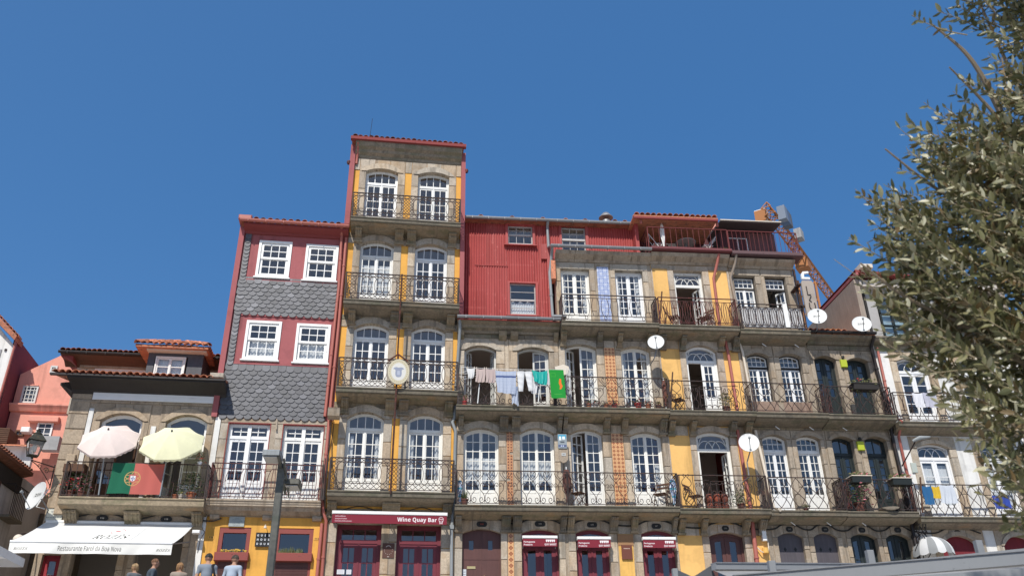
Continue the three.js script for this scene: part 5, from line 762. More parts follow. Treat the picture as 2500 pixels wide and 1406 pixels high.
// ------------------------------------------------------------------ white house at the east end (H)
{
  const h = onFacade('white_house', 'white plastered house with fanlit doors behind the olive branches', 'house', FE, [19, ST, 0]);
  const xs = [[17.03, 18.22], [19.35, 20.4]];
  const ops = [...xs.map(([a, b]) => ({ x0: a, x1: b, y0: 11.25, ys: 13.72, yc: 13.87, bar: 13.34 })), ...xs.map(([a, b]) => ({ x0: a, x1: b, y0: 7.97, ys: 10.43, yc: 10.6, bar: 10.09 }))], gr = [{ x0: 17.1, x1: 18.4, y0: ST + .02, ys: 7.1, yc: 7.42 }, { x0: 19.3, x1: 20.4, y0: ST + .02, ys: 7.1, yc: 7.42 }];
  wall(h, 16.28, 22.4, ST, 14.4, [...ops, ...gr], M.whitewall); shell(h, 16.28, 22.4, ST, 17.3, [7.9, 11.2, 14.4, 17.3], { side: M.greywood, depth: 6 });
  [...ops, ...gr].forEach((o, i) => surround(h, o, { wl: .26, wr: .26, yt: (o.yc) + .26, mat: M.stone, ring: .14 }));
  for (const y of [14.15, 10.88, 7.68]) band(h, 16.3, 22.38, y, y + .2, 7, .03, M.stoneDark);
  ops.forEach((o, i) => glazed(h, { ...o, z: -.12, lights: 'fan', fw: .06, rows: i < 2 ? 4 : 3, cols: 1, panel: .5, stile: .09, curtain: i > 1 ? [8.2, 9.9, 'full'] : null }));
  gr.forEach((o) => { new G().ext(topped(o.x0, o.x1, o.y0, arch(o.x0, o.x1, o.ys, o.yc)), -.2, -.12).build('red_door', mat(T.wood, .2, .02, .03), h); });
  balcony(h, 16.25, 20.9, 11.22, { d: .6, mat: M.stoneDark }); balcony(h, 16.25, 20.9, 7.93, { d: .6, mat: M.stoneDark });
  railing(h, 'oval', 16.27, 20.85, 11.24, 12.28, .57, { unit: .3, top: .1, bot: .18, bow: .1 }); railing(h, 'ogee', 16.29, 20.85, 7.95, 9.0, .57, { unit: .55 });
  pipe(h, [[16.36, 14.2, .1], [16.35, 11.6, .1], [16.36, 11.2, .6], [16.4, 10.8, .12], [16.42, 7.9, .12]], .05, M.pipeRed);
  new G().prof([[-.05, 14.35], [.3, 14.4], [.4, 14.5], [.4, 14.56], [-.05, 14.6]], 16.2, 22.5).build('cornice', M.stoneDark[0], h);
  // set-back timber top storey with a glazed front
  for (let i = 0; i < 11; i++) { const z = -.4 - i * .3; new G().box(16.4, 16.46 + (i % 2) * .01, 14.5, 17.5, z - .292, z).build('plank', (k => mat(T.wood, .46 * k, .39 * k, .33 * k))(rr(.85, 1.15)), h); }
  new G().box(16.47, 19.6, 14.5, 15.0, -.9, -.7).box(16.47, 17.2, 15.0, 17.3, -.9, -.7).box(18.3, 19.6, 15, 17.3, -.9, -.7).box(17.2, 18.3, 16.65, 17.3, -.9, -.7).build('attic_wall', mat(T.plaster, .42, .41, .4), h); new G().box(16.7, 16.78, 15, 17.3, -.7, -.62).build('attic_post', M.darkwood, h);
  new G().box(16.3, 16.4, 17.38, 17.5, -3.8, -.1).build('attic_verge', M.red, h); new G().quad([16.3, 17.5, -.1], [19.7, 17.3, -.1], [19.7, 17.4, -.1], [16.3, 17.6, -.1]).quad([16.3, 17.5, -.1], [19.7, 17.3, -.1], [19.7, 17.3, -3.8], [16.3, 17.5, -3.8]).quad([16.3, 17.6, -.1], [19.7, 17.4, -.1], [19.7, 17.4, -3.8], [16.3, 17.6, -3.8]).build('attic_roof', M.maroon, h); new G().bbox(16.45, 16.95, 17.6, 17.78, -.4, .1, .02).build('coping', M.cream, h);
  const w = new G(); const gx = [17.25, 17.72, 18.2], gy = [15.02, 15.5, 16.0, 16.3, 16.62]; for (const x of gx) w.box(x - .03, x + .03, 15, 16.65, -.76, -.64); for (const y of gy) w.box(17.22, 18.23, y - .025, y + .025, -.76, -.64); const gw = w.build('glazed_front', M.doorGreen, h);
  for (let i = 0; i < 2; i++) for (let j = 0; j < 4; j++) { const p = inst('pane', PANE, M.glass, gw, (gx[i] + gx[i + 1]) / 2, (gy[j] + gy[j + 1]) / 2, -.7); p.scale.set(gx[i + 1] - gx[i], gy[j + 1] - gy[j], 1); }
  new G().box(17.2, 18.3, 15.0, 16.6, -.86, -.82).build('blind', std({ color: lin(.33, .45, .5) }), h);
  plate(h, 17.755, 7.52, '101', .24, '#6f6c67'); plate(h, 19.9, 7.52, '100', .24, '#6f6c67');
  new G().bbox(16.66, 16.86, 9.55, 9.9, .01, .05, .01).build('notice_board', std({ color: lin(.42, .46, .42) }), h);
}
// ------------------------------------------------------------------ houses beyond the alley, west end
{
  const h = onFacade('salmon_house', 'salmon pink gabled house standing behind the stone house', 'house', FW, [-16.5, ST, -9]);
  new G().ext([[-17.85, ST], [-12.4, ST], [-12.4, 15.4], [-16.35, 16.6], [-17.85, 15.62]], -15, -9, []).build('wall', M.salmon, h);
  new G().prof([[-9, 13.95], [-8.9, 13.97], [-8.82, 14.1], [-8.74, 14.2], [-8.74, 14.26], [-9, 14.3]], -17.88, -13).build('cornice', M.salmon, h);
  const win = (x0, x1, y0, y1, c, r, f) => { const w = new G().ext([[x0, y0], [x1, y0], [x1, y1], [x0, y1]], -9, -8.93, [[[x0 + .07, y0 + .07], [x1 - .07, y0 + .07], [x1 - .07, y1 - .07], [x0 + .07, y1 - .07]]]).build('window', f, h); const g = new G(); for (let i = 1; i < c; i++) g.box(lerp(x0, x1, i / c) - .015, lerp(x0, x1, i / c) + .015, y0 + .07, y1 - .07, -8.98, -8.95); for (let j = 1; j < r; j++) g.box(x0 + .07, x1 - .07, lerp(y0, y1, j / r) - .015, lerp(y0, y1, j / r) + .015, -8.98, -8.95); g.build('glazing_bar', f, w);
    for (let i = 0; i < c; i++) for (let j = 0; j < r; j++) { const p = inst('pane', PANE, std({ color: lin(.06, .07, .09), roughness: .08 }), w, lerp(x0, x1, (i + .5) / c), lerp(y0, y1, (j + .5) / r), -8.985); p.scale.set((x1 - x0) / c, (y1 - y0) / r, 1); } };
  win(-17.58, -16.97, 14.34, 15.1, 4, 4, M.oldwhite); win(-16.7, -16.42, 15.72, 16.05, 2, 2, M.oldwhite); win(-16.65, -16.03, 12.8, 13.52, 2, 3, M.white); win(-17.45, -17.1, 12.9, 13.16, 2, 1, M.brownwood);
  new G().bbox(-17, -15.82, 13.5, 13.72, -9, -8.75, .02).build('lintel', M.salmon, h); new G().box(-17.55, -16.99, 15.1, 15.14, -9, -8.9).build('lintel', M.salmon, h);
  new G().bbox(-17.12, -16.78, 12.98, 13.2, -8.95, -8.6, .02).build('air_conditioner', M.plastic, h);
  new G().box(-18.6, -17.25, 12.35, 12.9, -8.9, -8.0).build('timber_balcony', M.brownwood, h); for (let i = 0; i < 8; i++) new G().box(-18.6, -17.25, 12.3 + i * .08, 12.36 + i * .08, -8, -7.96 + (i % 2) * .01).build('plank', M.brownwood, h);
  new G().bbox(-16.4, -16.1, 12.3, 12.72, -8.4, -8, .02).build('white_chimney', M.cream, h); new G().box(-16.05, -15.4, 12.15, 12.72, -8.6, -8.2).build('grey_wall', M.greywall, h); new G().box(-18.5, -16.2, 11.3, 12.2, -8.2, -8).build('lean_to_wall', M.whitewall, h); new G().prof([[-8.3, 12.35], [-7.6, 12.15], [-7.6, 12.1], [-8.3, 12.3]], -18.7, -16.3).build('lean_to_roof', M.tile[2], h);
  const w = onFacade('white_gabled_house', 'white house with a red side wall rising behind the salmon house', 'house', FW, [-18.8, ST, -8]);
  new G().ext([[-22, ST], [-17.98, ST], [-17.98, 16.5], [-19.2, 17.75], [-20, 17.75], [-22, 16]], -8.4, -8, []).build('wall', M.whitewall, w); { const g = new G(), Q = (y, z) => [-17.9, y, z], P = (y, z) => [-18.05, y, z]; g.quad(Q(ST, -8.02), Q(ST, -13), Q(16.6, -13), Q(16.85, -8.02)).quad(P(ST, -8.02), P(ST, -13), P(16.6, -13), P(16.85, -8.02)).quad(Q(16.85, -8.02), Q(16.6, -13), P(16.6, -13), P(16.85, -8.02)).quad(Q(ST, -13), P(ST, -13), P(16.6, -13), Q(16.6, -13)); g.build('side_wall', mat(T.plaster, .20, .045, .055), w); }
  new G().tube([[-17.9, 16.75, -7.9], [-17.93, 14.5, -7.9], [-18.05, 12.5, -7.9]], .05, 8).build('downpipe', M.pipeRed, w, { smooth: true }); new G().ext([[-17.85, 16.6], [-17.8, 16.8], [-19.1, 18.0], [-19.3, 17.9]], -8.4, -7.6).build('roof_edge', M.tile[1], w);
  for (let i = 0; i < 9; i++) inst('roof_tile', TILE, M.tile[i % 3], w, lerp(-17.82, -19.1, i / 8), lerp(16.82, 18.02, i / 8), -7.6, [0, 0, -.75]); new G().box(-18.75, -18.4, 15.4, 16.3, -8, -7.96).build('window', M.greywall, w); new G().lathe([-18.25, 16.3, -7.98], [[0, .05], [.05, .03], [.05, -.05], [0, -.05]], 8).build('wall_bolt', M.iron, w);
}
{
  const h = onFacade('alley_house', 'small grey house with dark tiled eaves and red shutter across the alley', 'house', FW, [-15, ST, -2]);
  new G().box(-19, -14.3, ST, 9.6, -9, 1.5).build('wall', mat(T.plaster, .62, .61, .62), h); new G().ext([[-14.7, 9.45], [-13.95, 9.62], [-13.95, 9.72], [-15.5, 10.4], [-19, 9.8], [-19, 9.6]], -2.7, 2.2).build('roof', M.tileDark[1], h);
  for (let i = 0; i < 23; i++) { const t = inst('roof_tile', TILE, M.tileDark[i % 3], h, -13.92, 9.72, 2.1 - i * .205, [0, 0, 0]); t.rotation.set(0, Math.PI / 2, .3, 'YXZ'); }
  new G().box(-14.3, -14.22, 7.3, 9.0, -1.1, -.35).build('shutter', M.doorBrown, h); new G().box(-14.3, -14.2, 9.0, 9.5, -2.6, 1.6).build('frieze', M.darkwood, h);
  new G().box(-14.3, -13.9, 8.0, 8.08, -2.6, -1.5).build('balcony_slab', M.stoneDark[1], h); { const g = new G(); for (let i = 0; i < 9; i++) g.bar([-13.93, 8.08, -2.58 + i * .13], [-13.93, 9.05, -2.58 + i * .13], .012); g.bar([-13.93, 9.05, -2.6], [-13.93, 9.05, -1.5], .018).bar([-14.3, 9.05, -1.5], [-13.93, 9.05, -1.5], .018); g.build('railing', M.ironBlack, h); }
  const d = onFacade('dark_house', 'dark weathered house in shade at the back of the alley', 'house', FW, [-13.4, ST, -5]);
  new G().box(-14.28, -12.36, ST, 8.9, -8, -5).build('wall', mat(T.stoneDark, .55, .5, .47), d); new G().box(-14.2, -12.4, 8.9, 10.6, -8, -5.6).build('upper_wall', mat(T.stoneDark, .9, .6, .5), d); new G().box(-13.5, -12.9, 5.2, 7.2, -5, -4.94).build('door', M.doorGreen, d); new G().prof([[-5.8, 10.6], [-5.2, 10.5], [-5.2, 10.56], [-8, 11.4]], -14.6, -12.38).build('roof', M.tileDark[1], d);
  const p = onFacade('hanging_vine', 'green climbing vine hanging beside the corner of the stone house', 'plant', FW, [-13.2, 8.6, -4.9]); const g = new G(); const q = rng(5); for (let i = 0; i < 420; i++) { const x = -14.2 + q() * 1.85, y = 9.45 + .3 * q() - .55 * Math.sin((x + 14.2) / 1.85 * 3.1) * q(), z = -4.9 + q() * .3, s = .03 + q() * .04, a = q() * 6; g.tri([x, y, z], [x + s * Math.cos(a), y + s * Math.sin(a), z + .03 * q()], [x + s * Math.cos(a + 1), y + s * Math.sin(a + 1), z - .02]); } g.build('leaves', M.leafA, p); new G().tube(rope([[-14.25, 9.5, -4.9], [-13.4, 9.1, -4.8], [-12.36, 9.3, -4.8]]), .012, 4).build('stem', M.brownwood, p);
}
// ------------------------------------------------------------------ restaurant awning, umbrellas, flag on the stone house
{
  const a = onFacade('restaurant_awning', 'large white fabric awning over the restaurant front with its name on the valance', 'awning', FW, [-10.2, 7.5, .1]);
  const X0 = -12.42, X1 = -8.1, zf = 1.75, yt = 7.54, yf = 6.63, fab = clothMat(.86, .86, .84, .3);
  new G().surf((u, v) => [lerp(lerp(-12.2, -7.93, u), lerp(X0, X1, u), v), lerp(yt, yf, v) - .05 * Math.sin(Math.PI * v) - .012 * Math.abs(Math.sin(u * 9)), lerp(.06, zf, v)], 40, 10).build('canopy', fab, a, { smooth: true });
  new G().tube([[X0, yf, zf], [X1, yf, zf]], .035, 8).build('front_bar', M.plastic, a); new G().tube([[-12.2, yt, .08], [-7.95, yt, .08]], .05, 8).build('roller', M.plastic, a);
  new G().bar([-12.15, 7.0, .1], [X0 + .05, yf - .02, zf], .018, 6).bar([-8.0, 7.0, .1], [X1 - .05, yf - .02, zf], .018, 6).build('arm', M.zinc, a);
  const vt = canvasTex(1024, 80, (c, w, H) => { c.fillStyle = '#e9e7e0'; c.fillRect(0, 0, w, H); c.fillStyle = '#4c4a46'; c.textAlign = 'center'; c.font = '50px sans-serif'; c.save(); c.translate(w * .49, 58); c.scale(.58, 1); c.fillText('Restaurante Farol da Boa Nova', 0, 0); c.restore(); c.font = 'italic bold 26px serif'; c.fillStyle = '#7d7a74'; c.fillText('ROZÈS', w * .945, 56); c.fillText('ROZÈS', w * .07, 56); });
  const vg = new THREE.PlaneGeometry(X1 - X0, .29, 80, 4), P = vg.attributes.position; for (let i = 0; i < P.count; i++) { const x = P.getX(i), y = P.getY(i) / .29 + .5; P.setZ(i, (1 - y) * (.03 * Math.sin(x * 4.2 + 1) + .015 * Math.sin(x * 9.5 - y * 2))); } vg.computeVertexNormals();
  const vm = new THREE.Mesh(vg, std({ map: vt, roughness: 1 })); vm.name = 'valance'; vm.castShadow = vm.receiveShadow = true; vm.position.set((X0 + X1) / 2 + 10.2, 6.46 - 7.5, zf - .1 + .01); a.add(vm);
  // lettering on the slope
  const lt = canvasTex(256, 128, (c, w, H) => { c.fillStyle = '#eeeeeb'; c.fillRect(0, 0, w, H); c.fillStyle = '#57554f'; c.font = 'italic bold 54px serif'; c.textAlign = 'center'; c.fillText('ROZÈS', w / 2, 100); c.font = '13px serif'; c.fillText('PORTO · DOURO', w / 2, 120); c.strokeStyle = '#b08080'; c.lineWidth = 3; c.beginPath(); c.ellipse(w / 2, 30, 36, 20, 0, 0, 7); c.stroke(); c.fillStyle = '#a33'; c.fillRect(w / 2 - 14, 26, 26, 7); });
  const lg = new THREE.PlaneGeometry(1, 1, 20, 8), LP = lg.attributes.position; for (let i = 0; i < LP.count; i++) { const u = lerp(.4, .7, LP.getX(i) + .5), v = lerp(.2, .93, .5 - LP.getY(i)); LP.setXYZ(i, lerp(lerp(-12.2, -7.93, u), lerp(X0, X1, u), v) + 10.2, lerp(yt, yf, v) - .05 * Math.sin(Math.PI * v) - .012 * Math.abs(Math.sin(u * 9)) - 7.5 + .008, lerp(.06, zf, v) - .1 + .006); } lg.computeVertexNormals();
  const lm = new THREE.Mesh(lg, std({ map: lt, roughness: 1 })); lm.name = 'printed_logo'; lm.castShadow = false; lm.receiveShadow = true; a.add(lm);
}
function umbrella(label, x, y, z, r, m, tilt, poleX) {
  const t = onFacade('garden_umbrella', label, 'umbrella', FW, [x, 8.2, z], 'umbrellas on the restaurant balcony'), g = new G(), n = 8, hgt = r * .42, c = new G(), mtx = new THREE.Matrix4().makeRotationX(tilt).setPosition(x, y, z), v = new THREE.Vector3(), q = (a, b, d) => { v.set(a, b, d).applyMatrix4(mtx); return [v.x, v.y, v.z]; };
  for (let k = 0; k < n; k++) c.surf((u, w) => { const a = (k + u) / n * 2 * Math.PI + .3, sag = 1 - .10 * Math.sin(Math.PI * u) * w, rad = r * w * sag, yy = hgt * (1 - Math.pow(w, 1.5)) - .03 * w * Math.sin(Math.PI * u); return q(rad * Math.cos(a), yy - hgt * .5, rad * Math.sin(a)); }, 6, 8);
  c.build('canopy', m, t, { smooth: .5 });
  const fr = new G(); for (let k = 0; k < n; k++) fr.surf((u, w) => { const a = (k + u) / n * 2 * Math.PI + .3, rad = r * (1 - .10 * Math.sin(Math.PI * u)); return q(rad * Math.cos(a), -hgt * .5 - .03 * Math.sin(Math.PI * u) - w * (.07 + .02 * Math.cos(u * 25)), rad * Math.sin(a) * (1 - .0 * w)); }, 8, 1); fr.build('fringe', m, t);
  for (let k = 0; k < n; k++) { const a = k / n * 2 * Math.PI + .3; g.bar(q(0, hgt * .45, 0), q(r * .97 * Math.cos(a), -hgt * .52, r * .97 * Math.sin(a)), .008); } g.build('ribs', M.zinc, t);
  new G().bar(q(0, hgt * .5, 0), [poleX, 8.2, z - .05], .022, 8).build('pole', M.pipeGrey, t); const k = q(0, hgt * .52, 0); new G().lathe(k, [[0, .06], [.025, .04], [.03, 0], [0, -.01]], 8).build('finial', M.black, t);
}
umbrella('faded pink and white umbrella opened over the stone house balcony', -10.72, 10.03, .8, .9, clothMat(.93, .78, .71, .24), .88, -10.67);
umbrella('pale yellow umbrella opened over the stone house balcony', -8.85, 10.02, .8, .98, clothMat(.93, .91, .60, .24), .86, -8.92);
{
  const f = onFacade('flag', 'green and red flag with a yellow globe emblem hung over a balcony rail', 'flag', FW, [-9.66, 9.16, .78]);
  const t = canvasTex(384, 256, (c, w, H) => { c.fillStyle = '#15694c'; c.fillRect(0, 0, w * .42, H); c.fillStyle = '#c4665c'; c.fillRect(w * .42, 0, w, H); c.strokeStyle = '#cba267'; c.lineWidth = 6; const x = w * .42, y = H / 2; c.beginPath(); c.arc(x, y, 58, 0, 7); c.stroke(); c.beginPath(); c.ellipse(x, y, 58, 20, .3, 0, 7); c.stroke(); c.beginPath(); c.ellipse(x, y, 58, 20, -.5, 0, 7); c.stroke(); c.beginPath(); c.ellipse(x, y, 20, 58, .1, 0, 7); c.stroke(); c.fillStyle = '#c0665c'; c.beginPath(); c.moveTo(x - 30, y - 34); c.lineTo(x + 30, y - 34); c.lineTo(x + 30, y + 12); c.quadraticCurveTo(x, y + 52, x - 30, y + 12); c.fill(); c.fillStyle = '#e9e6e4'; c.beginPath(); c.moveTo(x - 20, y - 24); c.lineTo(x + 20, y - 24); c.lineTo(x + 20, y + 8); c.quadraticCurveTo(x, y + 36, x - 20, y + 8); c.fill(); c.fillStyle = '#4a5a9c'; for (const [a, b] of [[0, -14], [0, 0], [0, 14], [-11, 0], [11, 0]]) c.fillRect(x + a - 4, y + b - 5, 8, 10); });
  const g = new THREE.PlaneGeometry(1.5, .93, 40, 20), P = g.attributes.position; for (let i = 0; i < P.count; i++) { const x = P.getX(i), y = P.getY(i); P.setZ(i, .02 * Math.sin(x * 7 + y * 2) + .012 * Math.sin(x * 15)); P.setX(i, x + (y < 0 ? y * .06 * (1) : 0)); P.setY(i, y - .012 * Math.sin(x * 5)); } g.computeVertexNormals();
  const m = new THREE.Mesh(g, new THREE.MeshPhysicalMaterial({ map: t, roughness: 1, transmission: .2, thickness: 0, side: THREE.DoubleSide })); m.name = 'cloth'; m.castShadow = m.receiveShadow = true; m.position.set(0, -.46, .03); f.add(m);
}
// ------------------------------------------------------------------ shop awnings
function shopAwning(name, label, f, x0, x1, y0, y1, z, draw, arms) {
  const a = onFacade(name, label, 'awning', f, [(x0 + x1) / 2, y0, z], name === 'shop_awning' ? 'small market awnings' : undefined), ym = y1 - (y1 - y0) * .27;
  new G().bbox(x0, x1, ym, y1, z - .13, z + .02, .015).build('cassette', M.white, a);
  panel('valance', canvasTex(1024, Math.round(1024 * (ym - y0) / (x1 - x0)), draw), a, x0 + .01, x1 - .02, y0, ym, z - .01, { d: .012, rough: .9 });
  const g = new G(); for (const x of arms) g.box(x - .02, x + .02, ym + .02, y1 - .02, .0, z - .1).bar([x, ym - .25, .03], [x, ym + .04, z - .06], .014); g.build('arm', M.zinc, a);
}
const MAROON = '#7d2433', ink = '#e6e0e0';
shopAwning('bar_awning', 'maroon bar awning lettered Wine Quay Bar beneath a white cassette', FW, -3.8, -.24, 7.54, 7.91, .62, (c, w, H) => {
  c.fillStyle = MAROON; c.fillRect(0, 0, w, H); c.fillStyle = ink; c.font = 'bold 50px sans-serif'; c.textAlign = 'left'; c.fillText('Wine Quay Bar', 578, H * .72); c.font = '15px sans-serif'; ['Vinhos/Wines', 'Queijos/Cheese', 'Enchidos/Delicatessen'].forEach((t, i) => c.fillText(t, 26, H * .3 + i * 21));
  c.strokeStyle = ink; c.lineWidth = 4; c.beginPath(); c.arc(972, H * .42, 21, 0, 7); c.stroke(); c.font = 'bold 14px sans-serif'; c.textAlign = 'center'; c.fillText('WQB', 972, H * .46); c.beginPath(); c.moveTo(956, H * .62); c.lineTo(962, H * .92); c.lineTo(972, H * .78); c.lineTo(982, H * .92); c.lineTo(988, H * .62); c.stroke();
}, [-3.7, -2, -.34]);
const market = (c, w, H) => { c.fillStyle = MAROON; c.fillRect(0, 0, w, H); c.fillStyle = ink; c.textAlign = 'left'; c.font = 'bold 62px sans-serif'; c.fillText('Portuguese', 24, H * .52); c.fillText('Products', 24, H * .88); c.textAlign = 'center'; for (let i = 0; i < 5; i++) { const x = 712 + i * 56; c.beginPath(); c.moveTo(x - 26, H * .12); c.lineTo(x + 26, H * .12); c.quadraticCurveTo(x + 26, H * .4, x, H * .46); c.quadraticCurveTo(x - 26, H * .4, x - 26, H * .12); c.fill(); } c.font = 'bold 66px sans-serif'; c.save(); c.translate(824, H * .86); c.scale(.78, 1.15); c.fillText('QUAY MARKET', 0, 0); c.restore(); };
shopAwning('shop_awning', 'maroon market awning nearest the plain brown front door', FE, 3.02, 4.14, 6.95, 7.28, .36, market, [3.06, 4.1]);
shopAwning('shop_awning', 'maroon market awning in the middle of the three', FE, 4.77, 5.86, 6.92, 7.26, .36, market, [4.81, 5.82]);
shopAwning('shop_awning', 'maroon market awning beside the pale yellow ground floor wall', FE, 6.88, 7.97, 6.92, 7.26, .36, market, [6.92, 7.93]);
{ const s = onFacade('menu_board', 'brown square board on the orange panel between two market doors', 'sign', FE, [6.41, 6.6, .03]); panel('board', canvasTex(96, 128, (c, w, H) => { c.fillStyle = '#6a3a2c'; c.fillRect(0, 0, w, H); c.fillStyle = '#cbb8aa'; const q = rng(3); for (let x = 20; x < 76; x += 8) c.fillRect(x, 28, 4 + q() * 3, 7 + q() * 3); }), s, 6.24, 6.58, 6.62, 7.06, .05, { d: .04 }); }
// ------------------------------------------------------------------ hanging signs
{
  const s = onFacade('hanging_sign', 'round white emblem sign hung from a tall brown pole before the tower house', 'sign', FW, [-2.02, 8.4, .86]);
  new G().bar([-2.04, 16.2, .8], [-2.05, 13.1, .8], .028, 8).bar([-2.03, 13.1, .8], [-2.05, 8.42, .8], .034, 8).build('pole', mat(T.rust, 1.6, 1.0, .8), s); new G().bar([-2.03, 13.12, .84], [-2.34, 12.88, .84], .028).bar([-2.03, 13.12, .84], [-1.7, 12.88, .84], .028).bar([-2.03, 13.2, .84], [-2.03, 12.88, .84], .02).build('bracket', mat(T.rust, 2.2, .9, .6), s);
  new G().ext(ell(-1.99, 12.47, .36, .45, 32), .87, .9).build('disc', std({ color: lin(.52, .48, .40), roughness: .8 }), s);
  const t = canvasTex(256, 320, (c, w, H) => { c.fillStyle = '#c2b99f'; c.fillRect(0, 0, w, H); c.fillStyle = '#cfcdc6'; c.beginPath(); c.ellipse(w / 2, H / 2, 88, 112, 0, 0, 7); c.fill(); c.fillStyle = '#8f8460'; for (let i = 0; i < 28; i++) { const a = i / 28 * 2 * Math.PI; c.save(); c.translate(w / 2 + 106 * Math.cos(a), H / 2 + 134 * Math.sin(a)); c.rotate(a); c.fillRect(-3, -7, 6, 12); c.restore(); } c.fillStyle = '#8d93a4'; c.beginPath(); c.moveTo(128, 110); c.quadraticCurveTo(80, 90, 62, 130); c.quadraticCurveTo(88, 125, 92, 150); c.quadraticCurveTo(84, 200, 100, 224); c.quadraticCurveTo(128, 240, 156, 224); c.quadraticCurveTo(172, 200, 164, 150); c.quadraticCurveTo(168, 125, 194, 130); c.quadraticCurveTo(176, 90, 128, 110); c.fill(); c.fillStyle = '#a9afbd'; c.fillRect(112, 150, 32, 52); });
  const g = new THREE.CircleGeometry(1, 40), m = new THREE.Mesh(g, std({ map: t, roughness: .8 })); m.name = 'printed_face'; m.scale.set(.355, .445, 1); m.position.set(.03, 4.07, .046); m.receiveShadow = true; s.add(m);
  const b = onFacade('letter_sign', 'tall pale vertical sign with outlined letters fixed to the end of the granite house', 'sign', FE, [13.75, 15, .75]);
  new G().ext([[13.56, 15.1], [13.93, 15.1], [14.02, 15.3], [14.03, 16.45], [13.97, 16.55], [13.62, 16.55], [13.57, 16.45]], .7, .8).build('sign_board', mat(T.plaster, .40, .34, .29), b);
  const L = (pts) => new G().tube(pts.map(([x, y]) => [x, y, .815]), .02, 4).build('letter', M.ironBlack, b); L([[13.72, 16.3], [13.72, 15.95], [13.84, 15.95]]); L([[13.84, 15.9], [13.74, 15.72], [13.82, 15.66]]); L(spline([[13.72, 15.62], [13.72, 15.4], [13.82, 15.3], [13.92, 15.4], [13.92, 15.62]], 14));
  new G().ext([[13.62, 16.62], [13.95, 16.62], [13.93, 16.7], [13.72, 16.7], [13.74, 16.85], [13.93, 16.88], [13.92, 16.95], [13.7, 16.93], [13.62, 16.8]], .72, .8).build('letter', M.white, b); new G().box(13.5, 13.56, 14.8, 17.2, .4, .5).build('support', M.iron, b); new G().box(13.45, 13.6, 15.5, 15.56, 0, .75).box(13.45, 13.6, 16.4, 16.46, 0, .75).build('bracket', M.iron, b);
  const k = onFacade('blue_panel_sign', 'hanging sign with a blue and white top above a long grey shield shape', 'sign', FE, [4.42, 9.7, .3]);
  panel('sign_head', canvasTex(96, 128, (c, w, H) => { c.fillStyle = '#8b9499'; c.fillRect(0, 0, w, H); c.fillStyle = '#3f97b4'; c.fillRect(6, 6, w - 12, 34); c.fillStyle = '#dfe8ea'; c.fillRect(14, 22, 22, 34); c.fillRect(48, 22, 30, 26); c.fillStyle = '#39424a'; c.fillRect(26, 66, 44, 12); c.fillStyle = '#4f5a7c'; c.fillRect(4, 96, w - 8, 22); c.fillStyle = '#c9d2e6'; c.fillRect(30, 102, 12, 10); c.fillRect(50, 102, 12, 10); }), k, 4.27, 4.57, 10.13, 10.62, .34, { d: .05 });
  new G().ext([[4.29, 10.12], [4.6, 10.12], [4.6, 9.78], [4.53, 9.68], [4.42, 9.64], [4.33, 9.7], [4.29, 9.8]], .3, .33).build('sign_shield', mat(T.stone, .75, .7, .66), k); panel('sign_label', canvasTex(48, 32, (c) => { c.fillStyle = '#b9bab8'; c.fillRect(0, 0, 48, 32); c.fillStyle = '#5a5a5a'; c.fillRect(8, 9, 32, 5); c.fillRect(12, 18, 24, 4); }), k, 4.38, 4.52, 9.88, 9.98, .337, { d: .008 }); new G().bar([4.42, 10.7, .01], [4.42, 10.7, .42], .016).bar([4.42, 10.7, .34], [4.42, 10.6, .34], .01).build('bracket', M.iron, k);
}
// ------------------------------------------------------------------ satellite dishes
function dish(label, f, [x, y, z], r, yaw, pitch, logo, back, mount) {
  const t = thing('satellite_dish', label, 'satellite dish', f, [x, y, z], 0), hd = new THREE.Matrix4().makeRotationFromEuler(new THREE.Euler(pitch, yaw, 0, 'YXZ')), v = new THREE.Vector3(), q = (a, b, c) => { v.set(a, b, c).applyMatrix4(hd); return [v.x, v.y, v.z]; };
  const g = new G(), cv = (rad) => .11 * r * (rad / r) * (rad / r) * 1.6; g.surf((u, w) => q(w * r * .93 * Math.cos(u * 2 * Math.PI), w * r * Math.sin(u * 2 * Math.PI), cv(w * r)), 28, 6).surf((u, w) => q(w * r * .93 * Math.cos(u * 2 * Math.PI), w * r * Math.sin(u * 2 * Math.PI), cv(w * r) - .018), 28, 6).surf((u, w) => { const k = r * (1 + .012 * Math.sin(Math.PI * w)); return q(k * .93 * Math.cos(u * 2 * Math.PI), k * Math.sin(u * 2 * Math.PI), cv(r) - .018 + .02 * w); }, 28, 2);
  g.build('reflector', M.dish, t, { smooth: true }); new G().bar(q(0, -r * .98, .02), q(0, -r * .22, r * 1.15), .014, 6).build('feed_arm', M.zinc, t); new G().tube([q(0, -r * .16, r * 1.22), q(0, -r * .2, r * 1.06)], [.045, .035], 8).build('receiver', M.pipeGrey, t, { smooth: true });
  new G().tube([q(0, 0, -.02), q(0, -.02, -.1), ...back], .022, 6).build('mast', M.zinc, t);
  if (logo) { const n = canvasTex(128, 48, (c) => { c.fillStyle = '#c6c6c2'; c.fillRect(0, 0, 128, 48); c.fillStyle = '#26272a'; c.font = 'bold 44px sans-serif'; c.textAlign = 'center'; c.save(); c.translate(64, 40); c.scale(1.12, 1); c.fillText('ZON', 0, 0); c.restore(); }); const pg = new THREE.PlaneGeometry(r * .84, r * .3, 8, 3), P = pg.attributes.position; for (let i = 0; i < P.count; i++) { const a = P.getX(i), b = P.getY(i) + r * .12, w = q(a, b, cv(Math.hypot(a / .93, b)) + .004); P.setXYZ(i, ...w); } pg.computeVertexNormals(); const m = new THREE.Mesh(pg, std({ map: n, roughness: .5 })); m.name = 'printed_logo'; m.receiveShadow = true; t.add(m); }
}
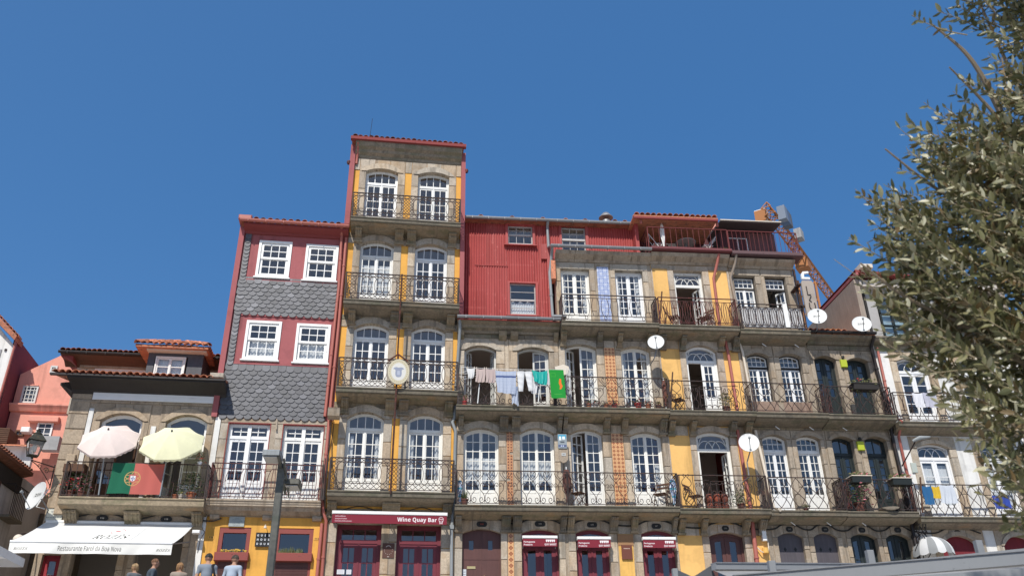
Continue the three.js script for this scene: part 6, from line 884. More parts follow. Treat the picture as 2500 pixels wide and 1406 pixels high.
dish('white satellite dish with a logo turned nearly edge on at the alley corner', FW, [-12.36, 8.12, .75], .43, -.70, -.22, true, [[.1, -.1, -.3], [.2, -.28, -.5], [.1, -.3, -.75]]);
dish('plain white satellite dish above the orange tiled panel of the third storey', FE, [7.81, 13.83, .85], .31, -.28, -.3, false, [[.03, -.2, -.14], [-.07, -.52, -.14], [-.07, -.52, -.83]]);
dish('largest plain white satellite dish in front of the yellow house lower balcony door', FE, [10.65, 10.24, .85], .36, -.28, -.32, false, [[.05, -.25, -.15], [-.1, -.6, -.15], [-.1, -1.1, -.15], [-.1, -1.1, -.83]]);
dish('white satellite dish with a logo beside the tall letter sign', FE, [13.87, 15.0, .9], .36, -.3, -.3, true, [[.02, -.3, -.2], [.02, -.38, -.2], [.02, -.42, -.4]]);
dish('white satellite dish with a logo against the timber boarded attic', FE, [15.5, 14.74, .9], .36, -.3, -.3, true, [[.02, -.12, -.3], [.02, -.16, -.4], [.02, -.16, -.5]]);
// ------------------------------------------------------------------ washing
function hung(label, f, x0, x1, y0, y1, z, m, o = {}) {
  const t = onFacade('hung_' + (o.kind ?? 'towel'), label, o.kind ?? 'towel', f, [(x0 + x1) / 2, y1, z]), ph = R() * 6, g = new G(), tp = o.taper ?? 0;
  if (o.kind === 'trousers') { const c = (x0 + x1) / 2; for (const s of [-1, 1]) g.surf((u, v) => { const a = u * 2 * Math.PI, w = lerp(.27, .15, v) , cx = c + s * lerp(.13, .17, v) + .03 * v; return [cx + w * .5 * Math.cos(a), lerp(y1 - .02, y0 + (s > 0 ? .02 : 0), v), z + .05 * Math.sin(a) * (1 - .3 * v) + .015 * Math.sin(v * 22 + a)]; }, 12, 12); }
  else { const fr = (u, v, dz) => [lerp(x0, x1, u) + (u - .5) * -tp * v + .02 * Math.sin(v * 5 + ph) * v, lerp(y1, y0, v) - .035 * Math.sin(u * Math.PI) * (o.sag ?? 1) * (1 - .5 * v) + .05 * (o.skew ?? 0) * u * v, z + dz + v * (.022 * Math.sin(u * 14 + ph) + .015 * Math.sin(u * 29 + ph + v * 3))]; g.surf((u, v) => fr(u, v, .02), 22, 10).surf((u, v) => fr(u, v * .6, -.03), 14, 4); }
  g.build('cloth', m, t, { smooth: true }); const p = new G(); for (const q of o.pegs ?? [.08, .92]) { const x = lerp(x0, x1, q); p.box(x - .008, x + .008, y1 - .03, y1 + .045, z - .012, z + .03); } p.build('peg', M.cream, t); return t;
}
{
  const ln = onFacade('washing_line', 'washing line with wire strung outside the third storey balcony rail', 'washing line', FE, [2.8, 12.7, .9]); new G().tube(rope([[1.0, 12.74, .88], [2.1, 12.69, .9], [3.4, 12.69, .9], [4.6, 12.74, .88]]), .006, 4).build('line', M.plastic, ln); { const g = new G(); for (let i = 0; i < 4; i++) g.bar([1.0, 12.72 - i * .09, .4], [1.52, 12.72 - i * .09, .84], .007); g.bar([1.0, 12.4, .72], [1.0, 12.76, .88], .014); g.build('rack', M.plastic, ln); new G().bar([4.6, 12.4, .72], [4.6, 12.76, .88], .014).build('line_post', M.plastic, ln); }
  for (const [x, a, b] of [[1.56, 12.2, 11.5], [3.6, 12.2, 11.6]]) new G().bar([x + .06, a, .78], [x, b, .76], .018, 6).build('prop_stick', M.plastic, ln);
  hung('small white cloth at the west end of the washing line', FE, 1.17, 1.46, 12.33, 12.7, .9, clothMat(.84, .84, .83), { kind: 'cloth', taper: .12 });
  hung('beige towel hanging beside the small white cloth', FE, 1.49, 1.8, 12.2, 12.69, .9, clothMat(.62, .50, .46)); hung('second beige towel hanging next to the pale blue sheet', FE, 1.82, 2.14, 12.19, 12.69, .9, clothMat(.60, .48, .45));
  const bt = canvasTex(256, 256, (c, w, H) => { c.fillStyle = '#c3cbdb'; c.fillRect(0, 0, w, H); c.strokeStyle = 'rgba(105,122,160,.5)'; for (let i = 0; i < 22; i++) { c.lineWidth = i % 3 ? 1.5 : 3; c.beginPath(); c.moveTo(i * 12, 0); c.lineTo(i * 12, H); c.moveTo(0, i * 12); c.lineTo(w, i * 12); c.stroke(); } c.fillStyle = '#3f5488'; c.fillRect(0, 6, w, 20); }); bt.wrapS = bt.wrapT = THREE.RepeatWrapping; bt.repeat.set(1 / .8, 1 / .8);
  hung('large pale blue checked sheet with a dark blue border on the line', FE, 2.15, 2.86, 11.86, 12.63, .9, new THREE.MeshPhysicalMaterial({ map: bt, roughness: 1, transmission: .2, thickness: 0, side: THREE.DoubleSide }), { kind: 'sheet', taper: .1, skew: -1.4 });
  new G().surf((u, v) => [lerp(2.68, 2.9, u) + .02 * v, lerp(11.98, 11.45, v) + .05 * Math.sin(u * 5), .86 + .03 * Math.sin(u * 15 + v * 4)], 10, 8).build('cloth', clothMat(.58, .64, .76), hung('pale blue cloth corner drooping below the checked sheet', FE, 2.66, 2.9, 11.8, 12.1, .84, clothMat(.3, .38, .55), { kind: 'cloth', pegs: [] }));
  hung('white trousers hanging on the line between the sheet and the teal cloth', FE, 2.88, 3.4, 11.9, 12.63, .9, clothMat(.86, .86, .86), { kind: 'trousers' }); hung('crumpled white shirt hanging behind the teal cloth', FE, 3.3, 3.62, 11.86, 12.55, .84, clothMat(.8, .8, .82), { kind: 'shirt', taper: .14 });
  hung('shiny teal green cloth slung diagonally on the line', FE, 3.4, 3.92, 12.28, 12.67, .92, new THREE.MeshPhysicalMaterial({ color: lin(.0, .33, .28), roughness: .4, side: THREE.DoubleSide }), { kind: 'cloth', skew: -3, taper: .1, sag: 2 }); hung('small white cloth with a red edge between teal cloth and green towel', FE, 3.84, 4.0, 12.18, 12.62, .86, clothMat(.82, .8, .82), { kind: 'cloth' });
  const gt = canvasTex(128, 256, (c, w, H) => { c.fillStyle = '#1f8a33'; c.fillRect(0, 0, w, H); c.strokeStyle = '#49a83c'; c.lineWidth = 3; c.strokeRect(14, 30, 38, 32); c.fillStyle = '#e0702c'; c.beginPath(); c.moveTo(84, 80); c.lineTo(100, 84); c.lineTo(98, 120); c.lineTo(108, 150); c.lineTo(92, 176); c.lineTo(78, 178); c.lineTo(84, 150); c.lineTo(76, 122); c.fill(); c.fillStyle = '#55a04a'; c.fillRect(30, 218, 66, 4); });
  const gtw = onFacade('hung_beach_towel', 'green beach towel with an orange print at the east end of the line', 'towel', FE, [4.22, 12.7, .92]); { const g = new THREE.PlaneGeometry(.5, 1.02, 14, 20), P = g.attributes.position; for (let i = 0; i < P.count; i++) { const x = P.getX(i), y = P.getY(i), v = .5 - y / 1.02; P.setZ(i, .02 * Math.sin(x * 12) * v); P.setX(i, x + v * .05); } g.computeVertexNormals(); const m = new THREE.Mesh(g, std({ map: gt, roughness: 1 })); m.name = 'cloth'; m.castShadow = m.receiveShadow = true; m.position.y = -.51; gtw.add(m); new G().box(-.2, -.185, -.03, .045, -.02, .02).box(.16, .175, -.03, .045, -.02, .02).build('peg', M.cream, gtw); }
  const bx = onFacade('beige_box', 'slanted beige board propped on the balcony rail behind the green towel', 'board', FE, [4.5, 12.8, .3]); new G().ext([[4.24, 12.98], [4.55, 13.08], [4.74, 13.0], [4.68, 12.72], [4.3, 12.62]], .3, .5).build('box', M.cream, bx);
  // washing on the white house
  hung('white towel over the upper rail of the white house', FE, 16.98, 17.34, 11.72, 12.26, .62, clothMat(.82, .82, .86), { pegs: [] }); hung('pale grey wide cloth over the upper rail next to the white towel', FE, 17.36, 17.84, 11.74, 12.28, .62, clothMat(.55, .55, .64), { kind: 'cloth', pegs: [] });
  hung('blue towel over the lower rail of the white house', FE, 16.5, 16.84, 8.32, 8.94, .62, clothMat(.02, .14, .33), { pegs: [] }); hung('yellow cloth over the lower rail beside the blue towel', FE, 16.85, 17.13, 8.53, 8.93, .62, clothMat(.75, .5, .03), { kind: 'cloth', pegs: [] }); hung('bunch of white washing hanging right of the yellow cloth', FE, 17.12, 17.6, 8.36, 8.98, .64, clothMat(.68, .72, .78), { kind: 'washing', taper: -.1, pegs: [] }); hung('bright blue patterned bag hung on the lower rail near the olive branches', FE, 18.93, 19.5, 8.2, 8.63, .64, clothMat(.03, .07, .38), { kind: 'bag', pegs: [] });
}
// ------------------------------------------------------------------ balcony plants and furniture
function potted(label, f, x, y, z, s, potM, kind, group) {
  const t = thing('potted_plant', label, 'plant', f, [x, y, z], rr(0, 6), group), q = rng(Math.floor(Math.abs(x * 97 + y * 31)) + 3);
  new G().lathe([0, 0, 0], [[0, 0], [s * .62, 0], [s * .85, s * 1.25], [s * .98, s * 1.27], [s * .98, s * 1.5], [s * .86, s * 1.5], [s * .84, s * 1.3], [0, s * 1.3]], 14).build('pot', potM, t, { smooth: .7 });
  const A = new G(), B = new G(), n = kind === 'big' ? 260 : 110, H = { low: 1.5, spiky: 2.6, big: 4.2, trail: 1.6 }[kind], W = { low: 1.7, spiky: 1.7, big: 2.6, trail: 1.9 }[kind];
  for (let i = 0; i < n; i++) {
    const a = q() * 6.283, e = q() * 1.5, r = Math.sqrt(q()), x0 = s * W * r * Math.cos(a) * Math.cos(e), z0 = s * W * r * Math.sin(a) * Math.cos(e), y0 = s * 1.35 + s * H * r * Math.sin(e) - (kind === 'trail' && q() < .4 ? s * 2.6 * q() : 0), l = s * (.35 + .45 * q()), b = q() * 6.283, g = q() < .8 ? A : B;
    if (kind === 'spiky') g.tri([x0 * .2 - .006, s * 1.3, z0 * .2], [x0 * .2 + .006, s * 1.3, z0 * .2], [x0 * 1.1, s * 1.3 + s * H * (.4 + .6 * Math.sin(e + .4)), z0 * 1.1]);
    else g.quad([x0, y0, z0], [x0 + l * .5 * Math.cos(b) - l * .22 * Math.sin(b), y0 + l * .2, z0 + l * .5 * Math.sin(b)], [x0 + l * Math.cos(b), y0 + l * .1 * q(), z0 + l * Math.sin(b)], [x0 + l * .5 * Math.cos(b) + l * .22 * Math.sin(b), y0 - l * .1, z0 + l * .5 * Math.sin(b)]);
  }
  A.build('foliage', [M.leafA, M.leafB, M.leafC][Math.floor(q() * 3)], t); if (B.p.length) B.build('blossom', [M.flowerRed, M.flowerPink, M.leafB, M.flowerYellow][Math.floor(q() * 4)], t); return t;
}
const TC = M.terracotta, DP = std({ color: lin(.14, .05, .035), roughness: .8 }), RP = std({ color: lin(.42, .03, .03), roughness: .5 });
potted('small plant in a red plastic pot at the west end of the third storey balcony', FE, 1.14, 11.48, .5, .11, RP, 'spiky');
potted('spiky brown plant in a low trough on the second storey balcony corner', FE, 1.18, 8.17, .5, .13, DP, 'spiky');
[[5.36, .1, 'low', TC, 'low flowering plant west of the open french door of the tiled house'], [5.6, .11, 'low', std({ color: lin(.5, .45, .42) }), 'bushy red and green plant in a pale trough before the open french door'], [5.95, .1, 'trail', TC, 'yellow green plant trailing over the balcony edge under the tile panel'], [6.24, .11, 'low', RP, 'plant in a red pot below the orange tile panel'], [6.72, .08, 'low', std({ color: lin(.3, .22, .2) }), 'smallest pot plant under the curtained third storey door'], [7.08, .14, 'low', RP, 'largest red pot plant on the tiled house balcony'], [7.42, .12, 'low', TC, 'terracotta pot plant right of the largest red pot'], [7.78, .11, 'low', DP, 'plant in a broad brown pot beside the rolled brown screen']].forEach(([x, s, k, m, l]) => potted(l, FE, x, 11.48, .5, s, m, k));
potted('dark leafy plant in a brown pot on the yellow house third storey balcony', FE, 10.18, 11.44, .45, .14, DP, 'big'); potted('dark leafy plant at the east end of the yellow house lower balcony', FE, 10.25, 8.12, .45, .13, DP, 'big');
potted('dark bush at the corner of the roof terrace', FE, 11.1, 17.97, .15, .09, DP, 'low');
potted('small plant by the pier between two white doors of the granite house', FE, 12.5, 8.08, .3, .1, DP, 'low');
potted('green plant on a dark pot in front of the lower green door', FE, 14.3, 8.08, .45, .2, DP, 'big');
potted('tall bushy plant with pale flowers at the west end of the stone house balcony', FW, -11.28, 8.17, .42, .14, DP, 'big'); potted('dark leafy climber in the west corner of the stone house balcony', FW, -11.62, 8.17, .35, .15, DP, 'big'); potted('flowering plant in a terracotta pot under the yellow umbrella', FW, -8.55, 8.17, .4, .11, TC, 'big'); potted('large terracotta pot plant at the east end of the stone house balcony', FW, -8.1, 8.17, .4, .16, TC, 'big'); potted('plant in a white pot standing on the balcony rail beside the yellow umbrella', FW, -7.95, 9.2, .6, .08, M.plastic, 'big'); potted('small plant in a cream pot near the flag on the stone house balcony', FW, -8.35, 8.17, .6, .09, M.cream, 'low');
for (const [x, l, y] of [[15.2, 'long dark planter with red flowers on the upper rail by the green doors', 12.28], [14.35, 'white edged planter with a pink flower on the lower rail before the first green door', 8.98], [15.75, 'white edged planter on the lower rail at the east end of the green door house', 8.92]]) {
  const t = onFacade('rail_planter', l, 'planter', FE, [x, y, .66]), w = y > 12 ? .45 : .33, q = rng(Math.floor(x * 10)); new G().prof([[.5, y], [.84, y], [.88, y + .2], [.46, y + .2]], x - w, x + w).build('box', y > 12 ? M.darkwood : M.doorGreen, t); new G().box(x - w - .03, x + w + .03, y + .2, y + .225, .44, .9).build('rim', y > 12 ? M.darkwood : M.cream, t);
  for (const [n, m, k] of [['leaves', M.leafB, 70], ['flowers', y > 12 ? M.flowerRed : M.flowerPink, 9]]) { const g = new G(); for (let i = 0; i < k; i++) { const a = x + (q() - .5) * 2 * w, b = y + .22 + q() * .14 - (q() < .3 ? q() * .4 : 0), c = .5 + q() * .4, s = .03 + q() * .03; g.tri([a, b, c], [a + s, b + s * .6, c + .02], [a + s * .2, b + s, c - .02]).tri([a, b, c], [a - s, b + s * .3, c], [a, b + s, c + .03]); } g.build(n, m, t); }
}
function chair(label, f, x, y, z, turn, m = M.brownwood) {
  const t = thing('folding_chair', label, 'chair', f, [x, y, z], turn, 'folding chairs on the balconies');
  for (let i = 0; i < 5; i++) new G().box(-.2, .2, .43, .45, -.18 + i * .08, -.12 + i * .08).build('seat_slat', m, t); for (let i = 0; i < 2; i++) new G().box(-.2, .2, .68 + i * .12, .75 + i * .12, -.3 - i * .03, -.285 - i * .03).build('back_slat', m, t);
  for (const s of [-.21, .21]) new G().bar([s, 0, .2], [s, .88, -.33], .014).build('leg', m, t), new G().bar([s * .88, 0, -.22], [s * .88, .45, .2], .014).build('leg', m, t); return t;
}
chair('brown folding chair beside the rolled brown parasol', FE, 4.85, 8.17, .42, .9); chair('brown folding chair behind the rail next to the blue parasol', FE, 7.6, 8.17, .4, -.6); chair('wooden folding chair on the yellow house lower balcony', FE, 8.75, 8.12, .4, .8); chair('wooden folding chair before the yellow panel of the third storey', FE, 8.5, 11.44, .4, .8); chair('brown folding chair on the fourth storey balcony by the open door', FE, 8.7, 14.64, .35, 1.1); chair('second brown folding chair on the fourth storey balcony', FE, 9.9, 14.64, .35, -.9);
chair('white folding chair at the west side of the roof terrace', FE, 8.55, 17.96, -.2, 1.4, M.plastic); chair('white folding chair at the east side of the roof terrace', FE, 10.5, 17.96, -.2, -1.4, M.plastic);
{ const t = onFacade('terrace_table', 'small round table between two white chairs on the roof terrace', 'table', FE, [9.75, 17.96, -.4]); new G().lathe([9.75, 18.68, -.4], [[0, .03], [.4, .03], [.4, 0], [0, 0]], 24).build('table_top', M.greywall, t); new G().bar([9.75, 17.96, -.4], [9.75, 18.68, -.4], .03, 8).build('pedestal', M.zinc, t); }
function furled(label, f, x, y0, y1, z, m, r, stripes) { const t = onFacade('folded_parasol', label, 'parasol', f, [x, y0, z]); new G().bar([x, y0, z], [x, y1 + .1, z], .018, 6).build('pole', M.plastic, t); const g = new G(); g.surf((u, v) => { const a = u * 2 * Math.PI, k = r * (.35 + .65 * Math.sin(Math.PI * Math.min(1, v * 1.15 + .08))) * (1 + .22 * Math.sin(a * 6 + v * 5)); return [x + k * Math.cos(a), lerp(y1, y0 + .12, v), z + k * Math.sin(a)]; }, 30, 12); g.build('fabric', m, t, { smooth: .6 }); }
const stripe = canvasTex(64, 64, (c) => { c.fillStyle = '#dfe5ea'; c.fillRect(0, 0, 64, 64); c.fillStyle = '#3b5f96'; for (let i = 0; i < 4; i++) c.fillRect(i * 16, 0, 8, 64); c.fillStyle = '#4f93a8'; c.fillRect(0, 0, 64, 14); }); stripe.wrapS = stripe.wrapT = THREE.RepeatWrapping; stripe.repeat.set(5, 4);
furled('furled brown parasol leaning by the blue panel sign', FE, 4.48, 8.17, 9.35, .55, mat(T.wood, .13, .055, .045), .12); furled('furled blue and white striped parasol between the tiled and yellow houses', FE, 8.0, 8.15, 9.1, .5, std({ map: stripe, roughness: 1 }), .1); furled('furled blue striped parasol at the west end of the second storey balcony', FE, 1.02, 8.17, 8.98, .45, std({ map: stripe, roughness: 1 }), .08); furled('furled brown screen at the east end of the third storey balcony', FE, 8.04, 11.47, 12.56, .5, mat(T.wood, .2, .08, .06), .07); furled('furled white parasol standing on the roof terrace', FE, 8.69, 17.96, 19.15, .15, M.white, .08);
for (const [x, y, l] of [[8.18, 12.55, 'brown plank sticking up above the third storey rail'], [8.1, 15.7, 'brown plank sticking up above the fourth storey rail'], [16.35, 8.95, 'brown stick leaning out over the white house lower rail']]) { const t = onFacade('plank', l, 'plank', FE, [x, y, .6]); new G().bar([x, y - .9, .6], [x + .18, y + .28, .64], .03, 4).build('board', M.brownwood, t); }
{ const t = onFacade('rust_barrels', 'rust red openwork stand in the open lower door of the yellow house', 'stand', FE, [9.6, 8.12, .15]); const g = new G(); for (let i = 0; i < 3; i++) for (let j = 0; j < 2; j++) { const x = 9.3 + i * .26, y = 8.12 + j * .3; g.lathe([x, y, .15], [[.09, 0], [.12, .1], [.12, .2], [.09, .28]], 12); } g.build('pot', mat(T.rust, 4.5, 2.2, 1.6), t); new G().box(9.12, 9.98, 8.1, 8.12, -.1, .3).build('shelf', M.ironRed, t); }
{ const t = onFacade('dark_chest', 'reddish wooden chest on the stone house balcony below the pink umbrella', 'chest', FW, [-11.62, 8.8, .3]); new G().bbox(-11.93, -11.31, 8.95, 9.2, .1, .5, .015).build('chest', M.brownwood, t); new G().box(-11.9, -11.86, 8.17, 8.95, .12, .48).box(-11.38, -11.34, 8.17, 8.95, .12, .48).build('leg', M.brownwood, t); }
{ const t = onFacade('basin', 'shallow pale dish lying on the lower balcony floor of the green door house', 'basin', FE, [15.2, 8.1, .6]); new G().lathe([15.2, 8.09, .6], [[0, 0], [.2, .02], [.32, .07], [.34, .08], [.31, .07], [0, .03]], 24).build('bowl', M.cream, t, { smooth: true }); }
{ const t = onFacade('rusty_trellis', 'rusty brown trellis with dry stems at the west end of the lower green door balcony', 'trellis', FE, [13.75, 8.1, .4]); const g = new G(), q = rng(9); for (let i = 0; i < 60; i++) { const y = 8.1 + q() * 1.0, z = q() * .7, x = 13.66 + q() * .14; g.bar([x, y, z], [x + .06 * (q() - .5), y + .12 * q(), z + .2 * (q() - .5)], .008); } g.build('stems', M.ironRed, t); }
// cables looping along the ground floor arches
function cable(label, f, pts, r = .022) { const t = onFacade('cable', label, 'cable', f, pts[0], 'cables looped along the facades'); new G().tube(rope(pts, pts.length * 8), r, 5).build('cable', M.black, t); }
cable('black cable looping over the numbered arches of the restaurant house', FW, [[-11.65, 7.66, .06], [-11.2, 7.74, .06], [-10.75, 7.86, .06], [-10.2, 7.76, .06], [-9.82, 7.63, .06], [-9.4, 7.7, .06], [-8.79, 7.87, .06], [-8.2, 7.74, .06], [-7.8, 7.66, .1], [-7.4, 7.64, .1], [-7.15, 7.72, .12]]);
cable('black cable over the two arches above the bar awning', FW, [[-4.0, 7.6, .07], [-3.7, 7.95, .07], [-3.0, 8.18, .07], [-2.3, 8.0, .07], [-2, 7.96, .07], [-1.6, 8.03, .07], [-1.0, 8.18, .07], [-.4, 7.98, .07], [.1, 7.85, .07]], .014);
{ const p = [[.9, 7.68, .07]]; for (const [c, w, lo, hi] of [[1.75, .8, 7.76, 7.92], [3.63, .75, 7.7, 7.9], [5.33, .7, 7.7, 7.88], [7.44, .7, 7.68, 7.86], [9.72, .75, 7.62, 7.82], [11.9, .5, 7.6, 7.77], [13.1, .45, 7.58, 7.77], [14.4, .5, 7.56, 7.76], [15.65, .45, 7.58, 7.76], [17.75, .8, 7.5, 7.7]]) p.push([c - w, lo, .07], [c - w * .5, (lo + hi) / 2 + .04, .07], [c, hi, .07], [c + w * .5, (lo + hi) / 2 + .04, .07], [c + w, lo, .07]); cable('long black cable looping over all the numbered arches of the eastern houses', FE, p, .026); }
{ const t = onFacade('tangled_cables', 'dark tangle of cables and leaves at the corner by the striped half dome awning', 'cables', FE, [16.3, 7.4, .2]); const g = new G(), q = rng(21); for (let i = 0; i < 22; i++) { const a = [16.1 + q() * .4, 7.0 + q() * 1.1, .1 + q() * .3]; g.tube(rope([a, [a[0] + (q() - .5) * .4, a[1] - .2, a[2] + .1], [a[0] + (q() - .5) * .5, a[1] - .5, a[2]]], 8), .016, 4); } g.build('cables', M.ironBlack, t); }
// half dome awning
{
  const t = onFacade('half_dome_awning', 'grey and white striped half dome awning with scalloped hem behind the metal canopy', 'awning', FE, [16.6, 6.7, .1]);
  for (let k = 0; k < 8; k++) { const g = new G(); g.surf((u, v) => { const a = Math.PI * (k + u) / 8, b = Math.PI / 2 * (1 - v), r = .62 + (v > .9 ? .02 * Math.abs(Math.sin(u * Math.PI)) : 0); return [16.58 - r * Math.cos(a) * Math.cos(b * .98), 6.72 + .62 * Math.sin(b) - (v > .95 ? .05 * Math.sin(u * Math.PI) : 0), .12 + .95 * Math.sin(a) * Math.cos(b * .98)]; }, 4, 10); g.build('stripe', k % 2 ? clothMat(.75, .75, .74, .2) : clothMat(.33, .34, .34, .2), t, { smooth: .6 }); }
}
// lamps on the facades
{
  const t = onFacade('arm_lamp', 'grey street lamp on a long slanted arm fixed to the white house', 'street lamp', FE, [16.3, 9.8, .2]); new G().bar([16.28, 9.75, .1], [16.36, 10.3, 1.1], .022, 6).build('arm', M.iron, t); new G().tube([[16.3, 10.34, 1.08], [16.5, 10.42, 1.2], [16.85, 10.44, 1.25]], [.05, .075, .03], 8).build('lamp_head', M.pipeGrey, t, { smooth: true });
  const f = onFacade('floodlight', 'small white floodlight above the restaurant awning corner', 'floodlight', FW, [-7.78, 7.25, .3]); new G().bbox(-7.9, -7.68, 7.2, 7.3, .25, .42, .015).build('lamp_head', M.plastic, f); new G().bar([-7.75, 7.3, .02], [-7.78, 7.25, .26], .015).tube(rope([[-7.7, 7.4, .05], [-7.6, 7.3, .1], [-7.68, 7.1, .1], [-7.72, 6.7, .06]]), .01, 4).build('bracket', M.iron, f);
  const g = onFacade('flood_tray', 'grey box lamp on the joint between the slate house and the tower house', 'floodlight', FW, [-4.02, 11.05, .45]); new G().prof([[.28, 10.93], [.66, 10.95], [.72, 11.16], [.74, 11.2], [.24, 11.2], [.24, 11.16]], -4.2, -3.82).build('lamp_head', M.stone[1], g); new G().bar([-4.05, 10.9, .02], [-4.02, 11.0, .3], .02).tube(rope([[-4.0, 10.9, .2], [-4.02, 10.2, .06], [-3.95, 9.4, .06]]), .016, 4).tube(rope([[-4.08, 10.9, .2], [-4.1, 10.0, .06], [-4.2, 9.4, .06], [-4.12, 8.6, .1]]), .014, 4).build('bracket', M.iron, g);
  const w = onFacade('pole_tangle', 'bunch of rods and wires standing at the corner of the slate house balcony', 'rods', FW, [-4.2, 8.3, .4]); const q = rng(31), b = new G(); for (let i = 0; i < 7; i++) b.bar([-4.2 + q() * .12, 8.25, .3 + q() * .3], [-4.26 + q() * .12, 9.2 + q() * .5, .2 + q() * .3], .014); b.build('rod', M.iron, w);
  for (const [x, y, z] of [[-12.55, 6.85, .9]]) { const l = onFacade('globe_lamp', 'white globe lamp on a bracket beside the restaurant awning', 'lamp', FW, [x, y, z]); new G().lathe([x, y, z], along(-Math.PI / 2, Math.PI / 2, 10).map((a) => [.14 * Math.cos(a) + 1e-4, .14 * Math.sin(a)]), 16).build('globe', M.cream, l, { smooth: true }); new G().tube(rope([[x, y + .14, z], [x + .08, y + .22, z - .3], [x + .2, y + .2, z - .9]], 10), .02, 5).build('bracket', M.iron, l); }
}
{ // lantern on a scrolled wall bracket at the corner of the stone house
  const t = thing('street_lantern', 'old green iron street lantern with glass sides on a scrolled bracket by the alley', 'street lamp', FW, [-12.76, 9.2, .8], .5), m = mat(T.rust, .9, 1.5, 1.2);
  const B = .12, ring = (s, y) => [[-s, y, -s], [s, y, -s], [s, y, s], [-s, y, s]], lo = ring(.14, B), hi = ring(.21, B + .42), ro = ring(.25, B + .44), rt = ring(.12, B + .64); const fr = new G(); for (let i = 0; i < 4; i++) { const j = (i + 1) % 4; fr.bar(lo[i], hi[i], .015).bar(lo[i], lo[j], .015).bar(hi[i], hi[j], .018); } fr.build('frame', m, t);
  const r = new G(); for (let i = 0; i < 4; i++) { const j = (i + 1) % 4; r.quad(ro[i], ro[j], rt[j], rt[i]); } r.quad(...rt).quad(...ro); r.lathe([0, B + .64, 0], [[.12, 0], [.13, .05], [.06, .08], [.06, .12], [.08, .15], [0, .18]], 10); r.build('cap', m, t);
  for (let i = 0; i < 4; i++) { const j = (i + 1) % 4; new G().quad(lo[i], lo[j], hi[j], hi[i]).build('pane', M.glass, t); } new G().lathe([0, B - .1, 0], [[0, 0], [.03, .02], [.05, .1], [.14, .1]], 10).build('base', m, t); new G().lathe([0, B + .1, 0], [[0, 0], [.06, .02], [.07, .2], [0, .26]], 10).build('bulb', M.cream, t);
  const bk = thing('lantern_bracket', 'scrolled green iron arm carrying the lantern from the house corner', 'bracket', FW, [-12.34, 9.16, .05]), a = [-.42, 0, .75], L = Math.hypot(...a), P = (u, v) => [a[0] * u, v, a[2] * u], g = new G(); g.bar(P(0, .03), P(1, .03), .018).bar(P(0, -.6), P(0, .1), .02); g.tube(along(0, 1, 14).map((u) => P(u, -.55 * Math.pow(1 - u, 1.6))), .014, 4); for (const [c, q, rr_] of [[.3, -.14, .1], [.62, -.08, .07]]) g.tube(along(0, 8.5, 22).map((k) => P(c + rr_ * (1 - k / 11) / L * Math.cos(k), q + rr_ * (1 - k / 11) * Math.sin(k))), .011, 4); g.build('scrolled_arm', m, bk);
}
// ------------------------------------------------------------------ lamp post on the quay
{
  const t = thing('lamp_post', 'square grey steel lamp post with two floodlight heads in front of the slate house', 'lamp post', F0, [-2.7, 0, -16]), m = mat(T.stoneDark, .42, .50, .58, { roughness: .5, metalness: .15 });
  new G().bbox(-.064, .064, 0, 6.16, -.064, .064, .012).build('post', m, t); new G().box(-.2, .2, 0, .04, -.2, .2).build('base_plate', m, t); new G().box(-.06, -.02, 6.16, 6.22, -.05, .05).build('cap', M.ironRed, t);
  const head = (x, y, z, s) => { new G().prof([[z - .24, y], [z + .24, y + .02], [z + .24, y + .1], [z + .16, y + .14], [z - .24, y + .13]], x - .18 * s, x + .18 * s).build('lamp_head', s > .8 ? M.pipeGrey : m, t); new G().box(x - .15 * s, x + .15 * s, y - .006, y + .004, z - .2, z + .2).build('lens', std({ color: lin(.35, .36, .36), roughness: .15 }), t); };
  head(-.13, 6.15, .3, .82); head(.17, 5.83, -.45, .75); new G().prof([[.5, 6.14], [-.1, 6.02], [-.7, 5.76], [-.7, 5.84], [-.1, 6.14], [.5, 6.2]], -.02, .02).build('arm', m, t); new G().prof([[.4, 6.14], [-.7, 5.7], [-.5, 5.86], [.3, 6.18]], .066, .09).build('arm', m, t);
}
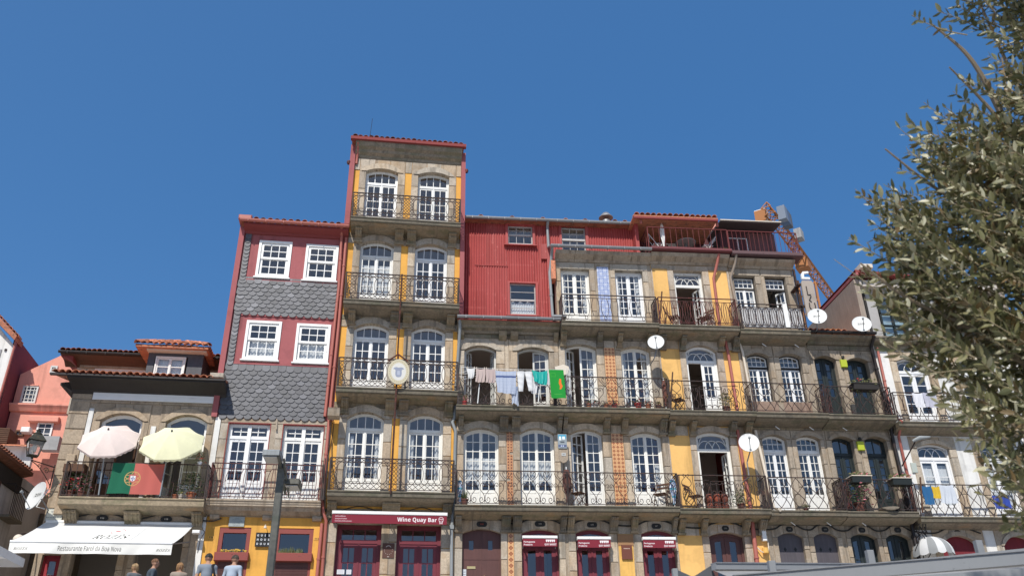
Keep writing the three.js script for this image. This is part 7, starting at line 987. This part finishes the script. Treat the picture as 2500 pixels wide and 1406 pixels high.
// ------------------------------------------------------------------ metal canopy in the foreground
{
  const t = thing('metal_canopy', 'grey metal canopy frame with a pale roof along the quay', 'canopy', F0, [4, 0, -8]), m = mat(T.paint, .24, .25, .265, { roughness: .5 }), fb = mat(T.plaster, .34, .33, .32, { roughness: .55 });
  const O = [4, 0, -8]; OFF.set(t, O);
  const bm = (a, b, h, d, n, mm) => { const v = new THREE.Vector3(...b).sub(new THREE.Vector3(...a)), s = new THREE.Vector3(v.z, 0, -v.x).normalize().multiplyScalar(d / 2), q = (p, i, j) => [p[0] + s.x * i, p[1] + j * h, p[2] + s.z * i]; const g = new G(); const A = [[-1, 0], [1, 0], [1, 1], [-1, 1]].map(([i, j]) => q(a, i, j)), B = [[-1, 0], [1, 0], [1, 1], [-1, 1]].map(([i, j]) => q(b, i, j)); g.quad(...A).quad(...B); for (let k = 0; k < 4; k++) g.quad(A[k], A[(k + 1) % 4], B[(k + 1) % 4], B[k]); g.build(n, mm, t); };
  bm([2.8, 2.775, -8], [6.6, 3.03, -7.66], .11, .09, 'gutter_beam', m); bm([2.8, 2.886, -8], [6.6, 3.141, -7.66], .01, .12, 'gutter_lip', M.zinc); bm([2.5, 2.62, -7.6], [6.6, 2.84, -7.26], .09, .08, 'lower_beam', m);
  bm([2.832, 3.045, -8.6], [4.726, 3.145, -9.2], .055, .08, 'rear_beam', m); bm([2.832, 3.101, -8.6], [4.726, 3.201, -9.2], .012, .1, 'rear_lip', M.zinc); bm([4.13, 2.95, -7.95], [6.6, 3.15, -7.73], .045, .05, 'upper_rail', m);
  new G().quad([2.8, 2.88, -8.03], [4.6, 2.99, -7.92], [4.726, 3.14, -9.2], [2.83, 3.04, -8.6]).quad([4.6, 2.99, -7.92], [6.6, 3.12, -7.72], [6.6, 3.13, -9.6], [4.726, 3.14, -9.2]).quad([2.5, 2.71, -7.6], [6.6, 2.93, -7.26], [6.6, 3.0, -7.6], [2.8, 2.78, -7.94]).build('roof_sheet', fb, t);
  for (const [x, y, h] of [[3.175, 2.9, .12], [4.14, 2.97, .15], [5.24, 3.05, .165]]) new G().bbox(x - .032, x + .032, y, y + h, -8.0, -7.94, .006).build('stub_post', m, t); new G().bbox(2.42, 2.47, 2.5, 3.06, -8.66, -8.6, .006).build('stub_post', M.pipeGrey, t);
  for (const x of [2.5, 4.4, 6.4]) new G().bbox(x - .05, x + .05, 0, 2.75, -7.75, -7.65, .008).build('post', m, t);
  const w = thing('windbreak', 'dark folded windbreak panels forming a notch beside the metal canopy', 'windbreak', F0, [2.5, 0, -8.6]); OFF.set(w, [2.5, 0, -8.6]); const dk = std({ color: lin(.075, .08, .09), roughness: .7 }); new G().ext([[2.47, 2.5], [2.62, 2.5], [2.622, 2.985], [2.47, 3.052]], -8.66, -8.63).build('panel', dk, w); new G().ext([[2.626, 2.5], [2.86, 2.5], [2.86, 3.0], [2.83, 3.1], [2.626, 2.985]], -8.7, -8.67).build('panel', dk, w); for (const x of [2.46, 2.85]) new G().bbox(x, x + .05, 0, 2.6, -8.68, -8.6, .006).build('post', m, w);
}
// ------------------------------------------------------------------ parasol at the lower west corner
{
  const t = onFacade('white_parasol', 'white square parasol at the mouth of the alley left of the restaurant awning', 'parasol', FW, [-13.0, ST, 2.6]); const X = -13.05, Z = 2.7, Y = 6.18, s = 1.35;
  new G().surf((u, v) => { const a = (u * 4 + .5) * Math.PI / 2, k = s * v / Math.max(Math.abs(Math.cos(a)), Math.abs(Math.sin(a))) * .8; return [X + k * Math.cos(a), Y + .42 * (1 - v), Z + k * Math.sin(a)]; }, 32, 6).surf((u, v) => { const a = (u * 4 + .5) * Math.PI / 2, k = s / Math.max(Math.abs(Math.cos(a)), Math.abs(Math.sin(a))) * .8; return [X + k * Math.cos(a), Y - .22 * v, Z + k * Math.sin(a)]; }, 32, 1).build('canopy', clothMat(.84, .84, .84, .3), t); new G().bar([X, ST, Z], [X, Y + .4, Z], .03, 8).build('pole', M.zinc, t);
}
// ------------------------------------------------------------------ tower crane behind the houses
{
  const A = new THREE.Vector3(19.9, 30, -42.6), Bv = new THREE.Vector3(29.5, 30, -54.6), dir = Bv.clone().sub(A).normalize(), side = new THREE.Vector3(-dir.z, 0, dir.x), t = thing('tower_crane', 'orange lattice tower crane with grey counterweights rising behind the houses', 'crane', F0, [24.9, 0, -49.8]), O = [24.9, 0, -49.8]; OFF.set(t, O);
  const q = (d, s, u) => { const p = A.clone().addScaledVector(dir, d).addScaledVector(side, s); return [p.x, p.y + u, p.z]; }, L = Bv.distanceTo(A), m = std({ color: lin(.40, .16, .05), roughness: .7 }), g = new G(), w = .3;
  for (const [s, u] of [[-w, 0], [w, 0], [0, .6]]) g.bar(q(.8, s, u), q(L, s, u), .055, 6); const n = 18; for (let i = 0; i < n; i++) { const a = L * i / n, b = L * (i + 1) / n, c = (a + b) / 2; for (const s of [-w, w]) g.bar(q(a, s, 0), q(c, 0, .6), .032).bar(q(c, 0, .6), q(b, s, 0), .032); g.bar(q(a, -w, 0), q(a, w, 0), .032).bar(q(a, -w, 0), q(b, w, 0), .03); } g.build('jib', m, t);
  const bx = (d0, d1, s0, s1, u0, u1, name, mm) => { const c = [[d0, s0], [d1, s0], [d1, s1], [d0, s1]], k = new G(), lo = c.map(([d, s]) => q(d, s, u0)), hi = c.map(([d, s]) => q(d, s, u1)); k.quad(...lo).quad(...hi); for (let i = 0; i < 4; i++) k.quad(lo[i], lo[(i + 1) % 4], hi[(i + 1) % 4], hi[i]); k.build(name, mm, t); };
  bx(1.0, 1.7, -.95, -.32, -.3, .5, 'winch_house', M.cream); bx(.95, 1.75, -.98, -.3, .5, .57, 'winch_roof', M.plastic); bx(.9, .99, -.98, -.3, -.3, .5, 'winch_frame', m); for (let i = 0; i < 3; i++) bx(1.3 + i * .5, 1.78 + i * .5, .32, .8, -.35, .6, 'counterweight', [std({ color: lin(.2, .24, .3) }), std({ color: lin(.1, .15, .24) }), std({ color: lin(.12, .13, .15) })][i]);
  bx(4.9, 5.6, .3, .75, .1, .8, 'cab', M.greywall); bx(7.4, 8.3, -.55, .3, -.75, -.05, 'slewing_unit', m);
  const mg = new G(), mx = 24.9, mz = -49.8; for (const [a, b] of [[-.6, -.6], [.6, -.6], [.6, .6], [-.6, .6]]) mg.bar([mx + a, 0, mz + b], [mx + a, 28.6, mz + b], .09, 4); for (let i = 0; i < 22; i++) { const y = i * 1.3; mg.bar([mx - .6, y, mz + .6], [mx + .6, y + 1.3, mz + .6], .05).bar([mx + .6, y, mz + .6], [mx + .6, y + 1.3, mz - .6], .05).bar([mx - .6, y, mz - .6], [mx - .6, y + 1.3, mz + .6], .05); } mg.build('mast', m, t);
  
}
// ------------------------------------------------------------------ people at the street edge
function person(label, x, z, yaw, hgt, o) {
  const t = thing('person', label, 'person', F0, [x, ST, z], yaw), k = hgt / 1.75;
  const J = { hip: [0, .95, 0], chest: [0, 1.28, o.lean * .5], neck: [0, 1.47, o.lean], head: [0, 1.6, o.lean * 1.25 + .01] };
  const bones = [];
  const bn = (a, b, ra, rb) => bones.push([a, b, ra, rb]);
  const sh = .19; bn([0, .95, 0], [0, 1.15, o.lean * .2], .15, .14); bn([0, 1.15, o.lean * .2], [0, 1.34, o.lean * .7], .145, .15); bn([-.1, 1.36, o.lean * .75], [.1, 1.36, o.lean * .75], .115, .115); bn([-sh, 1.4, o.lean * .8], [sh, 1.4, o.lean * .8], .075, .075); bn([0, 1.42, o.lean * .9], [0, 1.53, o.lean * 1.1], .062, .055);
  for (const s of [-1, 1]) { bn([s * .09, .93, 0], [s * .1, .5, .02], .095, .065); bn([s * .1, .5, .02], [s * .1, .09, -.02], .06, .045); bn([s * .1, .06, -.03], [s * .12, .05, .12], .045, .035); bn([s * (sh + .02), 1.38, o.lean * .8], [s * (sh + .08), 1.1, o.lean * .6 - .02], .055, .043); bn([s * (sh + .08), 1.1, o.lean * .6 - .02], [s * (sh + .02), .92, .2], .042, .032); for (let f = 0; f < 4; f++) bn([s * (sh + .02 + (f - 1.5) * .018), .9, .22], [s * (sh + .01 + (f - 1.5) * .022), .83 - .01 * (f === 1), .25], .012, .009); bn([s * (sh - .02), .91, .21], [s * (sh - .05), .86, .25], .013, .01); }
  const mesh = (bones, size, c, res, clr) => { const mc = new MarchingCubes(res, new THREE.MeshBasicMaterial(), false, false, 400000); mc.isolation = 0; const F = mc.field, P = new THREE.Vector3(), a = new THREE.Vector3(), b = new THREE.Vector3(), pa = new THREE.Vector3(), ba = new THREE.Vector3();
    const BB = bones.map(([p, q, r0, r1]) => [p, q, r0, r1]);
    for (let kz = 0; kz < res; kz++) for (let ky = 0; ky < res; ky++) for (let kx = 0; kx < res; kx++) { const x = c[0] + size * ((kx - res / 2) / (res / 2)), y = c[1] + size * ((ky - res / 2) / (res / 2)), zz = c[2] + size * ((kz - res / 2) / (res / 2)); let acc = 0; for (const [p, q, r0, r1] of BB) { const bx = q[0] - p[0], by = q[1] - p[1], bz = q[2] - p[2], px = x - p[0], py = y - p[1], pz = zz - p[2], h = clamp((px * bx + py * by + pz * bz) / (bx * bx + by * by + bz * bz + 1e-9)), d = Math.hypot(px - bx * h, py - by * h, pz - bz * h) - lerp(r0, r1, h); acc += Math.exp(-clamp(d * 55, -30, 30)); } F[kx + ky * res + kz * res * res] = Math.log(acc) / 55; }
    mc.update(); const n = mc.count, pos = new Float32Array(n * 3), nr = new Float32Array(n * 3); for (let i = 0; i < n; i++) { for (let j = 0; j < 3; j++) { pos[i * 3 + j] = (c[j] + size * mc.positionArray[i * 3 + j]) * k; nr[i * 3 + j] = mc.normalArray[i * 3 + j]; } } const g = new THREE.BufferGeometry(); g.setAttribute('position', new THREE.BufferAttribute(pos, 3)); g.computeVertexNormals(); const uv = new Float32Array(n * 2); for (let i = 0; i < n; i++) { uv[i * 2] = pos[i * 3]; uv[i * 2 + 1] = pos[i * 3 + 1]; } g.setAttribute('uv', new THREE.BufferAttribute(uv, 2)); const col = new Float32Array(n * 3); for (let i = 0; i < n; i++) { const cc = clr(pos[i * 3] / k, pos[i * 3 + 1] / k, pos[i * 3 + 2] / k); col.set(cc, i * 3); } g.setAttribute('color', new THREE.BufferAttribute(col, 3)); return toCreasedNormals(g, 1.2); };
  const skin = [.42, .24, .16];
  const body = mesh(bones, 1.0, [0, .9, 0], 100, (x, y, z) => (y > 1.47 ? skin : y > .98 && !(Math.abs(x) > .17 && y < (o.sleeve ?? 1.0)) ? o.top : y > .98 || (Math.abs(x) > .15 && y > .8) ? skin : y > .1 ? o.legs : [.03, .03, .03]));
  const hd = [0, 1.64, o.lean * 1.2 + .02], hb = [[[0, hd[1] + .03, hd[2] - .02], [0, hd[1] + .03, hd[2] + .03], .088, .082], [[0, hd[1] - .05, hd[2] + .03], [0, hd[1] - .085, hd[2] + .05], .058, .04], [[0, hd[1] - .01, hd[2] + .1], [0, hd[1] - .03, hd[2] + .115], .012, .014], [[-.082, hd[1], hd[2]], [-.088, hd[1] - .03, hd[2]], .014, .01], [[.082, hd[1], hd[2]], [.088, hd[1] - .03, hd[2]], .014, .01], [[0, hd[1] - .1, hd[2] - .01], [0, hd[1] - .16, hd[2] - .02], .05, .055]];
  const head = mesh(hb, .19, [hd[0], hd[1] - .02, hd[2] + .01], 64, (x, y, z) => { const dx = Math.abs(x), e = Math.hypot(dx - .033, (y - hd[1]) * 1.6) < .013 && z > hd[2] + .06, mo = dx < .025 && Math.abs(y - hd[1] + .065) < .007 && z > hd[2] + .06; return e ? [.05, .04, .04] : mo ? [.32, .1, .09] : skin; });
  const M0 = std({ vertexColors: true, roughness: .9 }); const bm = new THREE.Mesh(mergeGeometries([body, head]), M0); bm.name = 'body'; bm.castShadow = bm.receiveShadow = true; t.add(bm);
  const hr = new G(), q = rng(Math.floor(x * -100)); hr.surf((u, v) => { const a = u * 2 * Math.PI, b = lerp(Math.PI / 2, o.long ? -.9 : -.25, v), face = Math.max(0, Math.cos(a - Math.PI / 2)), lo = face > .35 ? lerp(0, .75, (face - .35) / .65) : 0, bb = Math.max(b, lo * 1.2 - (o.long ? .0 : .05)), r = (o.hr ?? .106) * (1 + .05 * Math.sin(a * 9 + v * 4) + .04 * Math.sin(a * 23)); return [k * r * Math.cos(a) * Math.cos(bb), k * (hd[1] + .035 + r * 1.08 * Math.sin(bb)), k * (hd[2] - .004 + r * 1.06 * Math.sin(a) * Math.cos(bb))]; }, 40, 14);
  for (let i = 0; i < (o.long ? 160 : 60); i++) { const a = q() * 6.283, b = o.long ? -.9 + q() * 2.2 : -.1 + q() * 1.6; if (Math.sin(a) > .5 && b < .7) continue; const r = .107, p = [k * r * Math.cos(a) * Math.cos(b), k * (hd[1] + .035 + r * 1.08 * Math.sin(b)), k * (hd[2] + r * 1.06 * Math.sin(a) * Math.cos(b))]; hr.tri(p, [p[0] + .012, p[1], p[2]], [p[0] + (q() - .5) * .05, p[1] - (o.long ? .09 : .03), p[2] - .02]); }
  hr.build('hair', std({ color: lin(...o.hair), roughness: .7 }), t);
  if (o.bag) new G().tube(rope([[-.2 * k, 1.47 * k, o.lean], [-.12 * k, 1.42 * k, o.lean - .15], [-.2 * k, 1.2 * k, o.lean - .2], [-.27 * k, 1.0 * k, -.1]], 16), .03, 6).build('strap', M.black, t);
  return t;
}
person('person with dark short hair in a grey t-shirt seen from behind with a black strap', -5.66, -24, Math.PI + .25, 1.6, { lean: .06, top: [.20, .23, .27], legs: [.06, .07, .1], hair: [.02, .015, .012], sleeve: 1.2, bag: true });
person('person with brown hair in a pale blue denim shirt seen from behind', -5.03, -24, Math.PI - .25, 1.57, { lean: .08, top: [.36, .42, .5], legs: [.08, .09, .14], hair: [.05, .035, .025], sleeve: 1.1 });
person('person with long blond hair below the restaurant awning', -7.52, -24.2, Math.PI + .9, 1.37, { lean: .04, top: [.12, .13, .14], legs: [.05, .06, .09], hair: [.36, .24, .12], long: true });
person('person with short reddish brown hair in a dark jacket below the awning', -7.12, -24.2, Math.PI - 1.2, 1.49, { lean: .04, top: [.06, .08, .1], legs: [.05, .05, .07], hair: [.16, .075, .035], long: false });
person('person with wavy light brown hair at the right end of the awning', -6.38, -24.1, Math.PI + .4, 1.38, { lean: .04, top: [.3, .25, .2], legs: [.05, .06, .09], hair: [.28, .15, .06], long: true });
// ------------------------------------------------------------------ olive tree close by on the quay
{
  const t = thing('olive_tree', 'olive tree with grey green leaves reaching in close from the east side', 'tree', F0, [4.7, 0, -4.6]), O = [4.7, 0, -4.6]; OFF.set(t, O);
  const bark = mat(T.wood, .26, .21, .15, { bumpScale: .01 }), q = rng(77), V = (a) => new THREE.Vector3(...a);
  new G().tube(rope([[4.7, 0, -4.6], [4.62, .8, -4.55], [4.72, 1.6, -4.6], [4.62, 2.3, -4.5]], 14), [...Array(15)].map((_, i) => lerp(.17, .1, i / 14)), 10).build('trunk', bark, t, { smooth: true });
  // main limbs
  const limbs = [
    [[4.62, 2.3, -4.5], [4.3, 3.6, -4.35], [4.0, 5.2, -4.3], [3.92, 5.6, -4.25], [3.84, 6.0, -4.2], [3.8, 6.6, -4.2]], [[4.62, 2.3, -4.5], [4.0, 3.4, -4.3], [3.5, 4.3, -4.2], [3.29, 4.42, -4.2], [3.0, 4.6, -4.15], [2.75, 4.8, -4.1]],
    [[4.62, 2.3, -4.5], [3.8, 3.2, -4.2], [3.3, 4.18, -4.2], [3.0, 4.36, -4.15], [2.6, 4.2, -4.05]], [[4.62, 2.3, -4.5], [3.7, 2.95, -4.2], [3.1, 3.5, -4.1], [2.6, 3.75, -4.05], [2.36, 3.92, -4.0]],
    [[4.62, 2.3, -4.5], [3.6, 2.6, -4.1], [3.1, 2.9, -4.0], [2.8, 3.15, -4.0]], [[4.3, 3.6, -4.35], [3.9, 4.6, -4.2], [3.6, 5.3, -4.2], [3.35, 5.5, -4.1]], [[3.8, 5.2, -4.3], [3.6, 5.7, -4.2], [3.35, 5.95, -4.15]], [[4.62, 2.3, -4.5], [4.4, 3.6, -4.9], [4.2, 5, -4.8], [4.3, 6.2, -4.7]], [[4.62, 2.3, -4.5], [5.3, 3.6, -4.8], [5.5, 5, -4.7]],
  ];
  limbs.forEach((l) => { const p = rope(l, 18); new G().tube(p, p.map((_, i) => lerp(.024, .005, i / (p.length - 1))), 6).build('branch', bark, t, { smooth: true }); });
  // crown outline on the side that faces the houses: lower left edge per height
  const EDGE = [[2.2, 3.1], [2.45, 2.92], [2.6, 2.84], [2.79, 2.76], [2.94, 2.66], [3.16, 2.68], [3.3, 2.62], [3.42, 2.46], [3.6, 2.44], [3.8, 2.5], [3.95, 2.46], [4.15, 2.48], [4.34, 2.55], [4.45, 2.72], [4.6, 2.86], [4.75, 2.98], [4.95, 3.12], [5.1, 3.34], [5.3, 3.5], [5.42, 3.58], [5.58, 3.78], [5.72, 3.72], [5.85, 3.62], [6.0, 3.5], [6.4, 3.5], [7, 3.9]];
  const edge = (y) => { for (let i = 1; i < EDGE.length; i++) if (y < EDGE[i][0]) return lerp(EDGE[i - 1][1], EDGE[i][1], (y - EDGE[i - 1][0]) / (EDGE[i][0] - EDGE[i - 1][0])); return 3.8; };
  const LEAF = (() => { const g = new G(), pr = [[0, .1], [.18, .6], [.42, 1], [.7, .8], [.9, .38], [1, .03]]; for (let i = 0; i < pr.length - 1; i++) { const [a, w] = pr[i], [b, s] = pr[i + 1], z = (u) => -.10 * u * u; g.quad([a, 0, z(a)], [b, 0, z(b)], [b, s * .165, z(b) + s * .03], [a, w * .165, z(a) + w * .03]).quad([a, 0, z(a)], [a, -w * .165, z(a) + w * .03], [b, -s * .165, z(b) + s * .03], [b, 0, z(b)]); } return g.geo({ du: 0, dv: 0 }); })();
  const LM = [lin(.20, .19, .078), lin(.27, .25, .115), lin(.13, .135, .055), lin(.5, .47, .31), lin(.22, .15, .065)].map((c) => new THREE.MeshPhysicalMaterial({ color: c, roughness: .42, transmission: .3, thickness: 0, side: THREE.DoubleSide }));
  const list = [], twig = new G(), up = V([0, 1, 0]);
  function sprig(tip, root, n, ls) {
    const a = V(root), b = V(tip), mid = a.clone().lerp(b, .5).add(V([(q() - .5) * .08, (q() - .5) * .05 - .02, (q() - .5) * .08])), c = new THREE.QuadraticBezierCurve3(a, mid, b), pts = c.getPoints(7).map((v) => [v.x, v.y, v.z]);
    twig.tube(pts, pts.map((_, i) => lerp(.0045, .0016, i / 7)), 4);
    const roll = q() * 3;
    for (let i = 0; i < n; i++) {
      const s = .12 + .88 * (i + q() * .5) / n, p = c.getPoint(Math.min(1, s)), tg = c.getTangent(Math.min(1, s)), sd = new THREE.Vector3().crossVectors(tg, up).normalize(), pp = new THREE.Vector3().crossVectors(sd, tg);
      for (const e of [1, -1]) { if (q() < .1) continue; const th = roll + (i % 2) * Math.PI / 2 + (q() - .5) * .7, out = sd.clone().multiplyScalar(Math.cos(th) * e).addScaledVector(pp, Math.sin(th) * e), d = tg.clone().multiplyScalar(lerp(.55, 1.3, s * q())).add(out).normalize(), nn = new THREE.Vector3().crossVectors(d, new THREE.Vector3(q() - .5, q() - .5, q() - .5)).normalize(), yy = new THREE.Vector3().crossVectors(nn, d).normalize(), L = ls * rr2(.72, 1.2) * (1 - .25 * s); list.push([new THREE.Matrix4().makeBasis(d, yy, nn).scale(new THREE.Vector3(L, L * rr2(.8, 1.35), L)).setPosition(p), q()]); }
    }
  }
  function rr2(a, b) { return a + (b - a) * q(); }
  for (let i = 0; i < 1450; i++) {
    const y = lerp(2.3, 6.5, Math.pow(q(), 1.08)), e = edge(y), u = Math.pow(q(), .85), w = 1.25, x = e + .05 + u * w, z = -4.05 + (q() - .5) * (.25 + .9 * u), sparse = ss(.0, .25, u);
    if (q() > .45 + .55 * sparse) continue;
    if (y > 4.9 && q() < .3) continue;
    const l = rr2(.2, .42), a = rr2(1.2, 2.9), k = (y - 4) * .12; sprig([x - l * .5 * Math.sin(a - .4) * .9, y + l * .55 * Math.cos(a - 1.75) + k * .05, z + (q() - .4) * .2], [x + l * .5, y - l * .35 * q() + .02, z + (q() - .5) * .12], Math.round(l / .03), rr2(.07, .1));
  }
  // long sprays that stand clear of the crown
  for (const [a, b, n] of [[[2.21, 3.94, -4.0], [2.6, 3.62, -4.05], 3], [[2.35, 3.43, -3.95], [2.78, 3.2, -4], 5], [[2.43, 4.42, -4], [2.66, 4.1, -4.05], 9], [[2.5, 4.38, -4], [2.75, 4.15, -4.05], 9], [[2.83, 4.72, -4], [3.08, 4.55, -4.05], 8], [[2.8, 4.9, -4], [3.1, 4.7, -4.05], 7], [[3.02, 5.1, -4], [3.3, 4.95, -4.05], 9], [[3.2, 5.95, -4.1], [3.6, 5.85, -4.15], 9], [[2.66, 2.66, -3.95], [3.0, 2.85, -4], 6], [[2.9, 2.52, -3.95], [3.15, 2.75, -4], 8], [[2.55, 3.1, -3.95], [2.9, 3.05, -4], 7], [[2.45, 3.22, -3.95], [2.9, 3.3, -4], 10], [[2.62, 2.9, -3.95], [2.95, 2.95, -4], 8]]) sprig(a, b, n, .075);
  twig.build('twigs', mat(T.wood, .3, .25, .16), t);
  const cam = new THREE.Vector3(0, 1.6, 0), dist = list.map(([m, c]) => [m, c, new THREE.Vector3().setFromMatrixPosition(m).distanceTo(cam)]).sort((a, b) => a[2] - b[2]), pick = (c) => LM[c < .36 ? 0 : c < .6 ? 1 : c < .8 ? 2 : c < .93 ? 3 : 4], off = new THREE.Matrix4().makeTranslation(-O[0], -O[1], -O[2]);
  dist.slice(0, 300).forEach(([m, c]) => { const l = new THREE.Mesh(LEAF, pick(c)); l.name = 'leaf'; l.castShadow = l.receiveShadow = true; l.applyMatrix4(off.clone().multiply(m)); t.add(l); });
  LM.forEach((mm, k) => { const g = dist.slice(300).filter(([, c]) => pick(c) === mm).map(([m]) => m); const im = new THREE.InstancedMesh(LEAF, mm, g.length); g.forEach((m, i) => im.setMatrixAt(i, off.clone().multiply(m))); im.name = 'crown'; im.userData.kind = 'stuff'; im.castShadow = im.receiveShadow = true; t.add(im); });
}
renderer.render(scene, camera);
